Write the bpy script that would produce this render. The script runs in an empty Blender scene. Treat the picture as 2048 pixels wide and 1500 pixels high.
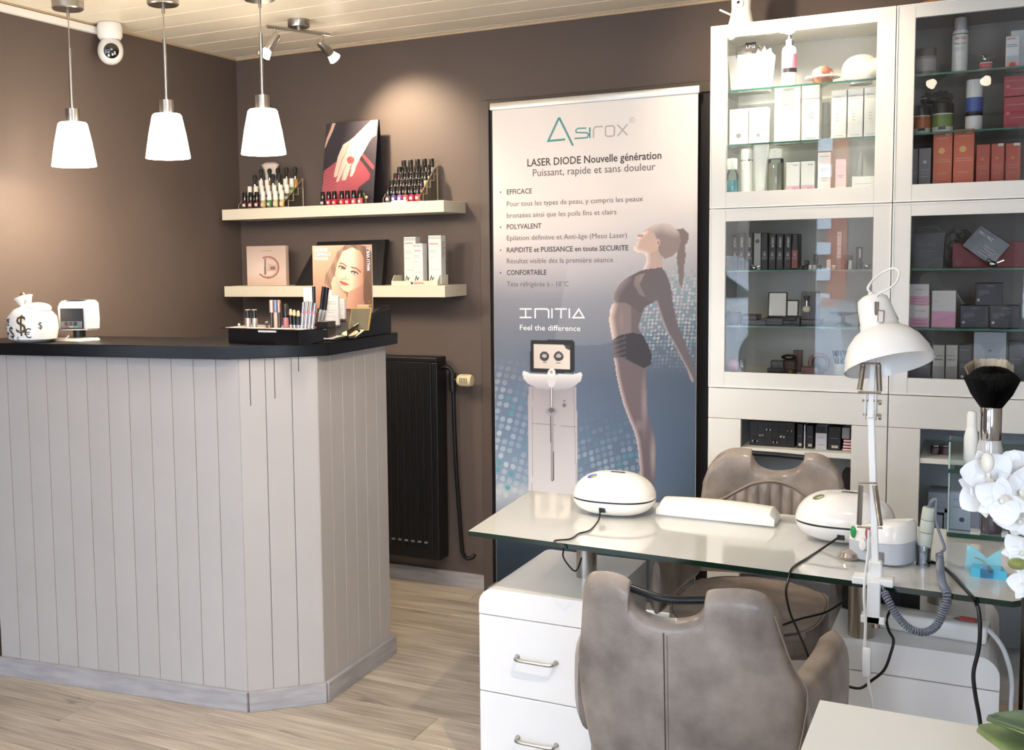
import bpy, bmesh, math, random
import numpy as np
from mathutils import Vector, Matrix
random.seed(7)
PI = math.pi
SC = bpy.context.scene
COL = SC.collection

# ------------------------------------------------------------------ camera (lens 38.7 mm on a 36 mm sensor, shifted)
FPX, CX, CY = 2201.92, 800.16, 704.77
CAM = np.array([0.9027, -4.0180, 1.4964])
YAW, PIT, ROL = 0.4949, 0.0860, -0.0166
def _R():
    ca, sa, cb, sb, cc, sc = math.cos(YAW), math.sin(YAW), math.cos(PIT), math.sin(PIT), math.cos(ROL), math.sin(ROL)
    B = np.array([[1, 0, 0], [0, 0, -1], [0, 1, 0]], float)
    Y = np.array([[ca, 0, sa], [0, 1, 0], [-sa, 0, ca]])
    P = np.array([[1, 0, 0], [0, cb, -sb], [0, sb, cb]])
    Z = np.array([[cc, -sc, 0], [sc, cc, 0], [0, 0, 1]])
    return Z @ P @ Y @ B
RM = _R()
def _ray(x, y): return RM.T @ np.array([(x - CX) / FPX, (y - CY) / FPX, 1.0])
def onY(x, y, v):                       # the point of the vertical plane Y = v that the photograph shows at x, y
    d = _ray(x, y); return CAM + d * (v - CAM[1]) / d[1]
def onX(x, y, v):
    d = _ray(x, y); return CAM + d * (v - CAM[0]) / d[0]
def onZ(x, y, v):
    d = _ray(x, y); return CAM + d * (v - CAM[2]) / d[2]
def proj(X):
    v = (np.atleast_2d(X) - CAM) @ RM.T
    return v[:, :2] / v[:, 2:] * FPX + np.array([CX, CY])
cd = bpy.data.cameras.new('camera'); cam = bpy.data.objects.new('camera', cd); COL.objects.link(cam)
cd.sensor_fit = 'HORIZONTAL'; cd.sensor_width = 36.0; cd.lens = FPX * 36.0 / 2048.0
cd.shift_x = (1024 - CX) / 2048.0; cd.shift_y = -(750 - CY) / 2048.0
cd.clip_start = 0.02
M = Matrix([[RM[0][i], -RM[1][i], -RM[2][i]] for i in range(3)]).to_4x4()
M.translation = Vector(CAM); cam.matrix_world = M
SC.camera = cam
# ------------------------------------------------------------------ world, lights, exposure
W = bpy.data.worlds.new('world'); SC.world = W; W.use_nodes = True
wn = W.node_tree.nodes; wl = W.node_tree.links
bg = wn['Background']
sky = wn.new('ShaderNodeTexSky'); sky.sky_type = 'HOSEK_WILKIE'; sky.turbidity = 6.0; sky.ground_albedo = 0.5
sky.sun_direction = Vector((0.5, 0.6, 0.62)).normalized()
mixs = wn.new('ShaderNodeMix'); mixs.data_type = 'RGBA'; mixs.inputs[0].default_value = 0.85
mixs.inputs[7].default_value = (0.77, 0.87, 1.0, 1)
wl.new(sky.outputs[0], mixs.inputs[6]); wl.new(mixs.outputs[2], bg.inputs[0])
bg.inputs[1].default_value = 15.0
SC.view_settings.view_transform = 'Standard'; SC.view_settings.look = 'None'
SC.view_settings.gamma = 1.0; SC.view_settings.use_curve_mapping = False
SC.view_settings.exposure = 0.07
SC.cycles.transparent_max_bounces = 32
def light(name, kind, loc, power, color=(1, 1, 1), size=0.1, rot=None, spot=None, blend=0.6, size_y=None, portal=False, target=None):
    ld = bpy.data.lights.new(name, kind); ld.energy = power; ld.color = color
    if kind == 'AREA':
        ld.size = size
        if size_y: ld.shape = 'RECTANGLE'; ld.size_y = size_y
        if portal: ld.cycles.is_portal = True
    else: ld.shadow_soft_size = size
    if kind == 'SPOT': ld.spot_size = spot; ld.spot_blend = blend
    o = bpy.data.objects.new(name, ld); COL.objects.link(o); o.location = loc
    if target is not None: o.rotation_euler = (Vector(target) - Vector(loc)).to_track_quat('-Z', 'Y').to_euler()
    elif rot: o.rotation_euler = rot
    return o
YF = -5.1                                # shopfront glass behind the camera
light('window_portal', 'AREA', (0.02, YF + 0.03, 1.28), 1.0, size=4.5, size_y=2.25, rot=(PI / 2, 0, PI), portal=True)

# ------------------------------------------------------------------ colours and materials
def lin(c):
    def f(v):
        v /= 255.0
        return v / 12.92 if v <= 0.04045 else ((v + 0.055) / 1.055) ** 2.4
    return tuple(f(v) for v in c)
_M = {}
def mat(name, rgb, rough=0.5, metal=0.0, spec=0.5, coat=0.0, emis=None, trans=0.0, noise=0.0, nscale=20.0, bump=0.0, bscale=60.0, sheen=0.0, obvar=0.0, stretch=None, ior=1.45):
    if name in _M: return _M[name]
    m = bpy.data.materials.new(name); m.use_nodes = True
    nt = m.node_tree; b = nt.nodes['Principled BSDF']
    col = lin(rgb)
    b.inputs['Base Color'].default_value = (*col, 1); b.inputs['Roughness'].default_value = rough
    b.inputs['Metallic'].default_value = metal; b.inputs['Specular IOR Level'].default_value = spec
    b.inputs['Coat Weight'].default_value = coat; b.inputs['Coat Roughness'].default_value = 0.08
    b.inputs['Transmission Weight'].default_value = trans; b.inputs['IOR'].default_value = ior
    b.inputs['Sheen Weight'].default_value = sheen
    if emis: b.inputs['Emission Color'].default_value = (*lin(emis[0]), 1); b.inputs['Emission Strength'].default_value = emis[1]
    if noise or bump or obvar:
        tc = nt.nodes.new('ShaderNodeTexCoord'); mp = nt.nodes.new('ShaderNodeMapping')
        nt.links.new(tc.outputs['Object'], mp.inputs[0])
        if stretch: mp.inputs['Scale'].default_value = stretch
        out = None
        if noise:
            n = nt.nodes.new('ShaderNodeTexNoise'); n.inputs['Scale'].default_value = nscale; n.inputs['Detail'].default_value = 5
            nt.links.new(mp.outputs[0], n.inputs[0])
            r = nt.nodes.new('ShaderNodeMapRange'); r.inputs[1].default_value = 0.3; r.inputs[2].default_value = 0.7
            r.inputs[3].default_value = 1 - noise; r.inputs[4].default_value = 1 + noise
            nt.links.new(n.outputs[0], r.inputs[0]); out = r.outputs[0]
        if obvar:
            oi = nt.nodes.new('ShaderNodeObjectInfo'); r = nt.nodes.new('ShaderNodeMapRange')
            r.inputs[3].default_value = 1 - obvar; r.inputs[4].default_value = 1 + obvar
            nt.links.new(oi.outputs['Random'], r.inputs[0])
            if out:
                mu = nt.nodes.new('ShaderNodeMath'); mu.operation = 'MULTIPLY'
                nt.links.new(out, mu.inputs[0]); nt.links.new(r.outputs[0], mu.inputs[1]); out = mu.outputs[0]
            else: out = r.outputs[0]
        if out:
            v = nt.nodes.new('ShaderNodeVectorMath'); v.operation = 'SCALE'; v.inputs[0].default_value = col
            nt.links.new(out, v.inputs['Scale']); nt.links.new(v.outputs[0], b.inputs['Base Color'])
        if bump:
            n2 = nt.nodes.new('ShaderNodeTexNoise'); n2.inputs['Scale'].default_value = bscale; n2.inputs['Detail'].default_value = 4
            nt.links.new(mp.outputs[0], n2.inputs[0])
            bp = nt.nodes.new('ShaderNodeBump'); bp.inputs['Strength'].default_value = bump; bp.inputs['Distance'].default_value = 0.002
            nt.links.new(n2.outputs[0], bp.inputs['Height']); nt.links.new(bp.outputs[0], b.inputs['Normal'])
    _M[name] = m; return m
def pane_mat(name, tint=(1, 1, 1), refl=1.0, rough=0.0, base=0.04):
    if name in _M: return _M[name]
    m = bpy.data.materials.new(name); m.use_nodes = True; nt = m.node_tree; nt.nodes.clear()
    o = nt.nodes.new('ShaderNodeOutputMaterial'); t = nt.nodes.new('ShaderNodeBsdfTransparent'); g = nt.nodes.new('ShaderNodeBsdfGlossy')
    t.inputs[0].default_value = (*tint, 1); g.inputs['Roughness'].default_value = rough
    lw = nt.nodes.new('ShaderNodeFresnel'); lw.inputs['IOR'].default_value = 1.5
    mu = nt.nodes.new('ShaderNodeMath'); mu.operation = 'MULTIPLY'; mu.inputs[1].default_value = refl; mu.use_clamp = True
    nt.links.new(lw.outputs[0], mu.inputs[0])
    mx = nt.nodes.new('ShaderNodeMixShader'); nt.links.new(mu.outputs[0], mx.inputs[0]); nt.links.new(t.outputs[0], mx.inputs[1]); nt.links.new(g.outputs[0], mx.inputs[2])
    nt.links.new(mx.outputs[0], o.inputs[0]); _M[name] = m; return m
def print_mat(name='printed_card', rough=0.45):
    if name in _M: return _M[name]
    m = bpy.data.materials.new(name); m.use_nodes = True; nt = m.node_tree; b = nt.nodes['Principled BSDF']
    a = nt.nodes.new('ShaderNodeVertexColor'); a.layer_name = 'print'
    nt.links.new(a.outputs[0], b.inputs['Base Color']); b.inputs['Roughness'].default_value = rough
    _M[name] = m; return m

# ------------------------------------------------------------------ mesh helpers (world coordinates unless said otherwise)
def BM(): return bmesh.new()
def _xf(vs, m):
    if m is not None:
        for v in vs: v.co = m @ v.co
def box(bm, x0, x1, y0, y1, z0, z1, bev=0.0, m=None, seg=2):
    r = bmesh.ops.create_cube(bm, size=1.0); vs = r['verts']
    for v in vs: v.co = Vector(((x0 + x1) / 2 + v.co.x * (x1 - x0), (y0 + y1) / 2 + v.co.y * (y1 - y0), (z0 + z1) / 2 + v.co.z * (z1 - z0)))
    if bev > 0:
        es = list({e for v in vs for e in v.link_edges})
        r = bmesh.ops.bevel(bm, geom=es, offset=bev, segments=seg, affect='EDGES', profile=0.5)
        vs = list({v for f in r['faces'] for v in f.verts} | {v for v in vs if v.is_valid})
        # collect the whole island
    if m is not None:
        seen = set(); st = [v for v in vs if v.is_valid]
        while st:
            v = st.pop()
            if v in seen: continue
            seen.add(v); st += [e.other_vert(v) for e in v.link_edges]
        _xf(seen, m)
    return bm
def lathe(bm, prof, c=(0, 0, 0), seg=24, m=None, cap=True):
    rings = []
    for r, z in prof:
        if r < 1e-6: rings.append([bm.verts.new((c[0], c[1], c[2] + z))])
        else: rings.append([bm.verts.new((c[0] + r * math.cos(2 * PI * k / seg), c[1] + r * math.sin(2 * PI * k / seg), c[2] + z)) for k in range(seg)])
    for a, b in zip(rings, rings[1:]):
        for k in range(seg):
            k2 = (k + 1) % seg
            if len(a) == 1 and len(b) == 1: continue
            if len(a) == 1: bm.faces.new((a[0], b[k2], b[k]))
            elif len(b) == 1: bm.faces.new((a[k], a[k2], b[0]))
            else: bm.faces.new((a[k], a[k2], b[k2], b[k]))
    if cap:
        if len(rings[0]) > 1: bm.faces.new(rings[0][::-1])
        if len(rings[-1]) > 1: bm.faces.new(rings[-1])
    if m is not None: _xf([v for r in rings for v in r], m)
    return bm
def cyl(bm, p, q, r, seg=16, r2=None):
    p, q = Vector(p), Vector(q); d = q - p
    m = Matrix.Translation(p) @ d.to_track_quat('Z', 'Y').to_matrix().to_4x4()
    return lathe(bm, [(r, 0), (r if r2 is None else r2, d.length)], seg=seg, m=m)
def smooth_path(pts, n=8):
    P = [Vector(p) for p in pts]; P = [2 * P[0] - P[1]] + P + [2 * P[-1] - P[-2]]; out = []
    for i in range(1, len(P) - 2):
        for k in range(n):
            t = k / n; a, b, c, d = P[i - 1], P[i], P[i + 1], P[i + 2]
            out.append(0.5 * ((2 * b) + (c - a) * t + (2 * a - 5 * b + 4 * c - d) * t * t + (3 * b - a - 3 * c + d) * t ** 3))
    out.append(P[-2]); return out
def tube(bm, pts, r, seg=8, cap=True, flat=1.0):
    P = [Vector(p) for p in pts]; prev = None; rings = []
    rr = r if isinstance(r, (list, tuple)) else [r] * len(P)
    for i, p in enumerate(P):
        t = (P[min(i + 1, len(P) - 1)] - P[max(i - 1, 0)]).normalized()
        if prev is None: u = t.orthogonal().normalized()
        else: u = (prev - t * prev.dot(t)).normalized()
        prev = u; w = t.cross(u)
        rings.append([bm.verts.new(p + (u * math.cos(2 * PI * k / seg) + w * math.sin(2 * PI * k / seg) * flat) * rr[i]) for k in range(seg)])
    for a, b in zip(rings, rings[1:]):
        for k in range(seg): bm.faces.new((a[k], a[(k + 1) % seg], b[(k + 1) % seg], b[k]))
    if cap: bm.faces.new(rings[0][::-1]); bm.faces.new(rings[-1])
    return bm
def prism(bm, poly, fn0, fn1):
    """poly: 2D points; fn0/fn1 map a 2D point to the two 3D ends of the extrusion."""
    a = [bm.verts.new(fn0(*p)) for p in poly]; b = [bm.verts.new(fn1(*p)) for p in poly]
    n = len(poly)
    bm.faces.new(a); bm.faces.new(b[::-1])
    for k in range(n): bm.faces.new((a[k], b[k], b[(k + 1) % n], a[(k + 1) % n]))
    return bm
def quad(bm, a, b, c, d): return bm.faces.new([bm.verts.new(p) for p in (a, b, c, d)])
def ellipsoid(bm, c, r, seg=24, rings=14, pw=1.0, m=None, z0=-1.0, z1=1.0, ce=0.9):
    """a superellipsoid; z0..z1 cut its height (in units of r[2])"""
    prof = []
    a0, a1 = math.asin(z0), math.asin(z1)
    vs = []
    R = []
    def sp(v, p): return math.copysign(abs(v) ** p, v)
    for i in range(rings + 1):
        a = a0 + (a1 - a0) * i / rings; cz, sz = math.cos(a), math.sin(a)
        if cz < 1e-4: R.append([bm.verts.new((c[0], c[1], c[2] + r[2] * sp(sz, 1)))])
        else: R.append([bm.verts.new((c[0] + r[0] * sp(math.cos(2 * PI * k / seg), pw) * cz ** ce, c[1] + r[1] * sp(math.sin(2 * PI * k / seg), pw) * cz ** ce, c[2] + r[2] * sz)) for k in range(seg)])
    for a, b in zip(R, R[1:]):
        for k in range(seg):
            k2 = (k + 1) % seg
            if len(a) == 1: bm.faces.new((a[0], b[k2], b[k]))
            elif len(b) == 1: bm.faces.new((a[k], a[k2], b[0]))
            else: bm.faces.new((a[k], a[k2], b[k2], b[k]))
    if len(R[0]) > 1: bm.faces.new(R[0][::-1])
    if len(R[-1]) > 1: bm.faces.new(R[-1])
    if m is not None: _xf([v for q in R for v in q], m)
    return bm
def smooth(me, angle=0.7):
    for p in me.polygons: p.use_smooth = True
    try: me.set_sharp_from_angle(angle=angle)
    except Exception: pass
def wpos(o):
    p = Vector((0, 0, 0))
    while o is not None: p += o.location; o = o.parent
    return p
def obj(name, bm, m, parent=None, sm=False, label=None, local=False, kind=None):
    """links bm as ONE mesh object. World coordinates are turned into the parent's unless local."""
    bmesh.ops.recalc_face_normals(bm, faces=bm.faces)
    if parent is not None and not local:
        w = wpos(parent); bmesh.ops.translate(bm, verts=bm.verts, vec=-w)
    me = bpy.data.meshes.new(name); bm.to_mesh(me); bm.free()
    o = bpy.data.objects.new(name, me); COL.objects.link(o)
    for mm in (m if isinstance(m, (list, tuple)) else [m]): me.materials.append(mm)
    if sm: smooth(me)
    if parent is not None: o.parent = parent
    if label: o['label'] = label
    if kind: o['kind'] = kind
    return o
def thing(name, label, cat, loc=(0, 0, 0), group=None):
    o = bpy.data.objects.new(name, None); COL.objects.link(o); o.location = loc; o.empty_display_size = 0.05
    o['label'] = label; o['category'] = cat
    if group: o['group'] = group
    return o
def tag(o, label, cat, group=None):
    o['label'] = label; o['category'] = cat
    if group: o['group'] = group
    return o
def struct(name, bm=None, m=None, loc=None):
    if bm is None:
        o = bpy.data.objects.new(name, None); COL.objects.link(o)
        if loc: o.location = loc
    else: o = obj(name, bm, m)
    o['kind'] = 'structure'; return o
def dup(root, loc, label=None, rotz=0.0, group=None):
    r = root.copy(); COL.objects.link(r); r.location = loc; r.rotation_euler = (0, 0, rotz)
    if label: r['label'] = label
    if group: r['group'] = group
    for ch in list(root.children):
        c = ch.copy(); COL.objects.link(c); c.parent = r
        for g in list(ch.children):
            d = g.copy(); COL.objects.link(d); d.parent = c
    return r
def inst(name, me, parent, loc=(0, 0, 0)):
    o = bpy.data.objects.new(name, me); COL.objects.link(o); o.parent = parent; o.location = loc; return o
# lettering: a flat text mesh in a vertical plane facing -Y (or any frame given by origin, right, up)
def letters(txt, m, parent, p, height=None, width=None, right=(1, 0, 0), up=(0, 0, 1), align='LEFT', shear=0.0, bold=0.0, name='lettering', lift=0.0008):
    cu = bpy.data.curves.new('t', 'FONT'); cu.body = txt; cu.size = 1.0; cu.align_x = align; cu.shear = shear; cu.offset = bold; cu.resolution_u = 2
    o = bpy.data.objects.new('t', cu); COL.objects.link(o)
    dg = bpy.context.evaluated_depsgraph_get(); me = bpy.data.meshes.new_from_object(o.evaluated_get(dg))
    bpy.data.objects.remove(o); bpy.data.curves.remove(cu)
    me.name = name
    n = len(me.vertices); co = np.empty(n * 3); me.vertices.foreach_get('co', co); co = co.reshape(-1, 3)
    if n == 0: return None
    w0 = co[:, 0].max() - co[:, 0].min()
    sy = (height / 0.72) if height else (width / w0)        # height: cap height
    sx = (width / w0) if width else sy
    if align == 'LEFT': co[:, 0] -= co[:, 0].min()
    R, U = Vector(right).normalized(), Vector(up).normalized(); N = R.cross(U)
    base = Vector(p) + N * lift - (wpos(parent) if parent is not None else Vector())
    A = np.array([R, U, N]); P = np.array(base) + np.stack([co[:, 0] * sx, co[:, 1] * sy, co[:, 2] * 0], 1) @ A
    me.vertices.foreach_set('co', P.ravel()); me.update(); me.materials.clear(); me.materials.append(m)
    t = bpy.data.objects.new(name, me); COL.objects.link(t)
    if parent is not None: t.parent = parent
    return t
def stroke(bm, pts, w, p0, right=(1, 0, 0), up=(0, 0, 1), closed=False, lift=0.0):
    """a flat ribbon of width w along 2D points, in the frame p0/right/up"""
    R, U = Vector(right), Vector(up); N = R.cross(U); P = [Vector((a, b)) for a, b in pts]; n = len(P)
    L, Rr = [], []
    for i in range(n):
        a = P[(i - 1) % n] if (closed or i > 0) else P[i]; b = P[(i + 1) % n] if (closed or i < n - 1) else P[i]
        d1 = (P[i] - a).normalized() if (P[i] - a).length > 0 else (b - P[i]).normalized()
        d2 = (b - P[i]).normalized() if (b - P[i]).length > 0 else d1
        t = (d1 + d2); t = t.normalized() if t.length > 1e-6 else d1
        nn = Vector((-t.y, t.x)); k = w / 2 / max(0.35, abs(nn.dot(Vector((-d1.y, d1.x)))))
        L.append(P[i] + nn * k); Rr.append(P[i] - nn * k)
    f = lambda v: Vector(p0) + R * v.x + U * v.y + N * lift
    lv = [bm.verts.new(f(v)) for v in L]; rv = [bm.verts.new(f(v)) for v in Rr]
    for i in range(n if closed else n - 1): bm.faces.new((lv[i], rv[i], rv[(i + 1) % n], lv[(i + 1) % n]))
# printed pictures: a fine grid whose vertices carry the printed colour
def inpoly(px, py, poly):
    r = np.zeros(px.shape, bool); n = len(poly); j = n - 1
    for i in range(n):
        xi, yi = poly[i]; xj, yj = poly[j]
        if yi != yj: r ^= ((yi > py) != (yj > py)) & (px < (xj - xi) * (py - yi) / (yj - yi) + xi)
        j = i
    return r
def lin_np(a):
    a = np.clip(a, 0, 255) / 255.0
    return np.where(a <= 0.04045, a / 12.92, ((a + 0.055) / 1.055) ** 2.4)
def printed(name, p00, right, up, w, h, res, painter, parent, lift=0.0007, m=None):
    """painter(u, v, px, py) -> (N,3) sRGB 0..255; u,v in 0..1 from the lower left, px,py where the photograph shows the point"""
    nu, nv = max(2, int(w / res) + 1), max(2, int(h / res) + 1)
    U, V = np.meshgrid(np.linspace(0, 1, nu), np.linspace(0, 1, nv)); u, v = U.ravel(), V.ravel()
    R, Up = np.array(Vector(right).normalized()), np.array(Vector(up).normalized()); N = np.cross(R, Up)
    P = np.array(p00) + np.outer(u * w, R) + np.outer(v * h, Up) + N * lift
    pp = proj(P); c = painter(u, v, pp[:, 0], pp[:, 1])
    wp = np.array(wpos(parent)) if parent is not None else 0
    i = np.arange(nu * nv).reshape(nv, nu)
    f = np.stack([i[:-1, :-1], i[:-1, 1:], i[1:, 1:], i[1:, :-1]], -1).reshape(-1, 4)
    me = bpy.data.meshes.new(name); me.vertices.add(len(P)); me.vertices.foreach_set('co', (P - wp).ravel())
    me.loops.add(f.size); me.loops.foreach_set('vertex_index', f.ravel()); me.polygons.add(len(f))
    me.polygons.foreach_set('loop_start', np.arange(0, f.size, 4)); me.update(calc_edges=True)
    ca = me.color_attributes.new('print', 'FLOAT_COLOR', 'POINT')
    ca.data.foreach_set('color', np.concatenate([lin_np(c), np.ones((len(c), 1))], 1).astype(np.float32).ravel())
    me.materials.append(m or print_mat())
    o = bpy.data.objects.new(name, me); COL.objects.link(o)
    if parent is not None: o.parent = parent
    return o
# ------------------------------------------------------------------ the room
XL, YB, ZC, XR = -2.373, 0.42, 2.469, 2.3
wall_m = mat('taupe_wall_paint', (92, 80, 75), 0.62, noise=0.03, nscale=3, bump=0.15, bscale=220)
def slab(x0, x1, y0, y1, z0, z1): b = BM(); box(b, x0, x1, y0, y1, z0, z1); return b
struct('wall_left', slab(XL - 0.1, XL, YF, YB + 0.1, 0, ZC + 0.1), wall_m)
struct('wall_back', slab(XL, XR, YB, YB + 0.1, 0, ZC + 0.1), wall_m)
struct('wall_right', slab(XR, XR + 0.1, YF, YB + 0.1, 0, ZC + 0.1), mat('pale_wall_paint', (205, 198, 190), 0.6, noise=0.02))
# shopfront: piers, low sill wall, lintel, glazing
fm = mat('white_frame_paint', (225, 225, 225), 0.4)
struct('wall_front', slab(XL - 0.1, XR + 0.1, YF - 0.12, YF, 2.45, ZC + 0.1), mat('front_wall_paint', (120, 106, 98), 0.6))
b = BM(); box(b, XL - 0.1, -2.25, YF - 0.12, YF, 0, 2.45); struct('wall_front_pier', b, _M['front_wall_paint'])
for x0, x1 in ((-0.78, -0.39), (0.36, 1.03)): b = BM(); box(b, x0, x1, YF - 0.12, YF, 0.18, 2.38); struct('wall_front_pier', b, _M['front_wall_paint'])
win = struct('window_1')
b = BM(); box(b, -2.25, 2.3, YF - 0.09, YF - 0.03, 0.10, 0.18); box(b, -2.25, 2.3, YF - 0.09, YF - 0.03, 2.38, 2.45)
for x in (-2.22, -1.28, -0.81, -0.36, 0.33, 1.06, 2.27): box(b, x - 0.03, x + 0.03, YF - 0.09, YF - 0.03, 0.18, 2.38)
obj('window_frame', b, fm, win)
for x0, x1 in ((-2.19, -1.31), (-1.25, -0.84), (-0.33, 0.30), (1.09, 2.24)):
    b = BM(); box(b, x0, x1, YF - 0.064, YF - 0.058, 0.18, 2.38); obj('window_pane', b, pane_mat('window_glass', (0.97, 0.99, 1.0)), win)
# the street outside (only its reflections and its light are seen)
b = BM(); box(b, -16, 16, YF - 26, YF - 0.13, -0.15, -0.02); struct('street_ground', b, mat('pale_paving', (190, 192, 198), 0.8, noise=0.1, nscale=2))
def car(x, y, rgb, label):
    t = thing('parked_car', label, 'car', (x, y, 0))
    bm = BM(); prism(bm, [(-2.1, 0.35), (-2.05, 0.85), (-1.3, 0.98), (-0.7, 1.42), (0.7, 1.45), (1.35, 0.98), (2.05, 0.88), (2.12, 0.35)], lambda a, c: (x + a, y - 0.8, c), lambda a, c: (x + a, y + 0.8, c))
    obj('car_body', bm, mat('car_paint_%d' % rgb[0], rgb, 0.25, coat=1), t)
    bm = BM(); prism(bm, [(-1.2, 0.99), (-0.66, 1.36), (0.66, 1.39), (1.22, 0.99)], lambda a, c: (x + a, y + 0.79, c), lambda a, c: (x + a, y + 0.82, c)); obj('side_window', bm, mat('dark_car_glass', (25, 30, 36), 0.08), t)
    for dx in (-1.35, 1.35):
        bm = BM(); cyl(bm, (x + dx, y + 0.62, 0.33), (x + dx, y + 0.83, 0.33), 0.33, 20); obj('wheel', bm, mat('tyre_rubber', (24, 24, 26), 0.7), t)
car(-2.6, YF - 4.2, (238, 242, 248), 'white car parked in the street beyond the shop window')
car(2.6, YF - 6.6, (225, 232, 240), 'silver car parked in the street, farther along the kerb')
t = thing('house', 'pale house with brick strip across the street', 'building', (-4, YF - 12, 0))
b = BM(); box(b, -14, 2.0, YF - 18, YF - 12, 0, 4.2); obj('house_wall', b, mat('pale_render', (150, 134, 122), 0.8, noise=0.05), t)
b = BM(); box(b, -1.75, -1.42, YF - 12, YF - 11.95, 0, 4.2); obj('brick_strip', b, mat('brick_orange', (206, 120, 80), 0.8, noise=0.2, nscale=6), t)
for k in range(8): b = BM(); box(b, -2.0, -1.68, YF - 11.95, YF - 11.9, 0.5 + 0.46 * k, 0.72 + 0.46 * k); obj('white_quoin', b, mat('quoin_white', (235, 238, 242), 0.7), t)
for x in (-11, -8.4, -5.8, -0.4):
    b = BM(); box(b, x, x + 1.1, YF - 12, YF - 11.96, 1.5, 3.2); obj('window', b, _M['dark_car_glass'], t)
# floor of laminate planks running along the back wall
def plank_mat(name, a, c, rough):
    m = bpy.data.materials.new(name); m.use_nodes = True; nt = m.node_tree; N = nt.nodes; L = nt.links; bs = N['Principled BSDF']
    tc = N.new('ShaderNodeTexCoord'); oi = N.new('ShaderNodeObjectInfo'); ad = N.new('ShaderNodeVectorMath'); ad.operation = 'ADD'
    cx = N.new('ShaderNodeVectorMath'); cx.operation = 'SCALE'; cx.inputs[0].default_value = (17.3, 41.7, 5.1); L.new(oi.outputs['Random'], cx.inputs['Scale'])
    L.new(tc.outputs['Object'], ad.inputs[0]); L.new(cx.outputs[0], ad.inputs[1])
    def noi(scale, st, det, dist=0.0):
        mp = N.new('ShaderNodeMapping'); mp.inputs['Scale'].default_value = st; n = N.new('ShaderNodeTexNoise'); n.inputs['Scale'].default_value = scale
        n.inputs['Detail'].default_value = det; n.inputs['Distortion'].default_value = dist; L.new(ad.outputs[0], mp.inputs[0]); L.new(mp.outputs[0], n.inputs[0]); return n
    n1 = noi(3.0, (0.7, 5.5, 1), 6, 0.8); n2 = noi(9.0, (0.5, 14, 1), 5); n3 = noi(2.2, (1.2, 4, 1), 2, 1.5)
    cr = N.new('ShaderNodeValToRGB'); cr.color_ramp.elements[0].position = 0.30; cr.color_ramp.elements[0].color = (*lin(a), 1)
    cr.color_ramp.elements[1].position = 0.66; cr.color_ramp.elements[1].color = (*lin(c), 1)
    mx = N.new('ShaderNodeMath'); mx.operation = 'MULTIPLY_ADD'; mx.inputs[1].default_value = 0.55; L.new(n2.outputs[0], mx.inputs[0])
    m2 = N.new('ShaderNodeMath'); m2.operation = 'MULTIPLY'; m2.inputs[1].default_value = 0.45; L.new(n1.outputs[0], m2.inputs[0]); L.new(m2.outputs[0], mx.inputs[2])
    L.new(mx.outputs[0], cr.inputs[0])
    kn = N.new('ShaderNodeMapRange'); kn.inputs[1].default_value = 0.68; kn.inputs[2].default_value = 0.78; kn.inputs[3].default_value = 1.0; kn.inputs[4].default_value = 0.55; L.new(n3.outputs[0], kn.inputs[0])
    rv = N.new('ShaderNodeMapRange'); rv.inputs[3].default_value = 0.86; rv.inputs[4].default_value = 1.1; L.new(oi.outputs['Random'], rv.inputs[0])
    mm = N.new('ShaderNodeMath'); mm.operation = 'MULTIPLY'; L.new(kn.outputs[0], mm.inputs[0]); L.new(rv.outputs[0], mm.inputs[1])
    sc = N.new('ShaderNodeVectorMath'); sc.operation = 'SCALE'; L.new(cr.outputs[0], sc.inputs[0]); L.new(mm.outputs[0], sc.inputs['Scale']); L.new(sc.outputs[0], bs.inputs['Base Color'])
    bs.inputs['Roughness'].default_value = rough
    bp = N.new('ShaderNodeBump'); bp.inputs['Strength'].default_value = 0.12; bp.inputs['Distance'].default_value = 0.002; L.new(n2.outputs[0], bp.inputs['Height']); L.new(bp.outputs[0], bs.inputs['Normal'])
    _M[name] = m; return m
oak = plank_mat('laminate_oak', (132, 119, 106), (206, 194, 178), 0.42)
fl = struct('floor', slab(XL, XR, YF, YB, -0.12, -0.012), mat('floor_joint', (84, 74, 66), 0.8))
PW, PLn = 0.19, 1.29
b = BM(); box(b, 0, PLn - 0.0015, 0, PW - 0.0015, -0.012, 0, bev=0.0012, seg=1); bmesh.ops.recalc_face_normals(b, faces=b.faces)
pm = bpy.data.meshes.new('plank'); b.to_mesh(pm); b.free(); pm.materials.append(oak)
row = 0; y = YB - PW
while y > -3.6:
    x = XL - (0.0, 0.45, 0.86, 0.27, 0.68)[row % 5]
    while x < XR:
        if x < XL or x + PLn > XR:
            bb = BM(); box(bb, max(x, XL), min(x + PLn - 0.0015, XR), y, y + PW - 0.0015, -0.012, 0, bev=0.0012, seg=1); obj('plank', bb, oak, fl)
        else: inst('plank', pm, fl, (x, y, 0))
        x += PLn
    y -= PW; row += 1
b = BM(); box(b, XL, XR, YF, y + PW - 0.001, -0.012, -0.001); obj('rear_floor', b, oak, fl)
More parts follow.
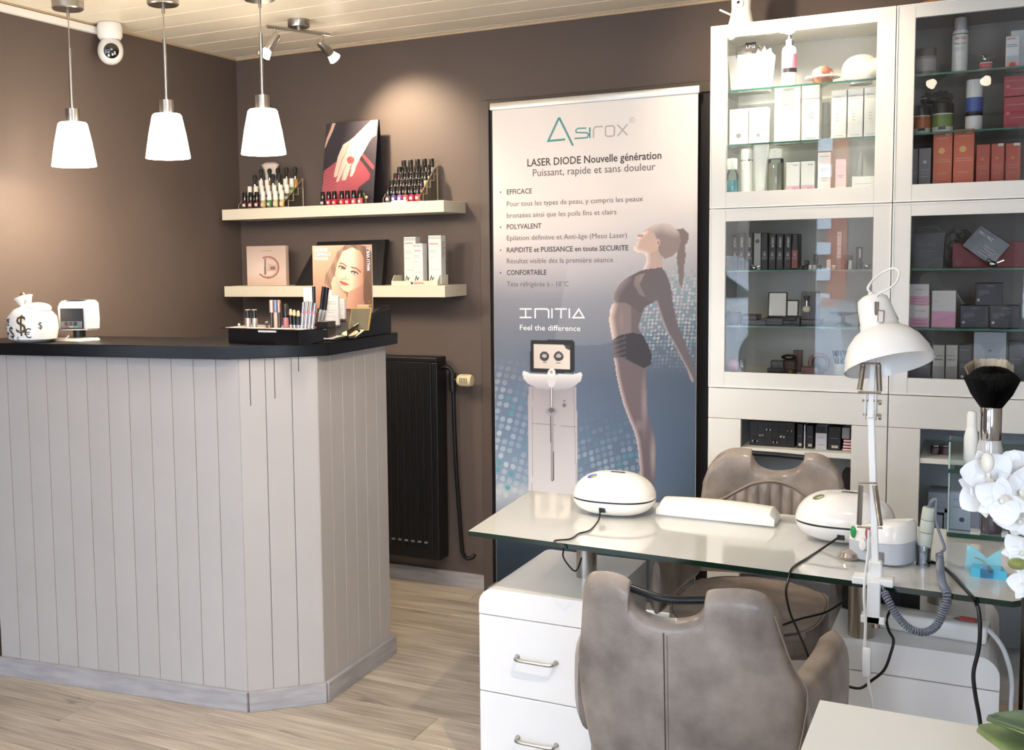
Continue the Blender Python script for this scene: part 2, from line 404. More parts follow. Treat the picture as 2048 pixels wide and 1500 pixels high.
# ceiling of cream panels, 176 mm wide with a fine joint
cm = mat('cream_ceiling_panel', (244, 234, 216), 0.4, noise=0.015, nscale=4)
ce = struct('ceiling', slab(XL, XR, YF, YB, ZC + 0.012, ZC + 0.1), mat('ceiling_joint', (245, 232, 205), 0.5))
y = YB - 0.05; k = 0
while y > YF:
    b = BM(); y0 = max(y - 0.1765, YF); box(b, XL, XR, y0 + 0.004, y, ZC, ZC + 0.012, bev=0.002, seg=1); obj('panel', b, cm, ce); y -= 0.1765
b = BM(); box(b, XL, XR, YB - 0.045, YB, ZC, ZC + 0.012); obj('panel', b, cm, ce)
b = BM(); box(b, XL, XR, YB - 0.012, YB, ZC - 0.008, ZC); struct('trim_1', b, mat('ceiling_bead', (190, 168, 140), 0.5))
b = BM(); box(b, XL, XL + 0.012, YF, YB - 0.012, ZC - 0.008, ZC); struct('trim_2', b, _M['ceiling_bead'])
# baseboards of grey washed wood
greywood = mat('grey_washed_wood', (160, 157, 160), 0.55, noise=0.16, nscale=9, stretch=(0.8, 0.8, 5), bump=0.2)
b = BM(); box(b, XL, -1.06, YB - 0.014, YB, 0, 0.068, bev=0.002); struct('baseboard_back', b, greywood)
b = BM(); box(b, XL, XL + 0.014, -1.0, YB - 0.014, 0, 0.068, bev=0.002); struct('baseboard_left', b, greywood)
# painted door behind the banner: casing and leaf
dtm = mat('taupe_door_paint', (86, 75, 70), 0.5)
dr = struct('door_1')
b = BM(); box(b, -1.075, -1.03, YB - 0.02, YB, 0, 2.163, bev=0.003); box(b, -0.055, -0.015, YB - 0.02, YB, 0, 2.163, bev=0.003); box(b, -1.03, -0.055, YB - 0.02, YB, 2.12, 2.163, bev=0.003); obj('door_casing', b, dtm, dr)
b = BM(); box(b, -1.03, -0.055, YB - 0.006, YB, 0, 2.12); obj('door_leaf', b, mat('door_leaf_shade', (30, 27, 30), 0.5), dr)  # near-black leaf colour stands for the shade between banner and cabinet
# surface cable duct along the left wall and ceiling
b = BM(); box(b, XL, XL + 0.02, YF, -0.52, ZC - 0.04, ZC - 0.012, bev=0.002); o = obj('cable_duct', b, mat('white_plastic', (236, 234, 232), 0.35)); tag(o, 'white cable duct along the top of the left wall', 'cable duct')

# ------------------------------------------------------------------ reception counter
pan_m = mat('counter_panel_paint', (174, 169, 167), 0.45, noise=0.02, nscale=5, obvar=0.012)
CB = [(-2.262, -1.266), (-1.245, -1.143), (-1.058, -0.963), (-1.071, -0.472)]
ctr = thing('reception_counter', 'reception counter clad in pale tongue-and-groove boards with black worktop', 'counter', (-1.7, -1.0, 0))
ZT = 1.178
pool = mat('grooved_board_core', (160, 155, 152), 0.7)
def inset(pts, d):
    out = []
    for i, p in enumerate(pts):
        a = Vector(pts[i - 1]) if i > 0 else None; c = Vector(pts[i + 1]) if i < len(pts) - 1 else None; p = Vector(p)
        n1 = Vector((-(p - a).y, (p - a).x)).normalized() if a is not None else None
        n2 = Vector((-(c - p).y, (c - p).x)).normalized() if c is not None else None
        n = n1 if n2 is None else n2 if n1 is None else (n1 + n2).normalized()
        k = 1.0 if (n1 is None or n2 is None) else 1 / n.dot(n1)
        out.append((p + n * d * k).to_tuple())
    return out
inn = inset(CB, 0.0075)
b = BM(); prism(b, inn + [inset(CB, 0.05)[3], inset(CB, 0.05)[2], inset(CB, 0.05)[1], inset(CB, 0.05)[0]], lambda x, y: (x, y, 0), lambda x, y: (x, y, ZT)); obj('carcass', b, pool, ctr)
def boards(p, q, width, zb=0.075, zt=ZT):
    p, q = Vector(p), Vector(q); d = (q - p); L = d.length; d.normalize(); n = Vector((-d.y, d.x)); k = max(1, round(L / width)); w = L / k
    for i in range(k):
        a = p + d * (w * i + 0.0008); c = p + d * (w * (i + 1) - 0.0008)
        m = Matrix(((d.x, n.x, 0, a.x), (d.y, n.y, 0, a.y), (0, 0, 1, 0), (0, 0, 0, 1)))
        bb = BM(); box(bb, 0, (c - a).length, 0, 0.0072, 0.0, zt, bev=0.0011, m=m, seg=1); obj('board', bb, pan_m, ctr)
_p, _q = Vector(CB[1]), Vector(CB[2]); _d = (_q - _p).normalized(); _n = Vector((_d.y, -_d.x))
for _f, _h in ((0.14, 0.155), (0.45, 0.135), (0.76, 0.05)):
    _c = _p.lerp(_q, _f) + _n * 0.0002; bb = BM(); m = Matrix(((_d.x, -_n.x, 0, _c.x), (_d.y, -_n.y, 0, _c.y), (0, 0, 1, 0), (0, 0, 0, 1))); box(bb, -0.0012, 0.0012, -0.0004, 0.002, ZT - _h, ZT - 0.001, m=m); obj('open_joint', bb, mat('joint_shadow', (60, 52, 46), 0.8), ctr)
boards(CB[0], CB[1], 0.0885); boards(CB[1], CB[2], 0.0885); boards(CB[2], CB[3], 0.0885)
def skirt(p, q, e0=0.0, e1=0.0):
    p, q = Vector(p), Vector(q); d = (q - p).normalized(); n = Vector((-d.y, d.x)); p = p - d * e0; L = (q - p).length + e1
    m = Matrix(((d.x, n.x, 0, p.x), (d.y, n.y, 0, p.y), (0, 0, 1, 0), (0, 0, 0, 1)))
    bb = BM(); box(bb, 0, L, -0.016, 0.0, 0.0, 0.068, bev=0.0015, m=m, seg=1); obj('skirting', bb, greywood, ctr)
skirt(CB[0], CB[1], 0, 0.004); skirt(CB[1], CB[2], -0.002, 0.004); skirt(CB[2], CB[3], -0.002, 0.016)
blk = mat('black_laminate', (11, 11, 14), 0.3, spec=0.3, noise=0.1, nscale=8)
top = [(XL + 0.002, -1.315), (-1.262, -1.182), (-1.02, -0.952), (-1.036, -0.44), (-1.30, -0.44), (-1.62, -0.86), (XL + 0.002, -0.955)]
b = BM(); prism(b, top, lambda x, y: (x, y, ZT), lambda x, y: (x, y, ZT + 0.042)); bmesh.ops.bevel(b, geom=[e for e in b.edges], offset=0.0025, segments=2, affect='EDGES'); obj('worktop', b, blk, ctr, sm=True)
ZW = ZT + 0.042

# ------------------------------------------------------------------ radiator
rad = thing('radiator', 'black panel radiator on the back wall beside the counter', 'radiator', (-1.7, 0.35, 0.15))
rm = mat('black_radiator_paint', (14, 15, 18), 0.42)
rx0, rx1, ry0, ry1, rz0, rz1 = -2.25, -1.24, 0.29, 0.385, 0.145, 1.055
b = BM(); box(b, rx0, rx1 - 0.03, ry0, ry0 + 0.018, rz0, rz1 - 0.02, bev=0.004)
k = rx0 + 0.03
while k < rx1 - 0.05: box(b, k, k + 0.016, ry0 - 0.006, ry0 + 0.002, rz0 + 0.05, rz1 - 0.06, bev=0.003, seg=1); k += 0.0333
obj('front_panel', b, rm, rad)
b = BM(); box(b, rx0, rx1 - 0.03, ry1 - 0.018, ry1, rz0, rz1 - 0.02, bev=0.004); obj('rear_panel', b, rm, rad)
b = BM(); box(b, rx0 - 0.002, rx1, ry0 - 0.004, ry1, rz1 - 0.022, rz1, bev=0.004); obj('top_grille', b, rm, rad)
b = BM(); box(b, rx1 - 0.03, rx1, ry0, ry1, rz0, rz1 - 0.022, bev=0.004); obj('side_panel', b, rm, rad)
k = rx0 + 0.04
while k < rx1 - 0.06: b = BM(); box(b, k, k + 0.016, ry0 - 0.0075, ry0 - 0.004, rz0 + 0.075, rz0 + 0.083); obj('slot', b, mat('slot_grey', (120, 122, 126), 0.5), rad); k += 0.0333
b = BM(); cyl(b, (rx1 - 0.1, ry1, 0.9), (rx1 - 0.1, YB, 0.9), 0.02, 10); cyl(b, (rx0 + 0.1, ry1, 0.9), (rx0 + 0.1, YB, 0.9), 0.02, 10); obj('wall_bracket', b, rm, rad)
b = BM(); tube(b, smooth_path([(rx1 - 0.01, 0.335, 1.005), (rx1 + 0.03, 0.335, 1.01), (rx1 + 0.052, 0.335, 0.985), (rx1 + 0.055, 0.337, 0.93), (rx1 + 0.06, 0.345, 0.6), (rx1 + 0.075, 0.36, 0.24), (rx1 + 0.082, 0.365, 0.165), (rx1 + 0.10, 0.375, 0.148), (rx1 + 0.12, 0.38, 0.155), (rx1 + 0.125, 0.39, 0.165)], 6), 0.0095, 10); obj('pipe', b, rm, rad, sm=True)
b = BM(); cyl(b, (rx1 + 0.053, 0.336, 0.905), (rx1 + 0.053, 0.336, 0.985), 0.017, 14); cyl(b, (rx1 + 0.05, 0.336, 0.955), (rx1 + 0.085, 0.336, 0.955), 0.013, 12); v = obj('valve', b, rm, rad, sm=True)
b = BM(); lathe(b, [(0.0, 0), (0.022, 0), (0.027, 0.01), (0.028, 0.05), (0.024, 0.066), (0.0, 0.068)], m=Matrix.Translation((rx1 + 0.082, 0.336, 0.955)) @ Matrix.Rotation(PI / 2, 4, 'Y'), cap=False)
kn = obj('thermostat_knob', b, mat('ivory_plastic', (216, 204, 170), 0.4), rad, sm=True, label='ivory thermostat knob')
b = BM()
for i in range(5): box(b, rx1 + 0.10 + 0.008 * i, rx1 + 0.103 + 0.008 * i, 0.3065, 0.309, 0.945, 0.968)
obj('vent_slit', b, mat('slit_brown', (96, 84, 62), 0.6), kn)

# ------------------------------------------------------------------ pendant lamps over the counter
steel = mat('brushed_steel', (178, 174, 168), 0.28, metal=1.0)
shade_m = mat('glowing_white_glass_shade', (255, 252, 244), 0.3, emis=((255, 240, 214), 24.0))
def pendant(x, y, zb, label):
    t = thing('pendant_lamp', label, 'lamp', (x, y, ZC), 'pendant lamps over the counter')
    b = BM(); lathe(b, [(0.0, 0), (0.006, 0), (0.052, 0), (0.056, 0.004), (0.058, 0.069), (0, 0.069)], (x, y, ZC - 0.069), 28, cap=False); obj('ceiling_cup', b, steel, t, sm=True)
    b = BM(); cyl(b, (x, y, ZC - 0.095), (x, y, ZC - 0.069), 0.006, 10); obj('cord_grip', b, steel, t, sm=True)
    b = BM(); cyl(b, (x, y, zb + 0.40), (x, y, ZC - 0.095), 0.0022, 8); obj('cord', b, mat('clear_cord', (170, 160, 145), 0.4), t, sm=True)
    b = BM(); cyl(b, (x, y, zb + 0.20), (x, y, zb + 0.42), 0.0065, 10); obj('rod', b, steel, t, sm=True)
    b = BM(); lathe(b, [(0.0, 0), (0.025, 0), (0.025, 0.05), (0.0, 0.05)], (x, y, zb + 0.155), 24, cap=False); obj('lamp_holder', b, steel, t, sm=True)
    b = BM(); lathe(b, [(0.078, 0.0), (0.0795, 0.002), (0.066, 0.085), (0.052, 0.15), (0.047, 0.156), (0.024, 0.158), (0.024, 0.155), (0.046, 0.152), (0.062, 0.085), (0.076, 0.0)], (x, y, zb), 40, cap=False); obj('lamp_shade', b, shade_m, t, sm=True)
    b = BM(); ellipsoid(b, (x, y, zb + 0.07), (0.022, 0.022, 0.035), 14, 10); obj('bulb', b, mat('glowing_bulb', (255, 250, 240), 0.3, emis=((255, 236, 205), 30.0)), t, sm=True)
    light('lamp_light', 'POINT', (x, y, zb - 0.01), 9, (1.0, 0.83, 0.64), 0.05)
pendant(-2.045, -1.02, 1.845, 'brushed steel pendant with glowing white shade, leftmost of three over counter')
pendant(-1.715, -0.893, 1.864, 'brushed steel pendant with glowing white shade, middle of three over counter')
pendant(-1.384, -0.772, 1.868, 'brushed steel pendant with glowing white shade hanging before the bottle shelf')

# ------------------------------------------------------------------ ceiling spotlight bars
def spot_bar(cx, cy, a, label, tg, power, pw2=None):
    t = thing('ceiling_spotlight', label, 'spotlight', (cx, cy, ZC))
    d = Vector((math.cos(a), math.sin(a), 0)); c = Vector((cx, cy, ZC))
    b = BM(); lathe(b, [(0, 0), (0.042, 0), (0.045, 0.004), (0.045, 0.03), (0, 0.03)], (cx, cy, ZC - 0.03), 28, cap=False); obj('ceiling_plate', b, steel, t, sm=True)
    z = ZC - 0.042; b = BM(); cyl(b, c + d * -0.15 + Vector((0, 0, z - ZC)), c + d * 0.15 + Vector((0, 0, z - ZC)), 0.0075, 12); cyl(b, c + Vector((0, 0, z - ZC)), c + Vector((0, 0, -0.028)), 0.012, 10); obj('bar', b, steel, t, sm=True)
    for s, g in zip((-1, 1), tg):
        p = c + d * (0.115 * s) + Vector((0, 0, z - ZC)); e = p + Vector((0, 0, -0.045)); ax = (Vector(g) - e).normalized()
        b = BM(); cyl(b, p, e, 0.005, 8); mm = Matrix.Translation(e) @ ax.to_track_quat('Z', 'Y').to_matrix().to_4x4()
        lathe(b, [(0, -0.02), (0.016, -0.02), (0.0185, -0.01), (0.0185, 0.045), (0.016, 0.055), (0, 0.055)], m=mm, cap=False); h = obj('spot_head', b, steel, t, sm=True)
        b = BM(); lathe(b, [(0.015, 0.05), (0.026, 0.082), (0.024, 0.085), (0.0, 0.087)], m=mm, cap=False, seg=20); obj('bulb', b, mat('spot_bulb_glow', (255, 250, 240), 0.2, emis=((255, 240, 214), 18.0)), t, sm=True)
        light('spot_light', 'SPOT', e + ax * 0.1, power if s < 0 else (pw2 or power), (1.0, 0.80, 0.56), 0.02, spot=math.radians(80), blend=0.9, target=g)
spot_bar(-1.625, -0.16, 1.15, 'steel ceiling spotlight bar with two lit heads near the corner', [(-2.2, -0.75, 1.3), (-1.40, 0.42, 1.98)], 8, 48)
spot_bar(0.05, -0.55, 0.3, 'steel ceiling spotlight bar aimed at the glass cabinets', [(0.1, 0.0, 2.2), (0.38, 0.0, 2.1)], 22)
spot_bar(0.75, -2.35, 0.2, 'added unseen spotlight bar between the desks warming the counter side', [(-1.06, -0.72, 0.75), (0.25, -1.0, 0.75)], 110, 10)  # unseen bar, added to throw warm light on the counter's side face

def added_lamp(x, y, power, label):  # unseen ceiling lamps, added as fill light for the room
    t = thing('added_ceiling_lamp', label, 'lamp', (x, y, ZC))
    b = BM(); lathe(b, [(0, 0), (0.17, 0.0), (0.18, 0.01), (0.18, 0.05), (0, 0.05)], (x, y, ZC - 0.05), 32, cap=False); obj('housing', b, steel, t, sm=True)
    b = BM(); lathe(b, [(0, 0), (0.165, 0.0), (0.165, 0.006), (0, 0.006)], (x, y, ZC - 0.058), 32, cap=False); obj('diffuser', b, mat('lit_diffuser', (255, 248, 236), 0.4, emis=((255, 238, 210), 6.0)), t, sm=True)
    light('added_lamp_light', 'AREA', (x, y, ZC - 0.062), power, (1.0, 0.92, 0.82), 0.3, rot=(0, 0, 0))
added_lamp(-0.6, -1.6, 15, 'added unseen round fill lamp above the space between counter and nail desk')
added_lamp(-1.6, -3.4, 9, 'added unseen round fill lamp near the shop entrance')
# ------------------------------------------------------------------ security camera near the ceiling
wp = mat('glossy_white_plastic', (240, 238, 236), 0.22, coat=0.4)
sx, sy = XL + 0.072, -0.53
t = thing('security_camera', 'white round security camera with black lens near the ceiling corner', 'camera', (sx, sy, 2.40))
b = BM(); lathe(b, [(0, 0), (0.042, 0), (0.05, 0.012), (0.052, 0.05), (0.046, 0.066), (0, 0.068)], (sx, sy, 2.401), 28, cap=False); obj('mount', b, wp, t, sm=True)
b = BM(); ellipsoid(b, (sx, sy, 2.357), (0.052, 0.052, 0.056), 28, 18); obj('camera_head', b, wp, t, sm=True)
ax = (Vector(CAM) + Vector((0.5, 0, 0.0)) - Vector((sx, sy, 2.357))).normalized(); mm = Matrix.Translation(Vector((sx, sy, 2.357)) + ax * 0.031) @ ax.to_track_quat('Z', 'Y').to_matrix().to_4x4()
b = BM(); lathe(b, [(0, 0.0), (0.033, 0.003), (0.030, 0.018), (0.018, 0.024), (0.0, 0.025)], m=mm, cap=False); ln = obj('lens_window', b, mat('black_gloss', (12, 13, 14), 0.08, coat=1), t, sm=True)
b = BM()
for dx, dy in ((0.0, 0.006), (0.012, -0.004), (-0.012, -0.006)): lathe(b, [(0, 0.0245), (0.004, 0.0265), (0, 0.028)], c=(dx, dy, 0), m=mm, seg=10, cap=False)
obj('led_dot', b, mat('led_grey', (150, 150, 150), 0.3), ln)

# ------------------------------------------------------------------ floating shelves
shm = mat('cream_shelf_lacquer', (216, 208, 190), 0.4)
SH1, SH2 = 1.735, 1.374
for z, lb in ((SH1, 'cream floating wall shelf, the upper one holding nail polish'), (SH2, 'cream floating wall shelf, the lower one behind the counter')):
    b = BM(); box(b, -2.318, -1.152, 0.20, YB, z - 0.05, z, bev=0.0015); o = obj('wall_shelf', b, shm); tag(o, lb, 'shelf')
# ------------------------------------------------------------------ printed pictures
def col(n, c): return np.tile(np.array(c, float), (n, 1))
def blend(c, mask, rgb, a=1.0):
    w = (mask.astype(float) * a)[:, None] if not isinstance(a, np.ndarray) else (mask * a)[:, None]
    return c * (1 - w) + np.array(rgb, float) * w
def ell(px, py, cx, cy, rx, ry, soft=0.0):
    d = np.hypot((px - cx) / rx, (py - cy) / ry)
    return np.clip((1 - d) / max(soft, 1e-3), 0, 1) if soft else (d < 1).astype(float)
def seg_d(px, py, a, b):
    ax, ay = a; bx, by = b; t = np.clip(((px - ax) * (bx - ax) + (py - ay) * (by - ay)) / ((bx - ax) ** 2 + (by - ay) ** 2), 0, 1)
    return np.hypot(px - ax - t * (bx - ax), py - ay - t * (by - ay))
def line_d(px, py, pts): return np.min([seg_d(px, py, a, b) for a, b in zip(pts, pts[1:])], axis=0)
def ramp(v, ks):
    xs = [k[0] for k in ks]; return np.stack([np.interp(v, xs, [k[1][i] for k in ks]) for i in range(3)], 1)
def A5(p): return [(960 + x / 3.262, 160 + y / 3.262) for x, y in p]
def B6(p): return [(960 + x / 2.587, 580 + y / 2.587) for x, y in p]
YBAN = 0.325
def banner_paint(u, v, px, py):
    n = len(px); s = (px - 984) / 412.0
    left = ramp(py, [(180, (232, 224, 220)), (420, (228, 218, 216)), (480, (208, 200, 202)), (540, (168, 164, 172)), (600, (122, 124, 138)), (660, (110, 116, 132)), (760, (104, 116, 140)), (860, (112, 134, 164)), (960, (150, 172, 200)), (980, (205, 214, 226)), (1030, (150, 160, 184)), (1060, (60, 72, 92)), (1100, (34, 50, 66)), (1200, (24, 34, 46))])
    right = ramp(py, [(170, (244, 241, 238)), (380, (236, 230, 226)), (450, (214, 208, 208)), (520, (168, 166, 174)), (620, (104, 110, 124)), (760, (70, 84, 104)), (960, (70, 88, 112)), (1060, (50, 66, 86)), (1200, (24, 34, 46))])
    w = np.clip(s, 0, 1)[:, None]; c = left * (1 - w) + right * w
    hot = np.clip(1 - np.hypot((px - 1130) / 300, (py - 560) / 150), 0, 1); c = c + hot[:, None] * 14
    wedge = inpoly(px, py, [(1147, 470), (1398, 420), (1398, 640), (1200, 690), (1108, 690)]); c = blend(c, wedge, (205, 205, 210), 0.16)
    # dot patterns, bent into a wave
    def dots(region, pitch, f, ph, tone, amp, rot):
        a = math.cos(rot), math.sin(rot); X = (px * a[0] + py * a[1]); Yv = (-px * a[1] + py * a[0])
        Yv = Yv + 10 * np.sin(X / 60 + ph); gx, gy = X / pitch, Yv / pitch
        ix, iy = np.floor(gx), np.floor(gy); r = np.hypot(gx - ix - 0.5, gy - iy - 0.5)
        hsh = np.abs(np.sin(ix * 12.9898 + iy * 78.233 + ph) * 43758.5453) % 1
        on = (r < 0.36) & (hsh > f); ring = (r < 0.36) & (r > 0.27)
        k = (on * (0.35 + 0.65 * ((hsh * 7) % 1)) * amp * region + (ring & on) * 0.1 * region)
        t = np.where((hsh * 13 % 1 > 0.8)[:, None], np.array((70, 165, 175), float), np.array(tone, float))
        return k[:, None], t
    regL = np.clip((py - 650) / 260, 0, 1) * (px < 1062) * (py < 1000) * np.clip((1075 - px) / 60, 0.25, 1) * np.clip(((py - 690) - (px - 985) * 0.3) / 60, 0, 1)
    k, t = dots(regL, 14.5, 0.12, 0.4, (208, 220, 228), 0.8, 0.25); c = c * (1 - k) + t * k
    regM = np.clip((py - 800) / 120, 0, 1) * (px > 1145) * (px < 1290) * (py < 975) * np.clip((py - 780 - (px - 1150) * 0.1) / 120, 0, 1)
    k, t = dots(regM, 13.0, 0.15, 1.7, (176, 196, 206), 0.55, -0.15); c = c * (1 - k) + t * k
    regR = np.clip((px - 1240) / 60, 0, 1) * np.clip((py - 530) / 40, 0, 1) * np.clip((745 - py) / 60, 0, 1)
    k, t = dots(regR, 7.4 + 0 * px, 0.08, 2.1, (196, 208, 216), 0.75, 0.12); c = c * (1 - k) + t * k
    # laser machine
    colm = inpoly(px, py, B6([(250, 500), (500, 500), (503, 1065), (250, 1065)])); g = np.clip((py - 780) / 190, 0, 1)[:, None]
    mc = (1 - g) * np.array((150, 146, 154.)) + g * np.array((222, 220, 226.)); sh = np.clip(np.abs(px - 1105) / 50, 0, 1)[:, None]; mc = mc * (1 + 0.08 * sh * (1 - g)); c = np.where(colm[:, None], mc, c)
    c = blend(c, colm & (np.abs(line_d(px, py, B6([(272, 500), (270, 1060)]))) < 0.7), (120, 118, 126), 0.5)
    c = blend(c, colm & (line_d(px, py, B6([(484, 500), (500, 1060)])) < 0.8), (120, 118, 126), 0.5)
    c = blend(c, line_d(px, py, B6([(272, 690), (498, 708)])) < 0.7, (110, 108, 116), 0.6)
    tray = inpoly(px, py, B6([(218, 428), (228, 418), (242, 424), (262, 434), (480, 437), (506, 430), (520, 426), (530, 438), (522, 470), (490, 496), (450, 512), (380, 518), (300, 508), (250, 486), (226, 460)]))
    tg = np.clip((py - 742) / 36, 0, 1)[:, None]; c = np.where(tray[:, None], (1 - tg) * np.array((240, 238, 240.)) + tg * np.array((168, 166, 176.)), c)
    scr = inpoly(px, py, B6([(262, 262), (270, 257), (480, 261), (490, 268), (488, 420), (480, 430), (264, 424), (257, 415)])); c = blend(c, scr, (24, 25, 30))
    lcd = inpoly(px, py, B6([(279, 279), (466, 283), (464, 411), (278, 406)])); c = np.where(lcd[:, None], np.array((206, 196, 190.)) + 16 * ((px - 1065) / 80)[:, None], c)
    for q in (B6([(333, 343)])[0], B6([(407, 343)])[0]):
        c = blend(c, ell(px, py, q[0], q[1], 9.6, 9.6), (54, 54, 60)); c = blend(c, ell(px, py, q[0], q[1] - 1, 5, 4), (176, 176, 178)); c = blend(c, ell(px, py, q[0], q[1] + 13, 5, 0.9), (90, 88, 90))
    c = blend(c, inpoly(px, py, B6([(432, 283), (466, 284), (466, 310), (448, 306)])), (60, 60, 66))
    hose = line_d(px, py, B6([(370, 470), (371, 620), (375, 982)])); c = blend(c, hose < 3.0, (96, 92, 98)); c = blend(c, hose < 1.1, (206, 202, 206))
    knb = ell(px, py, *B6([(370, 628)])[0], 12, 8); c = blend(c, knb, (150, 148, 156)); c = blend(c, ell(px, py, *B6([(370, 622)])[0], 6, 5), (96, 96, 104))
    c = blend(c, inpoly(px, py, B6([(346, 450), (394, 450), (388, 485), (380, 505), (360, 505), (352, 485)])), (214, 212, 216)); c = blend(c, ell(px, py, *B6([(370, 428)])[0], 7.5, 8.5), (236, 234, 236)); c = blend(c, ell(px, py, *B6([(370, 424)])[0], 3, 3), (180, 150, 140))
    for q, r, cc in (((437, 596), 3.9, (120, 100, 100)), ((437, 574), 2.2, (110, 108, 114))): c = blend(c, ell(px, py, *B6([q])[0], r, r), cc)
    # the woman: hair, face, torso, leg, arm
    def lit(mask, base, rim, edge, wd, c):
        d = np.clip(1 - line_d(px, py, edge) / wd, 0, 1)[:, None]; k = np.array(base, float) * (1 - d) + np.array(rim, float) * d
        return np.where(mask[:, None], k, c)
    pony = inpoly(px, py, A5([(1275, 975), (1325, 968), (1362, 1005), (1357, 1060), (1338, 1080), (1342, 1150), (1330, 1230), (1328, 1300), (1318, 1360), (1300, 1330), (1292, 1240), (1283, 1160), (1290, 1080), (1298, 1030)]))
    nz = 12 * np.sin(px * 2.1 + py * 0.5) * np.sin(py * 0.35); c = np.where(pony[:, None], np.array((122, 108, 108.)) + nz[:, None], c)
    hair = inpoly(px, py, A5([(1060, 1000), (1085, 972), (1120, 950), (1180, 935), (1235, 940), (1275, 965), (1302, 1000), (1310, 1050), (1295, 1110), (1255, 1150), (1205, 1168), (1160, 1120), (1120, 1080)]))
    hd = np.clip(line_d(px, py, A5([(1085, 965), (1180, 935), (1275, 965)])) / 22, 0, 1)[:, None]; c = np.where(hair[:, None], np.array((206, 192, 188.)) * (1 - hd) + np.array((142, 126, 126.)) * hd + 0.5 * nz[:, None], c)
    face = inpoly(px, py, A5([(1100, 965), (1075, 990), (1048, 1003), (1022, 1032), (1040, 1040), (1018, 1060), (1024, 1072), (1003, 1092), (1004, 1106), (1026, 1124), (1062, 1128), (1082, 1140), (1120, 1150), (1160, 1120), (1165, 1060), (1130, 990)]))
    c = lit(face, (196, 168, 158), (236, 224, 220), A5([(1075, 990), (1022, 1032), (1018, 1060), (1003, 1098), (1026, 1124), (1082, 1140)]), 9, c)
    c = blend(c, ell(px, py, *A5([(1047, 1016)])[0], 6, 3.4), (176, 128, 112), 0.8)
    c = blend(c, ell(px, py, *A5([(1160, 1060)])[0], 4.5, 7), (206, 176, 166)); c = blend(c, ell(px, py, *A5([(1162, 1062)])[0], 2, 4), (150, 120, 114))
    neck = inpoly(px, py, A5([(1082, 1136), (1084, 1190), (1070, 1222), (1058, 1246), (1190, 1235), (1190, 1160), (1160, 1110)])); c = lit(neck, (182, 160, 152), (232, 218, 214), A5([(1082, 1136), (1084, 1190), (1058, 1246)]), 10, c)
    torso = inpoly(px, py, A5([(1058, 1240), (1000, 1268), (955, 1292), (910, 1335), (880, 1385), (873, 1430), (882, 1445), (860, 1470), (848, 1500), (845, 1530)]) + B6([(668, 160), (678, 220), (686, 262), (840, 232), (816, 190), (836, 138), (850, 90), (905, 60), (985, 30)]) + A5([(1262, 1480), (1256, 1400), (1240, 1330), (1215, 1262), (1185, 1222)]))
    c = lit(torso, (124, 112, 114), (226, 204, 196), A5([(845, 1540), (862, 1465)]) + B6([(668, 130), (684, 255)]), 13, c)
    ab = torso & (py > 612); c = blend(c, ab & (px > 1262), (84, 76, 82), 0.55); c = blend(c, ell(px, py, 1243, 640, 7, 26, 0.8) * torso, (150, 128, 124), 0.5)
    bra = inpoly(px, py, A5([(1060, 1240), (1000, 1268), (955, 1292), (910, 1335), (880, 1385), (873, 1440), (905, 1448)]) + B6([(690, 62), (760, 68), (830, 120), (870, 100), (905, 62), (880, 0)]) + A5([(1130, 1440), (1040, 1400), (1000, 1330), (1010, 1280), (1170, 1226), (1160, 1218)]))
    c = lit(bra & torso, (92, 84, 90), (132, 120, 124), A5([(955, 1292), (880, 1385), (873, 1440)]), 14, c)
    shld = ell(px, py, *A5([(1120, 1300)])[0], 34, 26, 0.9) * (torso & ~bra); c = blend(c, shld, (186, 166, 160), 0.6)
    legp = [(690, 345), (698, 380), (706, 440), (722, 515), (742, 590), (767, 660), (797, 730), (811, 780), (820, 850), (826, 910), (829, 970), (835, 1060), (892, 1060), (905, 960), (912, 870), (910, 800), (898, 740), (879, 690), (867, 640), (863, 560), (860, 480), (858, 400), (885, 380), (888, 330)]
    leg = inpoly(px, py, B6(legp)); c = lit(leg, (104, 92, 98), (206, 188, 186), B6(legp[:11]), 9, c)
    cr = ell(px, py, *B6([(850, 590)])[0], 9, 75, 0.9) * leg; c = blend(c, cr, (170, 154, 158), 0.6); cr = ell(px, py, *B6([(895, 860)])[0], 8, 60, 0.9) * leg; c = blend(c, cr, (196, 182, 184), 0.6); c = blend(c, ell(px, py, *B6([(822, 700)])[0], 12, 14, 0.9) * leg, (160, 142, 144), 0.5)
    shorts = inpoly(px, py, B6([(682, 262), (720, 235), (790, 220), (842, 232), (872, 290), (890, 340), (885, 384), (850, 405), (780, 372), (730, 345), (692, 352), (686, 300)]))
    c = lit(shorts, (50, 48, 56), (104, 98, 106), B6([(684, 262), (694, 350)]), 15, c); st = shorts & ((np.floor((py + px * 0.35) / 5) % 2) == 0) & (px < 1252); c = blend(c, st, (128, 120, 128), 0.35)
    armp = A5([(1185, 1222), (1215, 1262), (1240, 1330), (1256, 1400)]) + B6([(988, 20), (1005, 100), (1022, 175), (1060, 262), (1086, 340), (1110, 398), (1118, 430), (1104, 478), (1090, 470), (1072, 410), (1040, 350), (1008, 290), (968, 222), (940, 150), (912, 62)]) + A5([(1090, 1440), (1040, 1330), (1080, 1250)])
    arm = inpoly(px, py, armp); c = lit(arm, (98, 90, 96), (172, 160, 162), B6([(912, 62), (940, 150), (968, 222), (1008, 290), (1040, 350), (1072, 410), (1100, 470)]), 4.5, c)
    return c
ban = thing('rollup_banner', 'tall white-to-blue roll-up advertising banner with laser machine and a woman stretching', 'banner', (-0.56, YBAN, 0))
pl, pr = onY(984.5, 222, YBAN), onY(1396.5, 184, YBAN); zt = (pl[2] + pr[2]) / 2
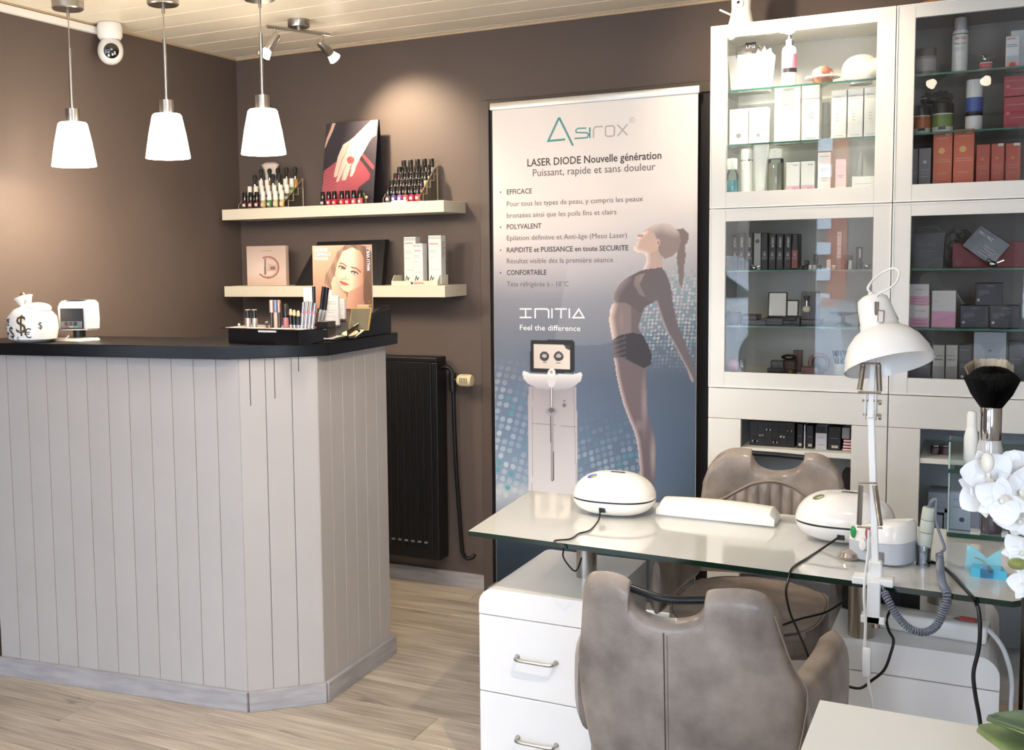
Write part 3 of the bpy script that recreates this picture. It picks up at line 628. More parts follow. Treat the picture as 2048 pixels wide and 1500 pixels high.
b = BM(); box(b, pl[0], pr[0], YBAN, YBAN + 0.0016, 0.06, zt, 0); sheet = obj('banner_sheet', b, mat('banner_film_back', (225, 225, 226), 0.5), ban)
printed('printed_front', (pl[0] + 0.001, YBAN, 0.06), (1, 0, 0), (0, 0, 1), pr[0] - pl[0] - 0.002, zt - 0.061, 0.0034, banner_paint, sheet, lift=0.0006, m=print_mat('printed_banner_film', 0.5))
b = BM(); box(b, pl[0] - 0.007, pr[0] + 0.007, YBAN - 0.012, YBAN + 0.012, zt - 0.002, zt + 0.028, bev=0.003); obj('top_rail', b, mat('satin_aluminium', (206, 204, 200), 0.35, metal=0.7), ban, sm=True)
b = BM(); box(b, pl[0] - 0.01, pr[0] + 0.01, YBAN - 0.09, YBAN + 0.05, 0.0, 0.075, bev=0.012); obj('base_case', b, _M['satin_aluminium'], ban, sm=True)
b = BM(); cyl(b, (-0.56, YBAN + 0.02, 0.07), (-0.56, YBAN + 0.02, zt), 0.008, 10); obj('support_pole', b, _M['satin_aluminium'], ban)
ink = mat('dark_ink', (64, 56, 58), 0.5); ink2 = mat('grey_ink', (104, 94, 94), 0.5); teal = mat('teal_ink', (84, 150, 150), 0.5); gr = mat('silver_ink', (186, 176, 176), 0.5); wh = mat('white_ink', (245, 244, 246), 0.5)
def bline(txt, x, y, x1, hpx, m, bold=0.0, y1=None, par=sheet, Yp=YBAN, lift=0.0016, align='LEFT'):
    p = onY(x, y, Yp); q = onY(x1, y if y1 is None else y1, Yp); d = np.linalg.norm(p - CAM); h = hpx * np.dot(p - CAM, RM[2]) / FPX
    return letters(txt, m, par, (p[0], Yp, p[2]), height=h, width=q[0] - p[0], bold=bold, lift=lift)
bline('LASER DIODE Nouvelle génération', 1055, 333, 1323, 15, ink, 0.012, 313)
bline('Puissant, rapide et sans douleur', 1066, 353, 1311, 15, ink2, 0, 338)
for t_, x, y, x1, m_, bo in (('EFFICACE', 1014, 389, 1064, ink, .012), ('Pour tous les types de peau, y compris les peaux', 1014, 413, 1286, ink2, 0), ('bronzées ainsi que les poils fins et clairs', 1014, 436, 1233, ink2, 0), ('POLYVALENT', 1014, 458.5, 1083, ink, .012), ('Epilation définitve et Anti-âge (Meso Laser)', 1014, 481, 1254, ink2, 0), ('RAPIDITE et PUISSANCE en toute SECURITE', 1014, 505, 1257, ink, .012), ('Résultat visible dés la première séance', 1014, 527, 1226, ink2, 0), ('CONFORTABLE', 1014, 550, 1093, ink, .012), ('Téte réfrigérée à - 10°C', 1014, 573, 1137, ink2, 0)):
    bline(t_, x, y, x1, 10.2, m_, bo)
for y in (384.5, 454.5, 500.5, 545.5):
    p = onY(1001.5, y, YBAN); b = BM(); lathe(b, [(0, 0), (0.0032, 0)], m=Matrix.Translation((p[0], YBAN - 0.0018, p[2])) @ Matrix.Rotation(PI / 2, 4, 'X'), seg=10, cap=False); obj('bullet', b, ink, sheet)
bline('Feel the difference', 1040, 660, 1161, 11, wh, 0.004)
# the logo: an A drawn as one bent line, then S I r O X
def P2(pts, cr=None):
    return [tuple(onY(960 + x / 3.262, 160 + y / 3.262, YBAN)[[0, 2]]) for x, y in pts]
b = BM(); stroke(b, P2([(556, 388), (446, 398), (514, 251), (520, 251), (607, 428)]), 0.0085, (0, YBAN - 0.0016, 0)); obj('logo_mark', b, teal, sheet)
b = BM(); stroke(b, P2([(694, 314), (640, 316), (626, 328), (628, 342), (700, 345), (710, 358), (700, 376), (617, 382)]), 0.0055, (0, YBAN - 0.0016, 0)); stroke(b, P2([(717, 310), (717, 380)]), 0.0065, (0, YBAN - 0.0016, 0)); obj('logo_letters', b, teal, sheet)
b = BM(); stroke(b, P2([(741, 378), (741, 325), (752, 306), (802, 303)]), 0.0055, (0, YBAN - 0.0016, 0)); stroke(b, P2([(824, 302), (866, 299), (878, 308), (877, 355), (868, 366), (832, 368), (820, 360), (819, 310)]), 0.0055, (0, YBAN - 0.0016, 0), closed=True)
stroke(b, P2([(898, 292), (962, 360)]), 0.0055, (0, YBAN - 0.0016, 0)); stroke(b, P2([(963, 288), (899, 366)]), 0.0055, (0, YBAN - 0.0018, 0)); obj('logo_letters', b, gr, sheet)
b = BM(); stroke(b, P2([(993 + 18 * math.cos(a), 262 + 18 * math.sin(a)) for a in np.linspace(0, 2 * PI, 21)[:-1]]), 0.0018, (0, YBAN - 0.0016, 0), closed=True); obj('registered_ring', b, gr, sheet)
bline('R', 960 + 986 / 3.262, 160 + 270 / 3.262, 960 + 1001 / 3.262, 5, gr)
def P3(pts): return [tuple(onY(960 + x / 2.587, 580 + y / 2.587, YBAN)[[0, 2]]) for x, y in pts]
b = BM()
for st in ([(206, 98), (268, 98)], [(206, 142), (268, 142)], [(237, 98), (237, 142)], [(286, 146), (286, 98), (346, 98), (356, 106), (356, 146)], [(373, 95), (373, 146)], [(388, 98), (450, 98)], [(420, 98), (420, 146)], [(463, 95), (463, 146)]):
    stroke(b, P3(st), 0.0062, (0, YBAN - 0.0016, 0))
stroke(b, P3([(512, 99), (538, 143), (482, 143)]), 0.0062, (0, YBAN - 0.0016, 0), closed=True); obj('lettering', b, wh, sheet)

# ------------------------------------------------------------------ glass-door cabinets
lac = mat('white_lacquer', (232, 230, 224), 0.3, coat=0.2)
ins = mat('white_melamine_inside', (236, 234, 226), 0.5)
pane = pane_mat('door_glass', (0.985, 0.988, 0.98), refl=0.85)
shg = pane_mat('glass_shelf_clear', (0.96, 0.985, 0.975), refl=0.7); edge = mat('green_glass_edge', (58, 118, 104), 0.15, coat=0.5)
CXS = [0.0, 0.6]
def glass_cabinet(x, z0, shelves, label, inm):
    t = thing('glass_door_cabinet', label, 'cabinet', (x + 0.3, 0.2, z0)); H = 0.64; w = 0.6; d = 0.016
    b = BM(); box(b, x, x + d, 0.02, YB, z0, z0 + H); box(b, x + w - d, x + w, 0.02, YB, z0, z0 + H); box(b, x + d, x + w - d, 0.02, YB, z0, z0 + d); box(b, x + d, x + w - d, 0.02, YB, z0 + H - d, z0 + H); box(b, x + d, x + w - d, YB - 0.01, YB, z0 + d, z0 + H - d); obj('carcass', b, inm, t)
    g = 0.0015; f = 0.056; a0, a1, b0, b1 = x + g, x + w - g, z0 + g, z0 + H - g
    b = BM(); box(b, a0, a0 + f, 0, 0.019, b0, b1, bev=0.0015, seg=1); box(b, a1 - f, a1, 0, 0.019, b0, b1, bev=0.0015, seg=1); box(b, a0 + f, a1 - f, 0, 0.019, b0, b0 + f, bev=0.001, seg=1); box(b, a0 + f, a1 - f, 0, 0.019, b1 - f + 0.012, b1, bev=0.001, seg=1)
    dr_ = obj('door', b, lac, t)
    b = BM()                                   # a thin raised outer edge
    for q in ((a0, a0 + 0.004, b0, b1), (a1 - 0.004, a1, b0, b1), (a0 + 0.004, a1 - 0.004, b0, b0 + 0.004), (a0 + 0.004, a1 - 0.004, b1 - 0.004, b1)): box(b, q[0], q[1], -0.003, 0.0, q[2], q[3])
    obj('edge_strip', b, mat('bright_edge', (250, 248, 242), 0.3), dr_)
    b = BM(); box(b, a0 + f - 0.005, a1 - f + 0.005, 0.008, 0.011, b0 + f - 0.005, b1 - f + 0.017); obj('glass_pane', b, pane, dr_)
    b = BM()
    for hz in (b0 + 0.07, b1 - 0.07): box(b, x + d, x + d + 0.03, 0.022, 0.06, hz - 0.012, hz + 0.012, bev=0.002, seg=1)
    obj('hinge', b, mat('dull_zinc', (96, 92, 88), 0.4, metal=0.8), t)
    for sz in shelves:
        b = BM(); box(b, x + d + 0.002, x + w - d - 0.002, 0.032, YB - 0.02, sz - 0.005, sz); s_ = obj('glass_shelf', b, shg, t)
        b = BM(); box(b, x + d + 0.002, x + w - d - 0.002, 0.029, 0.032, sz - 0.0055, sz + 0.0005); obj('shelf_edge', b, edge, s_)
    return t
ZU, ZM = 1.65, 1.01
SU1, SU2, SU3 = 2.066, 1.876, ZU + 0.046
SM1, SM2, SM3 = 1.430, 1.232, ZM + 0.046
glass_cabinet(0.0, ZU, (SU1, SU2), 'white glass-door cabinet, upper left, brightly lit with white cosmetics', ins)
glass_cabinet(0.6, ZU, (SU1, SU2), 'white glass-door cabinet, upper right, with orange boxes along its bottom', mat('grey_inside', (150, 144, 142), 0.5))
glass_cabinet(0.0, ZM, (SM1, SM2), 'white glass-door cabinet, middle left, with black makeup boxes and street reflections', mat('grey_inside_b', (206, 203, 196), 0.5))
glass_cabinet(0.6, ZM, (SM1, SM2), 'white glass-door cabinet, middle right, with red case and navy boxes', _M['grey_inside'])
light('cabinet_lamp', 'SPOT', (0.24, 0.10, ZU + 0.60), 32.0, (1.0, 0.96, 0.9), 0.015, spot=2.3, blend=0.9, target=(0.22, 0.25, ZU))
b = BM(); cyl(b, (0.24, 0.10, ZU + 0.612), (0.24, 0.10, ZU + 0.624), 0.028, 20); o = obj('puck_light', b, mat('lit_lens', (255, 250, 240), 0.3, emis=((255, 244, 226), 4.0)), sm=True); tag(o, 'small round light under the top of the upper left cabinet', 'light')
# the deeper doors' ledge behind the glass (the cabinet floor is level with the lower rail)
for x, z in ((0, ZU), (0.6, ZU), (0, ZM), (0.6, ZM)): pass
def base_cabinet(x, label, zs, op):
    t = thing('open_base_cabinet', label, 'cabinet', (x + 0.3, 0.2, 0)); g = 0.0015; d = 0.016; w = 0.6
    b = BM(); box(b, x, x + d, 0.02, YB, 0, 1.01); box(b, x + w - d, x + w, 0.02, YB, 0, 1.01); box(b, x + d, x + w - d, 0.02, YB, 0.94, 1.01); box(b, x + d, x + w - d, YB - 0.01, YB, 0, 0.94); box(b, x + d, x + w - d, 0.02, YB - 0.01, 0, 0.06); obj('carcass', b, mat('blue_grey_inside', (188, 194, 202), 0.5), t)
    b = BM(); box(b, x + g, x + w - g, 0, 0.019, 0.899, 1.01 - g, bev=0.0015, seg=1); obj('fascia', b, lac, t)
    for a0, a1 in ((x + g, x + op[0]), (x + op[1], x + w - g)): b = BM(); box(b, a0, a1, 0, 0.019, 0.0, 0.8975, bev=0.0015, seg=1); obj('stile', b, lac, t)
    for sz in zs: b = BM(); box(b, x + op[0], x + op[1], 0.006, YB - 0.01, sz - 0.018, sz, bev=0.001, seg=1); obj('shelf', b, ins, t)
    return t
base_cabinet(0.0, 'white open-front base cabinet, left, behind the far leather chair', (0.797, 0.50), (0.117, 0.486))
base_cabinet(0.6, 'white open-front base cabinet, right, with glass jars on its shelf', (0.80, 0.50), (0.10, 0.49))

# ------------------------------------------------------------------ things on the shelves
def pxX(x, y, Y): return onY(x, y, Y)[0]
def pxZ(x, y, Y): return onY(x, y, Y)[2]
printdark = mat('fine_print_grey', (140, 138, 140), 0.5); printwhite = mat('fine_print_white', (224, 224, 226), 0.5)
def carton(x0, x1, yt, z0, Yf, depth, rgb, label, cat='box', name='cosmetic_box', group=None, band=None, marks=(), badge=None, sticker=None, rough=0.4, tmat=None, lines=None, rot=0.0):
    """x0,x1,yt: left, right and top where the photograph shows the front face; it stands at z0 on plane Yf"""
    yb = 0.5 * (yt + yt); X0, X1 = pxX(x0, yt, Yf), pxX(x1, yt, Yf); z1 = max(pxZ((x0 + x1) / 2, yt, Yf), z0 + 0.008)
    t = thing(name, label, cat, ((X0 + X1) / 2, Yf + depth / 2, z0), group)
    w, h = X1 - X0, z1 - z0
    m = mat('card_%d_%d_%d' % rgb, rgb, rough)
    b = BM(); box(b, X0 + 0.0004, X1 - 0.0004, Yf, Yf + depth, z0, z1, bev=min(0.0012, w * 0.08), seg=1); body = obj('carton', b, m, t)
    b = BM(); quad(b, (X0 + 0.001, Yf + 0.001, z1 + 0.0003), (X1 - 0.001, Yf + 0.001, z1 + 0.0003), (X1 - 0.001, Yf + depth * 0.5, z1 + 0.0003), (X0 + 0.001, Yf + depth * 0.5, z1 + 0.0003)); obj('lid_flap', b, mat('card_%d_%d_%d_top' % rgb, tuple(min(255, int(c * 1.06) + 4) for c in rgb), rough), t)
    n = 0
    def patch(u0, u1, v0, v1, mm, nm='print'):
        bb = BM(); e = 0.0006; xa, xb, za, zb = X0 + u0 * w, X0 + u1 * w, z0 + v0 * h, z0 + v1 * h
        quad(bb, (xa, Yf - e, za), (xb, Yf - e, za), (xb, Yf - e, zb), (xa, Yf - e, zb)); obj(nm, bb, mm, t)
    if band: patch(0.0 + 0.02, 0.98, band[0], band[1], mat('ink_%d_%d_%d' % band[2], band[2], 0.45), 'colour_band')
    lm = mat('ink_%d_%d_%d' % lines[1], lines[1], 0.5) if lines else printdark
    if lines and w > 0.012:
        bb = BM(); e = 0.0009
        for (u0, u1, v) in lines[0]:
            th = min(0.0016, h * 0.03); zc = z0 + v * h; quad(bb, (X0 + u0 * w, Yf - e, zc), (X0 + u1 * w, Yf - e, zc), (X0 + u1 * w, Yf - e, zc + th), (X0 + u0 * w, Yf - e, zc + th))
        obj('text_lines', bb, lm, t)
    if badge:
        u, v, r, c_ = badge; bb = BM(); lathe(bb, [(0, 0), (r * w, 0)], m=Matrix.Translation((X0 + u * w, Yf - 0.0008, z0 + v * h)) @ Matrix.Rotation(PI / 2, 4, 'X'), seg=14, cap=False); obj('emblem', bb, mat('ink_%d_%d_%d' % c_, c_, 0.4), t)
    if sticker: patch(*sticker[:4], mat('ink_%d_%d_%d' % sticker[4], sticker[4], 0.5), 'price_sticker')
    return t
L3 = ((0.2, 0.8, 0.62), (0.25, 0.7, 0.56), (0.2, 0.8, 0.12))
def bottle(xc, wpx, yt, z0, Yc, prof, parts, label, cat='bottle', name='bottle', seg=20, group=None, ell_y=1.0):
    """prof: list of (radius share, height share) bands given per part: parts = [(name, material, [(r,h),...])]; radius 1 = half of wpx"""
    X0, X1 = pxX(xc - wpx / 2, yt, Yc), pxX(xc + wpx / 2, yt, Yc); r = (X1 - X0) / 2; xm = (X0 + X1) / 2; H = pxZ(xc, yt, Yc) - z0
    t = thing(name, label, cat, (xm, Yc, z0), group)
    for nm, mm, pf in parts:
        b = BM(); lathe(b, [(a * r, c * H) for a, c in pf], (0, 0, 0), seg, cap=False, m=Matrix.Diagonal((1, ell_y, 1, 1))); obj(nm, b, mm, t, sm=True, local=True)
    return t
wplas = mat('white_bottle_plastic', (240, 238, 232), 0.3); ccard = (243, 241, 236)
YI = 0.10
# upper left cabinet, top shelf
def paper_bag(x0, x1, yt, z0, Yf, depth, m, label, flare=0.012, name='paper_bag'):
    X0, X1 = pxX(x0, yt, Yf), pxX(x1, yt, Yf); z1 = pxZ((x0 + x1) / 2, yt, Yf); t = thing(name, label, 'bag', ((X0 + X1) / 2, Yf + depth / 2, z0))
    b = BM(); 
    a = [(X0 + flare, Yf + 0.004), (X1 - flare, Yf + 0.004), (X1 - flare, Yf + depth - 0.004), (X0 + flare, Yf + depth - 0.004)]; c = [(X0, Yf), (X1, Yf), (X1, Yf + depth), (X0, Yf + depth)]
    va = [b.verts.new((*p, z0)) for p in a]; vc = [b.verts.new((*p, z1)) for p in c]; b.faces.new(va)
    mid = []
    for k in range(4): b.faces.new((va[k], va[(k + 1) % 4], vc[(k + 1) % 4], vc[k]))
    ii = [b.verts.new((X0 + 0.004 if k in (0, 3) else X1 - 0.004, Yf + 0.004 if k < 2 else Yf + depth - 0.004, z1)) for k in range(4)]
    dd = [b.verts.new((v.co.x, v.co.y, z1 - 0.03)) for v in ii]
    for k in range(4): b.faces.new((vc[k], vc[(k + 1) % 4], ii[(k + 1) % 4], ii[k])); b.faces.new((ii[k], ii[(k + 1) % 4], dd[(k + 1) % 4], dd[k]))
    b.faces.new(dd); obj('bag', b, m, t)
    return t, X0, X1, z1
t, X0, X1, z1 = paper_bag(1456, 1542, 108, SU1, YI, 0.09, mat('white_bag_paper', (240, 240, 238), 0.4), 'white paper carrier bag with black square letter tag in lit cabinet')
b = BM()
for k in range(9):
    a = k * 0.7; cx_ = X0 + (X1 - X0) * (0.12 + 0.76 * k / 8); h = 0.018 + 0.016 * ((k * 37) % 5) / 4
    vs = [b.verts.new(p) for p in ((cx_ - 0.02, YI + 0.02 + 0.01 * (k % 3), z1 - 0.02), (cx_ + 0.02, YI + 0.03, z1 - 0.02), (cx_ + 0.012 * math.cos(a), YI + 0.045, z1 + h), (cx_ - 0.02, YI + 0.05, z1 + h * 0.4))]; b.faces.new(vs[:3]); b.faces.new((vs[0], vs[2], vs[3]))
obj('tissue_paper', b, mat('tissue_grey', (206, 206, 208), 0.5), t)
p0, p1 = onY(1491, 104, YI - 0.004), onY(1512, 84, YI - 0.004); b = BM(); box(b, p0[0], p1[0], YI - 0.006, YI - 0.003, p0[2], p1[2]); tg_ = obj('black_tag', b, mat('black_card', (28, 28, 30), 0.45), t)
letters('LPG', wh, tg_, (p0[0] + 0.003, YI - 0.006, p0[2] + 0.012), height=0.011, width=(p1[0] - p0[0]) - 0.006, bold=0.01)
b = BM(); tube(b, smooth_path([(X0 + 0.03, YI, z1 - 0.01), (X0 + 0.035, YI - 0.002, z1 + 0.02), ((X0 + X1) / 2, YI - 0.003, z1 + 0.032), (X1 - 0.035, YI - 0.002, z1 + 0.02), (X1 - 0.03, YI, z1 - 0.01)], 5), 0.0015, 6); obj('handle', b, mat('grey_cord', (120, 120, 118), 0.6), t)
for k, (xx, yy, ww) in enumerate(((1489, 128, 10), (1500, 120, 8), (1506, 132, 7))):
    p = onY(xx, yy, YI - 0.001); b = BM(); stroke(b, [(0, 0), (0.008, 0.004), (0.003, 0.012), (0.014, 0.016)], 0.0016, (p[0], YI - 0.0016, p[2])); obj('scribble', b, printdark, t)
bk = mat('black_pump_plastic', (26, 27, 31), 0.3); pk = mat('pink_label', (232, 128, 152), 0.4)
bottle(1579, 30, 70, SU1, 0.13, None, [('flask', wplas, [(0, 0), (0.94, 0), (1.0, 0.03), (1.0, 0.68), (0.85, 0.76), (0.45, 0.80), (0.4, 0.82)]), ('label', pk, [(1.02, 0.36), (1.02, 0.64)]), ('brand_strip', mat('black_label', (30, 30, 32), 0.4), [(1.03, 0.30), (1.03, 0.38)]), ('pump_collar', bk, [(0, 0.80), (0.5, 0.80), (0.5, 0.90), (0.3, 0.92), (0.0, 0.92)]), ('spray_head', bk, [(0, 0.91), (0.25, 0.91), (0.25, 1.0), (0, 1.0)])], 'white spray bottle with pink label and black nozzle in lit cabinet')
t = thing('rose_ornament', 'rose gold crinkled ball ornament set in a white saucer ring', 'ornament', (pxX(1645, 160, 0.14), 0.14, SU1))
rg = mat('rose_gold_foil', (206, 140, 116), 0.25, metal=0.7, noise=0.25, nscale=60); R0 = 0.036; zc = SU1 + 0.036
b = BM(); bmesh.ops.create_icosphere(b, subdivisions=3, radius=1.0)
for v in b.verts: s_ = 1 + 0.09 * math.sin(v.co.x * 9 + v.co.z * 5) * math.cos(v.co.y * 8 + v.co.x * 4); v.co = Vector((v.co.x * R0 * s_, v.co.y * R0 * s_, v.co.z * 0.036 * s_ + 0.037))
obj('crinkled_ball', b, rg, t, sm=True, local=True)
b = BM(); lathe(b, [(0.034, 0.032), (0.058, 0.030), (0.060, 0.033), (0.058, 0.036), (0.034, 0.038)], seg=32, cap=False); obj('saucer_ring', b, wplas, t, sm=True, local=True)
t = thing('facial_steamer', 'white rounded facial steamer on the top shelf of the lit cabinet', 'appliance', (pxX(1722, 150, 0.16), 0.16, SU1))
b = BM(); ellipsoid(b, (0, 0, 0.052), (0.062, 0.05, 0.052), 28, 16, pw=0.8); obj('body', b, wp, t, sm=True, local=True)
b = BM(); lathe(b, [(0, 0), (0.03, 0), (0.03, 0.035), (0.024, 0.04), (0, 0.04)], m=Matrix.Translation((0.03, -0.02, 0.05)) @ Matrix.Rotation(PI / 2.3, 4, 'Y'), cap=False); obj('nozzle', b, wplas, t, sm=True, local=True)
b = BM(); lathe(b, [(0, 0), (0.04, 0), (0.036, 0.012), (0, 0.012)], cap=False); obj('foot', b, wplas, t, sm=True, local=True)
# second shelf
em = (150, 148, 150)
carton(1459, 1497, 218, SU2, YI, 0.05, ccard, 'small white carton with round grey emblem, left of two on second shelf', badge=(0.5, 0.28, 0.13, em), lines=(((0.15, 0.8, 0.8), (0.2, 0.7, 0.74)), (170, 168, 168)))
carton(1498, 1536, 215, SU2, YI, 0.05, ccard, 'small white carton beside its twin, touching the big white cartons', badge=(0.5, 0.26, 0.1, em), lines=(((0.2, 0.75, 0.82),), (170, 168, 168)))
carton(1549, 1601, 174, SU2, YI + 0.02, 0.07, ccard, 'large blank white carton, widest on the second lit shelf', lines=(((0.5, 0.8, 0.5), (0.5, 0.75, 0.45), (0.2, 0.8, 0.06)), (186, 184, 184)))
carton(1604, 1640, 171, SU2, YI, 0.06, ccard, 'tall white carton with small grey square emblem', lines=(((0.3, 0.7, 0.5), (0.32, 0.68, 0.46), (0.3, 0.7, 0.42), (0.2, 0.8, 0.06)), (120, 120, 122)))
for k, (a, c, y) in enumerate(((1663, 1694, 180), (1696, 1727, 177), (1729, 1760, 174))):
    carton(a, c, y, SU2, YI, 0.05, ccard, 'slim white carton on second lit shelf, %s of three at right' % ('left', 'middle', 'right')[k], lines=(((0.2, 0.6, 0.86), (0.15, 0.75, 0.8), (0.3, 0.5, 0.5), (0.3, 0.5, 0.44), (0.3, 0.5, 0.38), (0.2, 0.8, 0.08)), (170, 168, 170)), group=None)
bottle(1652, 15, 205, SU2, 0.22, None, [('jar', wplas, [(0, 0), (0.9, 0), (1, 0.1), (1, 0.55), (0.9, 0.6)]), ('lid', wplas, [(0, 0.6), (1, 0.6), (1, 0.95), (0.8, 1.0), (0, 1.0)])], 'small white jar between cartons on the second lit shelf', 'jar', 'jar')
# bottom of the upper left cabinet
clr = pane_mat('clear_bottle', (0.86, 0.90, 0.88), refl=1.6)
bottle(1465, 24, 316, SU3, 0.10, None, [('flask', pane_mat('clear_plastic', (0.9, 0.95, 0.95)), [(0, 0), (0.95, 0), (1, 0.03), (1, 0.55), (0.7, 0.66), (0.65, 0.7)]), ('turquoise_liquid', mat('turquoise_liquid', (64, 190, 200), 0.15), [(0, 0.02), (0.9, 0.02), (0.9, 0.42), (0, 0.42)]), ('cap', wplas, [(0, 0.7), (0.8, 0.7), (0.85, 0.74), (0.85, 0.98), (0, 1.0)])], 'small clear bottle with turquoise liquid and white cap')
bottle(1494, 25, 298, SU3, 0.12, None, [('flask', wplas, [(0, 0), (0.95, 0), (1, 0.03), (1, 0.72), (0.96, 0.74)]), ('neck_ring', mat('chrome', (210, 210, 212), 0.1, metal=1), [(0.98, 0.74), (0.98, 0.77)]), ('cap', wplas, [(0.96, 0.77), (0.96, 0.97), (0.8, 1.0), (0, 1.0)])], 'white cylindrical lotion bottle with chrome neck ring')
t = bottle(1522, 32, 288, SU3, 0.12, None, [('cap', wplas, [(0, 0), (0.62, 0), (0.62, 0.12), (0, 0.12)]), ('tube', wplas, [(0, 0.12), (0.66, 0.12), (0.74, 0.3), (0.86, 0.7), (1.0, 1.0), (0, 1.0)])], 'white squeeze tube standing on its cap, wider at the top', 'tube', 'squeeze_tube', ell_y=0.6)
bottle(1552, 32, 297, SU3, 0.12, None, [('flask', clr, [(0, 0), (0.96, 0), (1, 0.02), (1, 0.74), (0.9, 0.78)]), ('lotion', mat('pale_lotion', (214, 206, 190), 0.3), [(0, 0.01), (0.92, 0.01), (0.92, 0.68), (0, 0.68)]), ('cap', wplas, [(0, 0.78), (0.86, 0.78), (0.86, 0.98), (0, 1.0)])], 'broad clear bottle of pale lotion with white cap')
pb = (236, 190, 206)
carton(1572, 1600, 325, SU3, YI, 0.045, ccard, 'white carton with pink lower band, left of the pink-banded pair', band=(0.0, 0.27, pb), lines=(((0.45, 0.9, 0.2), (0.5, 0.9, 0.15), (0.5, 0.85, 0.9)), (150, 100, 120)))
carton(1602, 1630, 323, SU3, YI, 0.045, ccard, 'white carton with pink lower band, right of the pink-banded pair', band=(0.0, 0.27, pb), lines=(((0.45, 0.9, 0.2), (0.5, 0.9, 0.15), (0.5, 0.85, 0.9)), (150, 100, 120)))
carton(1636, 1662, 305, SU3, YI, 0.04, (246, 236, 232), 'tall ivory carton with fine print in the lit cabinet', lines=(((0.1, 0.9, 0.9), (0.2, 0.8, 0.6), (0.2, 0.75, 0.55), (0.25, 0.8, 0.36), (0.3, 0.7, 0.3), (0.35, 0.65, 0.1)), (170, 150, 150)))
carton(1671, 1693, 318, SU3, YI + 0.01, 0.035, (244, 230, 234), 'narrow pale pink carton in the lit cabinet', band=(0.2, 0.85, (240, 214, 222)), lines=(((0.2, 0.8, 0.5), (0.3, 0.7, 0.45)), (160, 120, 135)))
carton(1704, 1760, 352, SU3, YI, 0.07, ccard, 'flat white carton lying at the right end of the lit cabinet', lines=(((0.1, 0.7, 0.5),), (200, 196, 196)))
t = bottle(1714, 17, 302, SU3, 0.22, None, [('cap', wplas, [(0, 0), (0.9, 0), (0.9, 0.15), (0, 0.15)]), ('tube', wplas, [(0, 0.15), (1.0, 0.15), (0.9, 0.6), (0.3, 1.0), (0, 1.0)])], 'white tube leaning behind the flat white carton', 'tube', 'squeeze_tube'); t.rotation_euler = (0, 0.10, 0)
# upper right cabinet
gd = mat('grey_lid', (96, 88, 86), 0.4); gj = mat('smoky_jar', (150, 142, 138), 0.35)
bottle(1852, 42, 98, SU1, 0.12, None, [('jar', gj, [(0, 0), (0.85, 0), (0.95, 0.1), (1, 0.7), (0.98, 0.72)]), ('lid', gd, [(0, 0.72), (1.02, 0.72), (1.02, 0.92), (0.95, 1.0), (0, 1.0)]), ('label', mat('grey_label', (178, 172, 168), 0.4), [(1.01, 0.2), (1.02, 0.62)])], 'wide grey cream jar with dark lid on upper right shelf', 'jar', 'cream_jar')
t = bottle(1922, 33, 36, SU1, 0.13, None, [('can', mat('white_can', (232, 232, 230), 0.3), [(0, 0), (0.97, 0), (1, 0.02), (1, 0.74), (0.85, 0.78), (0.8, 0.78)]), ('green_ring', mat('dark_green_ink', (52, 92, 74), 0.4), [(1.01, 0.70), (1.01, 0.715)]), ('cap', mat('grey_cap', (176, 172, 172), 0.35), [(0, 0.78), (0.78, 0.78), (0.78, 0.94), (0.7, 1.0), (0, 1.0)])], 'white foot spray can with grey cap and green ring', 'spray can', 'spray_can')
redink = mat('red_ink', (206, 44, 52), 0.4); greenink = mat('green_ink', (60, 120, 70), 0.4)
p = onY(1907, 80, 0.108); letters('GEHWOL', redink, t, (p[0] + 0.003, 0.110, p[2]), height=0.0085, width=0.034, bold=0.02, lift=0.004); letters('Pflegespray', greenink, t, (p[0] + 0.003, 0.110, p[2] - 0.016), height=0.006, width=0.034, bold=0.01, lift=0.004)
for k in range(3):
    b = BM(); stroke(b, [(0, 0), (0.028, 0)], 0.001, (p[0] + 0.006, 0.106, p[2] - 0.026 - 0.005 * k)); obj('fine_print', b, printdark, t)
silver = mat('silver_metal', (200, 198, 196), 0.22, metal=1.0)
def bird(x, y, z, s, label, rz=0.0, lift=0.0):
    t = thing('bird_figurine', label, 'figurine', (x, y, z)); t.rotation_euler = (0, 0, rz)
    b = BM(); ellipsoid(b, (0, 0, 0.55 * s), (0.62 * s, 0.42 * s, 0.48 * s), 18, 12, m=Matrix.Rotation(0.18, 4, 'Y')); obj('body', b, silver, t, sm=True, local=True)
    b = BM(); ellipsoid(b, (-0.42 * s, 0, 1.05 * s), (0.3 * s, 0.28 * s, 0.28 * s), 14, 10); h = obj('head', b, silver, t, sm=True, local=True)
    b = BM(); lathe(b, [(0.08 * s, 0), (0.0, 0.24 * s)], m=Matrix.Translation((-0.68 * s, 0, 1.03 * s)) @ Matrix.Rotation(-PI / 2 - 0.1, 4, 'Y'), seg=8, cap=True); obj('beak', b, silver, h, local=True)
    b = BM(); ellipsoid(b, (-0.55 * s, -0.2 * s, 1.12 * s), (0.06 * s, 0.06 * s, 0.06 * s), 8, 6); obj('eye', b, mat('dark_eye', (30, 28, 28), 0.3), h, local=True)
    b = BM(); prism(b, [(0.35, 0.55), (0.5, 0.75), (1.45, 1.15), (1.5, 1.02)], lambda a, c: (a * s, -0.12 * s, c * s), lambda a, c: (a * s, 0.12 * s, c * s)); obj('tail', b, silver, t, local=True)
    b = BM(); cyl(b, (-0.05 * s, -0.12 * s, 0), (-0.02 * s, -0.1 * s, 0.25 * s), 0.05 * s, 6); cyl(b, (-0.05 * s, 0.12 * s, 0), (-0.02 * s, 0.1 * s, 0.25 * s), 0.05 * s, 6); obj('feet', b, silver, t, local=True)
    return t
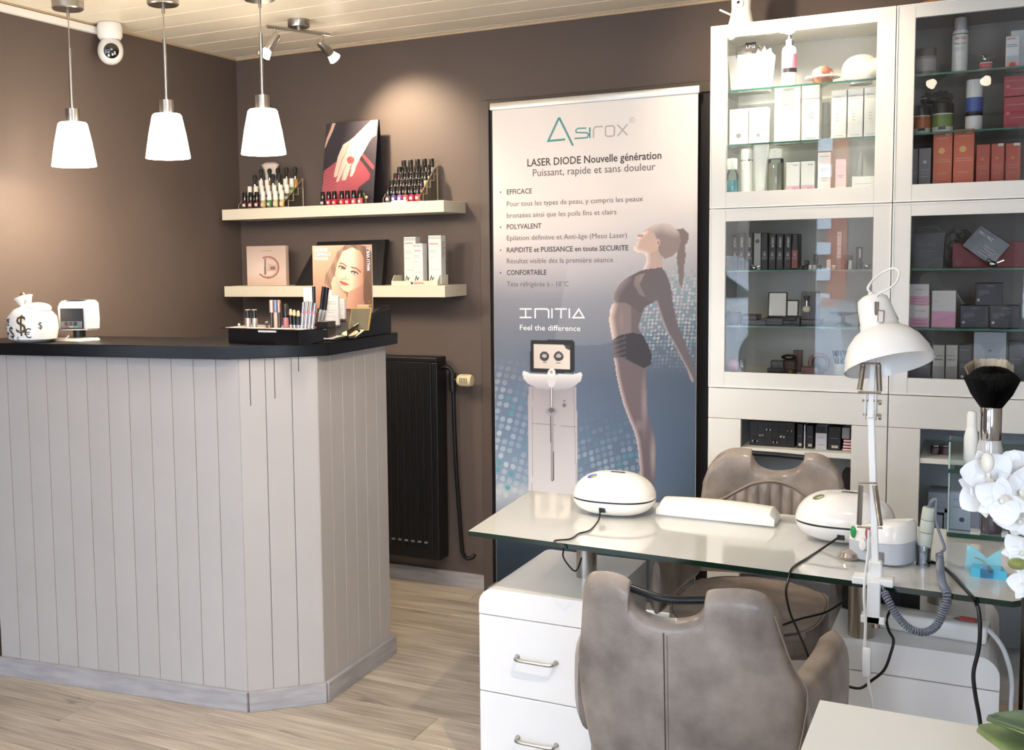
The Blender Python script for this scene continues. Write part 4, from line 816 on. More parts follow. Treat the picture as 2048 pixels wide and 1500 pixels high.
t = carton(1959, 1985, 124, SU1, 0.12, 0.035, (226, 214, 212), 'low white box with red print carrying a silver bird', name='small_box', band=(0.1, 0.9, (196, 70, 84)), lines=(((0.1, 0.9, 0.4), (0.2, 0.8, 0.65)), (235, 225, 225)))
bird(pxX(1971, 120, 0.138), 0.138, pxZ(1971, 124, 0.12) + 0.0006, 0.021, 'silver bird figurine perched on a low red and white box', 0.5)
t = carton(2012, 2040, 72, SU1, 0.11, 0.03, (232, 232, 234), 'white foot-care carton with picture of a foot, upper right', name='foot_care_box', lines=(((0.1, 0.8, 0.74), (0.1, 0.9, 0.69)), (60, 80, 130)))
p = onY(2014, 80, 0.11); letters('GEHWOL', redink, t, (p[0], 0.11, p[2]), height=0.006, width=0.026, bold=0.02)
P_ = onY(2013, 131, 0.11); printed('foot_picture', (P_[0], 0.11, SU1 + 0.001), (1, 0, 0), (0, 0, 1), 0.034, 0.045, 0.0015, lambda u, v, px, py: blend(blend(ramp(v, [(0, (236, 150, 120)), (0.5, (230, 190, 180)), (1, (170, 206, 226))]), ell(u, v, 0.5, 0.35, 0.35, 0.25, 0.4), (196, 70, 66)), ell(u, v, 0.3, 0.1, 0.2, 0.16, 0.3), (60, 50, 54)), t)
carton(2022, 2060, 60, SU1, 0.16, 0.03, (220, 222, 226), 'second pale foot-care carton standing behind the first', name='foot_care_box')
for xc, w_, yt, rgb, lb in ((1845, 34, 212, (190, 110, 72), 'orange-banded jar with black lid on the second shelf'), (1886, 43, 207, (122, 140, 72), 'green-banded jar with black lid on the second shelf')):
    t = bottle(xc, w_, yt, SU2, 0.12, None, [('jar', mat('white_jar', (226, 222, 214), 0.35), [(0, 0), (0.9, 0), (1, 0.08), (1, 0.66), (0.97, 0.68)]), ('label', mat('jar_band_%d' % rgb[0], rgb, 0.4), [(1.015, 0.22), (1.015, 0.62)]), ('lid', bk, [(0, 0.66), (1.03, 0.66), (1.03, 0.92), (0.95, 1.0), (0, 1.0)])], lb, 'jar', 'scrub_jar')
    p = onY(xc - 6, yt + 28, 0.075); b = BM(); box(b, -0.011, 0.011, -0.003, 0.0, 0, 0.009); o = obj('brand_plate', b, mat('black_label', (30, 30, 32), 0.4), t, local=True); r_ = (pxX(xc + w_ / 2, yt, 0.12) - pxX(xc - w_ / 2, yt, 0.12)) / 2; o.location = (0, -r_ - 0.0012, 0.013)
t = thing('crumpled_bag', 'crumpled black plastic wrap lying on the two scrub jars', 'wrapping', (pxX(1872, 200, 0.13), 0.13, pxZ(1886, 207, 0.12) + 0.001))
b = BM(); bmesh.ops.create_icosphere(b, subdivisions=4, radius=1.0); rr = random.Random(3)
from mathutils import noise as _nz
for v in b.verts:
    k = 1 + 0.55 * _nz.noise(v.co * 2.2 + Vector((3, 1, 7))) + 0.2 * _nz.noise(v.co * 5); v.co = Vector((v.co.x * 0.045 * k, v.co.y * 0.03 * k, max(0.0, 0.016 + v.co.z * 0.022 * k)))
obj('wrap', b, mat('black_film', (34, 32, 34), 0.18, coat=0.6), t, local=True)
t = bottle(1950, 35, 160, SU2, 0.13, None, [('flask', mat('white_can', (232, 232, 230), 0.3), [(0, 0), (0.96, 0), (1, 0.02), (1, 0.66)]), ('blue_band', mat('blue_band', (62, 92, 166), 0.4), [(1.012, 0.38), (1.012, 0.66), (1.0, 0.66)]), ('brand_strip', mat('black_label', (30, 30, 32), 0.4), [(1.02, 0.31), (1.02, 0.39)]), ('cap', mat('white_can', (232, 232, 230), 0.3), [(0.97, 0.66), (0.97, 0.98), (0.9, 1.0), (0, 1.0)])], 'white cylindrical bottle with royal blue band on second right shelf')
cr_ = (168, 36, 54)
zmid = pxZ(2020, 193, YI)
carton(2008, 2062, 193, SU2, YI, 0.05, cr_, 'crimson box, lower of the stacked crimson pair at the right edge', badge=(0.16, 0.5, 0.08, (206, 110, 120)), lines=(((0.1, 0.95, 0.75), (0.3, 0.95, 0.35)), (222, 150, 158)))
carton(2008, 2062, 151, zmid + 0.0005, YI, 0.05, cr_, 'crimson box, upper of the stacked crimson pair at the right edge', badge=(0.16, 0.5, 0.08, (206, 110, 120)), lines=(((0.1, 0.95, 0.75), (0.3, 0.95, 0.35)), (222, 150, 158)))
gy = (128, 124, 124); org = (222, 112, 78)
carton(1822, 1837, 298, SU3, YI, 0.04, gy, 'narrow slate grey carton at the left end of the orange row', lines=(((0.2, 0.8, 0.4),), (180, 178, 178)))
carton(1838, 1863, 296, SU3, YI, 0.04, gy, 'slate grey carton with white ring emblem beside the orange boxes', badge=(0.5, 0.66, 0.16, (206, 204, 204)), lines=(((0.1, 0.9, 0.46), (0.2, 0.8, 0.38), (0.2, 0.8, 0.3)), (190, 188, 188)))
for k, (a, c, y) in enumerate(((1867, 1906, 263), (1908, 1950, 258))):
    carton(a, c, y, SU3, YI, 0.05, org, 'tall orange carton with gold disc, %s of the tall pair' % ('left', 'right')[k], badge=(0.45, 0.66, 0.17, (236, 190, 110)), sticker=(0.62, 0.86, 0.93, 0.985, (238, 234, 226)), lines=(((0.15, 0.85, 0.5), (0.1, 0.9, 0.46), (0.25, 0.75, 0.26), (0.3, 0.65, 0.08), (0.2, 0.8, 0.88)), (246, 206, 170)))
for k, (a, c, y) in enumerate(((1953, 1981, 289), (1983, 2010, 287), (2012, 2043, 286))):
    carton(a, c, y, SU3, YI, 0.04, (190, 84, 62), 'short orange carton in the bottom row, %s of three' % ('left', 'middle', 'right')[k], badge=(0.45, 0.66, 0.12, (220, 150, 96)), sticker=(0.5, 0.9, 0.94, 1.0, (238, 234, 226)) if k else None, lines=(((0.15, 0.85, 0.48), (0.2, 0.8, 0.42), (0.2, 0.7, 0.3), (0.25, 0.7, 0.08)), (226, 160, 130)))
# middle left cabinet, top shelf: upright black boxes
xs = [(1464, 1476), (1477, 1490), (1491, 1506), (1508, 1522), (1523, 1536), (1538, 1552), (1553, 1567), (1569, 1583), (1584, 1596)]
ordn = ('first', 'second', 'third', 'fourth', 'fifth', 'sixth', 'seventh', 'eighth', 'ninth')
for k, (a, c) in enumerate(xs):
    sil = k == 3; red = k == 8
    rgb = (150, 150, 150) if sil else (17, 17, 21)
    t = carton(a, c, 466 if k < 5 else 468, SM1, YI, 0.09, rgb, '%s slim %s box from the left in the upright black row' % (ordn[k], 'silver' if sil else 'black-and-brick' if red else 'black'), name='palette_box', band=(0.05, 0.55, (130, 66, 62)) if red else None, lines=(((0.15, 0.85, 0.34), (0.15, 0.85, 0.3), (0.2, 0.8, 0.48)), (150, 150, 156)), badge=(0.5, 0.78, 0.3, (60, 60, 62)) if sil else (0.5, 0.42, 0.22, (140, 140, 146)))
    if k in (0, 1, 2, 5, 6, 7):
        pp = onY(c - 4, 492, YI); letters('ARTDECO', printwhite, t, (pp[0] - 0.001, YI, pp[2] - 0.005), height=0.007, width=0.036, right=(0, 0, 1), up=(-1, 0, 0), bold=0.01)
bird(pxX(1508, 538, 0.065), 0.065, SM1, 0.0155, 'silver bird figurine before the upright black boxes', 0.3)
rr = random.Random(11)
for i, (a, c, yt, zl) in enumerate(((1598, 1606, 531, 0), (1607, 1616, 531, 0), (1617, 1624, 530, 0), (1625, 1632, 530, 0), (1634, 1641, 530, 0))):
    t = carton(a, c, yt, SM1, 0.09, 0.03, (206, 204, 202) if i in (2, 3) else (46, 44, 48), 'tiny %s carton on the middle shelf, number %s from the black row' % ('white' if i in (2, 3) else 'black', ordn[i]), name='lipstick_box', lines=(((0.2, 0.8, 0.5), (0.2, 0.8, 0.3)), (120, 118, 120)))
carton(1608, 1617, 521, pxZ(1612, 531, 0.09) + 0.001, 0.09, 0.03, (52, 50, 54), 'tiny black carton stacked on others, left of the upright one', name='lipstick_box', lines=(((0.2, 0.8, 0.5),), (180, 178, 180)))
carton(1627, 1634, 508, SM1, 0.13, 0.03, (40, 38, 42), 'thin upright black carton with white dashes among tiny boxes', name='lipstick_box', lines=(((0.2, 0.8, 0.2), (0.2, 0.8, 0.4), (0.2, 0.8, 0.6), (0.2, 0.8, 0.8)), (200, 200, 200)))
carton(1653, 1662, 519, SM1, 0.08, 0.03, (222, 220, 216), 'upright small white carton with script print', name='lipstick_box', lines=(((0.2, 0.8, 0.7), (0.2, 0.6, 0.5), (0.3, 0.8, 0.3)), (120, 116, 116)))
carton(1663, 1672, 530, SM1, 0.08, 0.03, (216, 214, 212), 'low white carton with black stripe', name='lipstick_box', lines=(((0.0, 1.0, 0.5), (0, 1, 0.4)), (60, 58, 60)))
carton(1674, 1684, 463, SM1, 0.09, 0.02, (196, 194, 198), 'tall thin silver-white carton, tallest right of the brick reflection', name='mascara_box', band=(0.0, 0.3, (130, 134, 146)), lines=(((0.2, 0.8, 0.9), (0.25, 0.75, 0.6), (0.2, 0.8, 0.36)), (90, 90, 94)))
for a, c, yt, zz, nm in ((1688, 1695, 530, SM1, 'bottom left'), (1696, 1704, 530, SM1, 'bottom right'), (1689, 1696, 521, None, 'middle left'), (1697, 1704, 521, None, 'middle right')):
    carton(a, c, yt, zz if zz else pxZ(1696, 530, 0.09) + 0.0006, 0.09, 0.03, (206, 204, 202) if 'right' in nm else (48, 46, 50), 'tiny carton in the small stack before black case, %s' % nm, name='lipstick_box', lines=(((0.2, 0.8, 0.6), (0.2, 0.8, 0.4)), (110, 108, 110)))
carton(1688, 1704, 511, pxZ(1696, 521, 0.09) + 0.0012, 0.09, 0.03, (86, 82, 84), 'grey carton topping the small stack of tiny cartons', name='lipstick_box')
carton(1712, 1724, 494, SM1, 0.09, 0.03, (32, 31, 35), 'black upright carton with small white label, right on the shelf', name='perfume_box', sticker=(0.5, 0.85, 0.5, 0.92, (170, 168, 170)))
bird(pxX(1733, 538, 0.10), 0.10, SM1, 0.017, 'silver bird figurine at the right end beside black carton', 0.2)
# middle shelf of that cabinet
mir = mat('mirror', (186, 182, 176), 0.22, metal=0.25); blg = mat('black_case_gloss', (18, 18, 20), 0.2, coat=0.5)
def compact(x0, x1, yt, z0, Y, label, tilt=0.12):
    X0, X1 = pxX(x0, yt, Y), pxX(x1, yt, Y); zt_ = pxZ(x0, yt, Y); w = X1 - X0; h = zt_ - z0 - 0.012
    t = thing('mirror_compact', label, 'compact', ((X0 + X1) / 2, Y, z0)); R = Matrix.Translation((0, 0.0, 0.012)) @ Matrix.Rotation(-tilt, 4, 'X')
    b = BM(); box(b, -w / 2, w / 2, -0.04, 0.02, 0, 0.012, bev=0.002, seg=1); obj('case_base', b, blg, t, local=True)
    b = BM(); box(b, -w / 2, w / 2, 0.0, 0.006, 0, h, bev=0.0015, seg=1, m=R); obj('case_lid', b, blg, t, local=True)
    b = BM(); box(b, -w / 2 + 0.004, w / 2 - 0.004, -0.0008, 0.001, 0.004, h - 0.004, m=R); obj('mirror', b, mir, t, local=True)
    return t
compact(1536, 1574, 584, pxZ(1555, 640, 0.15), 0.15, 'large open black makeup compact with square mirror')
compact(1573, 1597, 600, pxZ(1585, 640, 0.12), 0.12, 'smaller open black compact with mirror overlapping the large one')
for k, (a, c, yt, Y, rgb) in enumerate(((1525, 1566, 637, 0.08, (40, 40, 44)), (1563, 1600, 634, 0.10, (30, 30, 34)), (1601, 1641, 640, 0.10, (44, 42, 46)), (1480, 1514, 630, 0.10, (62, 48, 50)), (1490, 1532, 640, 0.07, (70, 68, 72)))):
    t = carton(a, c, yt, SM2, Y, 0.09, rgb, ('flat black palette stack below the open compacts', 'dark palette case right of the stack below compacts', 'flat dark case under the boxed brush', 'brown palette stack beside the potted grass', 'low grey palette lying before the brown stack')[k], name='makeup_palette', cat='palette', rough=0.25, lines=(((0.05, 0.95, 0.3), (0.05, 0.95, 0.7)), (130, 128, 130)))
t = carton(1603, 1640, 583, pxZ(1620, 640, 0.10) + 0.0005, 0.13, 0.012, (74, 72, 78), 'boxed display card holding a brush with cream handle', name='brush_box')
p = onY(1614, 600, 0.13); q = onY(1614, 618, 0.13)
b = BM(); ellipsoid(b, (q[0], 0.121, q[2]), (0.014, 0.009, 0.012), 18, 10); obj('cream_handle', b, mat('cream_handle', (214, 206, 178), 0.35), t, sm=True)
b = BM(); cyl(b, (q[0], 0.121, q[2] + 0.008), (q[0], 0.121, q[2] + 0.03), 0.006, 12); cyl(b, (q[0], 0.121, q[2] + 0.03), (q[0], 0.121, q[2] + 0.048), 0.007, 12, r2=0.013); obj('brush_ferrule', b, silver, t, sm=True)
t = thing('potted_grass', 'small brown pot of spiky grass at the left end of shelf', 'plant', (pxX(1468, 640, 0.09), 0.09, SM2))
b = BM(); lathe(b, [(0, 0), (0.014, 0), (0.026, 0.012), (0.03, 0.035), (0.024, 0.048), (0, 0.046)], seg=18, cap=False); obj('pot', b, mat('brown_basket', (98, 66, 56), 0.8, noise=0.3, nscale=90), t, sm=True, local=True)
b = BM(); rr = random.Random(5)
for k in range(46):
    a = rr.uniform(0, 2 * PI); l = rr.uniform(0.03, 0.05); s = rr.uniform(0.2, 1.0); d = Vector((math.cos(a) * s, math.sin(a) * s * 0.6, 1.1)).normalized(); p = Vector((math.cos(a) * 0.012, math.sin(a) * 0.012, 0.045)); sd = d.cross(Vector((0, 1, 0))).normalized() * 0.0011
    b.faces.new([b.verts.new(p - sd), b.verts.new(p + sd), b.verts.new(p + d * l + Vector((math.cos(a) * 0.008 * s, 0, -0.004)))])
obj('grass_blades', b, mat('dusty_grass', (150, 152, 120), 0.6), t, local=True)['kind'] = 'stuff'
t = thing('perfume_stand', 'dark curved display stand at the right of the middle shelf', 'stand', (pxX(1686, 640, 0.14), 0.14, SM2))
b = BM(); lathe(b, [(0, 0), (0.03, 0), (0.028, 0.006), (0.006, 0.012), (0.006, 0.032), (0.04, 0.04), (0.05, 0.046), (0, 0.048)], seg=24, cap=False); obj('stand', b, mat('dark_pewter', (92, 92, 92), 0.25, metal=0.8), t, sm=True, local=True)
# bottom of that cabinet
t = thing('pink_heart_box', 'clear pink rounded box at the left end, bottom of cabinet', 'box', (pxX(1467, 742, 0.10), 0.10, SM3))
b = BM(); ellipsoid(b, (0, 0, 0.024), (0.021, 0.016, 0.024), 22, 12, pw=0.6); obj('body', b, mat('pink_acrylic', (206, 150, 164), 0.1, coat=0.8), t, sm=True, local=True)
b = BM(); box(b, 0.022, 0.040, -0.012, 0.012, 0, 0.05, bev=0.003); obj('clear_half', b, pane_mat('clear_acrylic', (0.95, 0.96, 0.96), refl=1.4), t, local=True)
for k, (a, c, yt, Y) in enumerate(((1534, 1566, 737, 0.07), (1541, 1567, 722, 0.10))):
    carton(a, c, yt, SM3, Y, 0.05, (34, 34, 36), ('thin black palette lying at the front of the bottom', 'square black palette with white label at the bottom')[k], name='makeup_palette', cat='palette', rough=0.25, sticker=(0.4, 0.95, 0.1, 0.4, (176, 176, 176)) if k else None)
carton(1566, 1590, 722, SM3, 0.13, 0.06, (58, 40, 38), 'dark brown wooden box carrying the oval black case', name='wooden_box')
t = thing('oval_case', 'oval black case lying on the dark brown box', 'case', (pxX(1578, 722, 0.15), 0.15, pxZ(1578, 722, 0.13) + 0.001))
b = BM(); ellipsoid(b, (0, 0, 0.011), (0.028, 0.02, 0.011), 24, 8); obj('case', b, blg, t, sm=True, local=True)
carton(1586, 1604, 701, SM3, 0.18, 0.03, (92, 66, 62), 'upright maroon box behind the oval case', name='wooden_box')
t = thing('kabuki_brush', 'short golden-ferruled brush lying before the brown box', 'brush', (pxX(1578, 738, 0.085), 0.085, SM3))
cp = mat('copper_metal', (214, 140, 70), 0.25, metal=0.9)
b = BM(); cyl(b, (-0.03, 0, 0.012), (0, 0, 0.010), 0.003, 10); obj('handle', b, blg, t, sm=True, local=True)
b = BM(); cyl(b, (0, 0, 0.010), (0.012, 0, 0.010), 0.006, 12, r2=0.009); obj('ferrule', b, cp, t, sm=True, local=True)
b = BM(); cyl(b, (0.012, 0, 0.010), (0.026, 0, 0.010), 0.0085, 12, r2=0.0095); obj('bristles', b, mat('dark_bristle', (40, 30, 28), 0.9), t, local=True)
brw = mat('reddish_wood', (112, 66, 52), 0.3, coat=0.3)
t = thing('round_mirror', 'round magnifying mirror in a reddish wooden ring', 'mirror', (pxX(1638, 738, 0.11), 0.11, SM3)); Zr = 0.042
b = BM(); rg_ = [(0.030 + 0.007 * math.cos(a), 0.007 * math.sin(a)) for a in np.linspace(0, 2 * PI, 13)[:-1]]
lathe(b, rg_ + [rg_[0]], m=Matrix.Translation((0, 0, Zr)) @ Matrix.Rotation(PI / 2, 4, 'X'), seg=32, cap=False); obj('wooden_ring', b, brw, t, sm=True, local=True)
b = BM(); lathe(b, [(0, 0.001), (0.03, 0.0), (0.03, -0.002), (0, -0.002)], m=Matrix.Translation((0, 0, Zr)) @ Matrix.Rotation(PI / 2, 4, 'X'), seg=28, cap=False); obj('mirror', b, mat('dark_mirror', (60, 58, 56), 0.1, metal=0.6), t, local=True)
b = BM(); box(b, -0.012, 0.012, -0.012, 0.02, 0, 0.008); obj('stand', b, brw, t, local=True)
carton(1602, 1636, 735, SM3, 0.07, 0.05, (104, 62, 54), 'flat reddish wooden tray lying below the round mirror', name='wooden_tray', cat='tray')
t = thing('brush_cup', 'cream cup full of black makeup brushes, bottom right of cabinet', 'cup', (pxX(1681, 745, 0.09), 0.09, SM3))
b = BM(); lathe(b, [(0, 0), (0.021, 0), (0.0235, 0.045), (0.0215, 0.045), (0.019, 0.004), (0, 0.004)], seg=24, cap=False); obj('cup', b, mat('cream_cup', (206, 204, 184), 0.4), t, sm=True, local=True)
rr = random.Random(2); bl2 = mat('black_handle', (36, 34, 40), 0.35)
brush0 = None
for k in range(9):
    a = 2 * PI * k / 9; bx_, by_ = 0.011 * math.cos(a), 0.008 * math.sin(a); zz0 = SM3 + 0.0045
    if brush0 is None:
        brush0 = thing('makeup_brush', '', 'brush', (0, 0, 0), 'black brushes in the cream cup')
        b = BM(); cyl(b, (0, 0, 0), (0, 0, 0.055), 0.0022, 8); obj('handle', b, bl2, brush0, local=True)
        b = BM(); cyl(b, (0, 0, 0.055), (0, 0, 0.068), 0.003, 8); obj('ferrule', b, silver, brush0, local=True)
        b = BM(); cyl(b, (0, 0, 0.068), (0, 0, 0.086), 0.004, 8, r2=0.0055); obj('bristles', b, mat('brush_hair', (70, 52, 56), 0.9), brush0, local=True)
        r = brush0
    else: r = dup(brush0, (0, 0, 0))
    r.location = (t.location.x + bx_, 0.09 + by_, zz0); r.rotation_euler = (-0.12 * math.sin(a), 0.16 * math.cos(a), 0)
    r['label'] = 'black makeup brush standing in the cream cup'; r['group'] = 'black brushes in the cream cup'
# middle right cabinet
t, X0, X1, z1 = paper_bag(1824, 1890, 466, SM1, 0.10, 0.08, mat('black_bag_paper', (52, 50, 52), 0.35, noise=0.15, nscale=30), 'black paper carrier bag with grey lettering, middle right cabinet', flare=0.004)
p = onY(1834, 492, 0.10); letters('MALU WILZ', mat('ghost_ink', (110, 108, 110), 0.4), t, (p[0], 0.10, p[2]), height=0.010, width=0.056, bold=0.0, lift=0.003)
b = BM()
for k in range(3): stroke(b, [(0, 0), (0.05 - 0.012 * k, 0)], 0.0012, (p[0] + 0.006, 0.0975, p[2] - 0.018 - 0.008 * k))
obj('fine_print', b, mat('ghost_ink', (110, 108, 110), 0.4), t)
b = BM(); tube(b, smooth_path([(X0 + 0.015, 0.1, z1), (X0 + 0.025, 0.1, z1 + 0.018), (X1 - 0.025, 0.1, z1 + 0.018), (X1 - 0.015, 0.1, z1)], 5), 0.0015, 6); obj('handle', b, mat('grey_cord', (120, 120, 118), 0.6), t)
t = carton(1905, 2060, 484, SM1, 0.22, 0.06, (142, 22, 34), 'long crimson case lying behind the silver bird', name='crimson_case', badge=(0.08, 0.2, 0.05, (150, 60, 76)))
t = thing('black_sachet', 'dark glossy square sachet standing tilted on its corner', 'sachet', (pxX(1972, 500, 0.17), 0.17, SM1 + 0.0))
b = BM(); box(b, -0.058, 0.058, -0.005, 0.005, -0.045, 0.045, bev=0.002, seg=1, m=Matrix.Translation((0, 0.0, 0.074)) @ Matrix.Rotation(0.66, 4, 'Y') @ Matrix.Rotation(-0.1, 4, 'X')); obj('sachet', b, mat('dark_foil', (62, 60, 62), 0.25, metal=0.4, noise=0.35, nscale=28), t, local=True)
R_ = Vector((math.cos(0.66), 0, -math.sin(0.66))); U_ = Vector((math.sin(0.66), 0, math.cos(0.66)))
letters('MALU WILZ', printwhite, t, Vector((t.location.x, 0.163, t.location.z + 0.074)) - R_ * 0.045 + U_ * 0.02, height=0.010, width=0.05, right=R_, up=U_, lift=0.002)
b = BM(); c0 = Vector((t.location.x, 0.161, t.location.z + 0.074))
for k in range(4): stroke(b, [(-0.005, -0.002 - 0.009 * k), (0.045 - 0.006 * k, -0.002 - 0.009 * k)], 0.0013, c0, right=R_, up=U_)
obj('fine_print', b, printwhite, t)
t = thing('clear_wrap', 'crumpled clear plastic wrap behind the crimson case', 'wrapping', (pxX(1916, 470, 0.33), 0.33, pxZ(1916, 484, 0.22) - 0.02)); t.location.z = SM1
b = BM(); bmesh.ops.create_icosphere(b, subdivisions=4, radius=1.0)
for v in b.verts: k = 1 + 0.5 * _nz.noise(v.co * 2.6 + Vector((1, 5, 2))); v.co = Vector((v.co.x * 0.05 * k, v.co.y * 0.025 * k, max(0, 0.062 + v.co.z * 0.062 * k)))
obj('wrap', b, mat('pale_wrap', (140, 134, 134), 0.12, coat=0.8), t, local=True)
bird(pxX(1984, 536, 0.10), 0.10, SM1, 0.023, 'silver bird figurine with long tail before the crimson case', 0.1)
pw_, pk2 = (206, 198, 196), (206, 148, 174)
carton(1818, 1859, 610, SM2, YI, 0.06, pw_, 'white carton with pink band, lower of the stacked pink pair', band=(0.0, 0.42, pk2), lines=(((0.3, 0.8, 0.72), (0.2, 0.75, 0.3), (0.15, 0.8, 0.15)), (150, 110, 130)))
carton(1818, 1859, 568, pxZ(1838, 610, YI) + 0.0005, YI, 0.06, pw_, 'white carton with pink band, upper of the stacked pink pair', band=(0.0, 0.42, pk2), lines=(((0.3, 0.8, 0.72), (0.2, 0.75, 0.3), (0.15, 0.8, 0.15)), (150, 110, 130)))
carton(1864, 1913, 581, SM2, YI, 0.06, pw_, 'larger white carton with pink lower half beside the stacked pair', band=(0.0, 0.44, pk2), lines=(((0.1, 0.3, 0.7), (0.25, 0.75, 0.3), (0.3, 0.7, 0.22)), (170, 140, 150)))
nv = (36, 36, 50)
for a, c, yt, zz, lb in ((1921, 1978, 611, SM2, 'navy carton with silver dot, lower left of the navy trio'), (1980, 2040, 611, SM2, 'navy carton with silver dot, lower right of the navy trio'), (1951, 2007, 566, None, 'navy carton with silver dot, topmost of the navy trio')):
    carton(a, c, yt, zz or pxZ(1980, 611, YI) + 0.0006, YI, 0.06, nv, lb, badge=(0.12, 0.24, 0.055, (200, 200, 204)), lines=(((0.12, 0.5, 0.62), (0.12, 0.5, 0.54), (0.12, 0.3, 0.46), (0.4, 0.7, 0.86)), (150, 150, 164)))
dg_ = (92, 90, 94)
carton(1818, 1862, 726, SM3, YI, 0.06, dg_, 'wide graphite carton, lower of the graphite pair', lines=(((0.3, 0.9, 0.8), (0.3, 0.8, 0.7)), (140, 138, 142)))
carton(1835, 1862, 683, pxZ(1845, 726, YI) + 0.0006, YI, 0.05, (104, 102, 106), 'graphite carton standing on the wide graphite one')
for k, (a, c) in enumerate(((1866, 1890), (1892, 1916))):
    carton(a, c, 690, SM3, YI, 0.05, (176, 172, 164), 'tall stone-coloured carton, %s of the stone pair' % ('left', 'right')[k], band=(0.0, 0.38, (142, 140, 136)), lines=(((0.15, 0.85, 0.68), (0.15, 0.85, 0.58), (0.15, 0.85, 0.56)), (90, 86, 84)))
carton(1918, 1944, 690, SM3, YI, 0.05, (38, 38, 46), 'tall black carton with fine print beside the stone pair', badge=(0.3, 0.1, 0.12, (190, 190, 196)), lines=(((0.1, 0.8, 0.85), (0.1, 0.9, 0.45), (0.1, 0.8, 0.4), (0.1, 0.7, 0.35)), (140, 140, 150)))
carton(1947, 2008, 729, SM3, YI, 0.06, (44, 42, 52), 'black carton carrying the silver square pouch')
t = carton(1948, 2014, 664, pxZ(1978, 729, YI) + 0.0008, YI + 0.01, 0.02, (168, 172, 182), 'silver-blue square pouch standing on a black carton', name='silver_pouch', rough=0.22, badge=(0.5, 0.42, 0.06, (120, 124, 134)), lines=(((0.3, 0.7, 0.62), (0.35, 0.65, 0.54)), (130, 134, 144)))
carton(2018, 2050, 683, SM3, YI, 0.05, (40, 40, 48), 'black carton with fine print at the right frame edge', lines=(((0.1, 0.8, 0.55), (0.1, 0.8, 0.5), (0.1, 0.7, 0.45)), (140, 140, 150)))
# base cabinets
ZB1 = 0.797; YN = 0.06
def stack_row(a, c, y0, rows, label, st=True):
    pass
t = carton(1499, 1590, 843, ZB1, YN, 0.16, (30, 29, 31), 'wide black drawer box of lipsticks with white price stickers', name='lipstick_tray', cat='box')
b = BM(); rr = random.Random(9)
X0, X1 = pxX(1501, 860, YN), pxX(1588, 860, YN)
sts = []
for k in range(13):
    cxx = X0 + (X1 - X0) * ((k * 0.161 + 0.06) % 0.94 + 0.02); cz = ZB1 + 0.016 + 0.022 * (k % 3); a = rr.uniform(-0.5, 0.5) if k % 3 == 1 else 0
    st_ = BM(); m_ = Matrix.Translation((cxx, YN - 0.0008, cz)) @ Matrix.Rotation(a, 4, 'Y'); quad(st_, *[m_ @ Vector(q) for q in ((-0.006, 0, -0.003), (0.006, 0, -0.003), (0.006, 0, 0.003), (-0.006, 0, 0.003))]); obj('price_sticker', st_, mat('sticker_%d' % (k % 2), ((206, 204, 200), (168, 150, 140))[k % 2], 0.5), t)
b = BM(); 
for k in range(1, 6): xx = X0 + (X1 - X0) * k / 6; box(b, xx - 0.0006, xx + 0.0006, YN - 0.0014, YN - 0.0004, ZB1 + 0.002, ZB1 + 0.08)
for k in (1, 2): box(b, X0, X1, YN - 0.0014, YN - 0.0004, ZB1 + 0.027 * k, ZB1 + 0.027 * k + 0.001)
obj('dividers', b, mat('divider_black', (8, 8, 9), 0.4), t)
for k, (a, c, rgb, lb) in enumerate(((1594, 1606, (34, 34, 38), 'slim black folder right of the lipstick box'), (1608, 1611, (196, 196, 200), 'thin white divider card in the base cabinet'), (1613, 1627, (36, 36, 40), 'black folder between two white cards'), (1631, 1654, (190, 190, 196), 'white box with black top in the base cabinet'), (1656, 1682, (34, 32, 34), 'black box with gold stickers in base cabinet'))):
    t = carton(a, c, 848 + k * 1.4, ZB1, YN, 0.15, rgb, lb, name='storage_box', band=(0.7, 1.0, (24, 24, 26)) if k == 3 else None, sticker=(0.3, 0.8, 0.1, 0.22, (190, 180, 160)) if k in (0, 2, 4) else None, lines=(((0.2, 0.8, 0.5), (0.2, 0.8, 0.2)), (120, 120, 124)))
for k in range(4):
    zz = ZB1 + 0.0005 + 0.0105 * k; X0 = pxX(1683, 890, YN); t = thing('colour_chart', 'red and white folded card, %s of four in the small pile' % ('bottom', 'second', 'third', 'top')[k], 'card', (X0 + 0.02, YN + 0.04, zz))
    b = BM(); box(b, -0.017 + 0.001 * k, 0.017, -0.04, 0.04, 0, 0.0095, bev=0.001, seg=1); obj('card', b, mat('card_red', (150, 50, 66), 0.5), t, local=True)
    b = BM(); box(b, -0.016 + 0.001 * k, 0.0165, -0.0408, -0.0395, 0.002, 0.0075); obj('white_edge', b, mat('card_white_edge', (226, 214, 214), 0.5), t, local=True)
carton(1684, 1700, 856, ZB1 + 0.0435, YN, 0.05, (150, 146, 150), 'small grey box standing on the red and white cards')
jm = pane_mat('jar_glass', (0.85, 0.86, 0.87), refl=2.0)
for k, (xc, lb) in enumerate(((1871, 'squat glass jar of pink pads, left of the pair'), (1893, 'squat glass jar of pink pads, right of the pair'))):
    bottle(xc, 21, 889, 0.80, 0.10, None, [('jar', jm, [(0, 0), (0.9, 0), (1, 0.06), (1, 0.75), (0.85, 0.82)]), ('pads', mat('pink_pads', (150, 122, 130), 0.7), [(0, 0.04), (0.9, 0.04), (0.9, 0.7), (0, 0.7)]), ('lid', silver, [(0, 0.82), (0.95, 0.82), (0.95, 0.98), (0, 1.0)])], lb, 'jar', 'pad_jar')
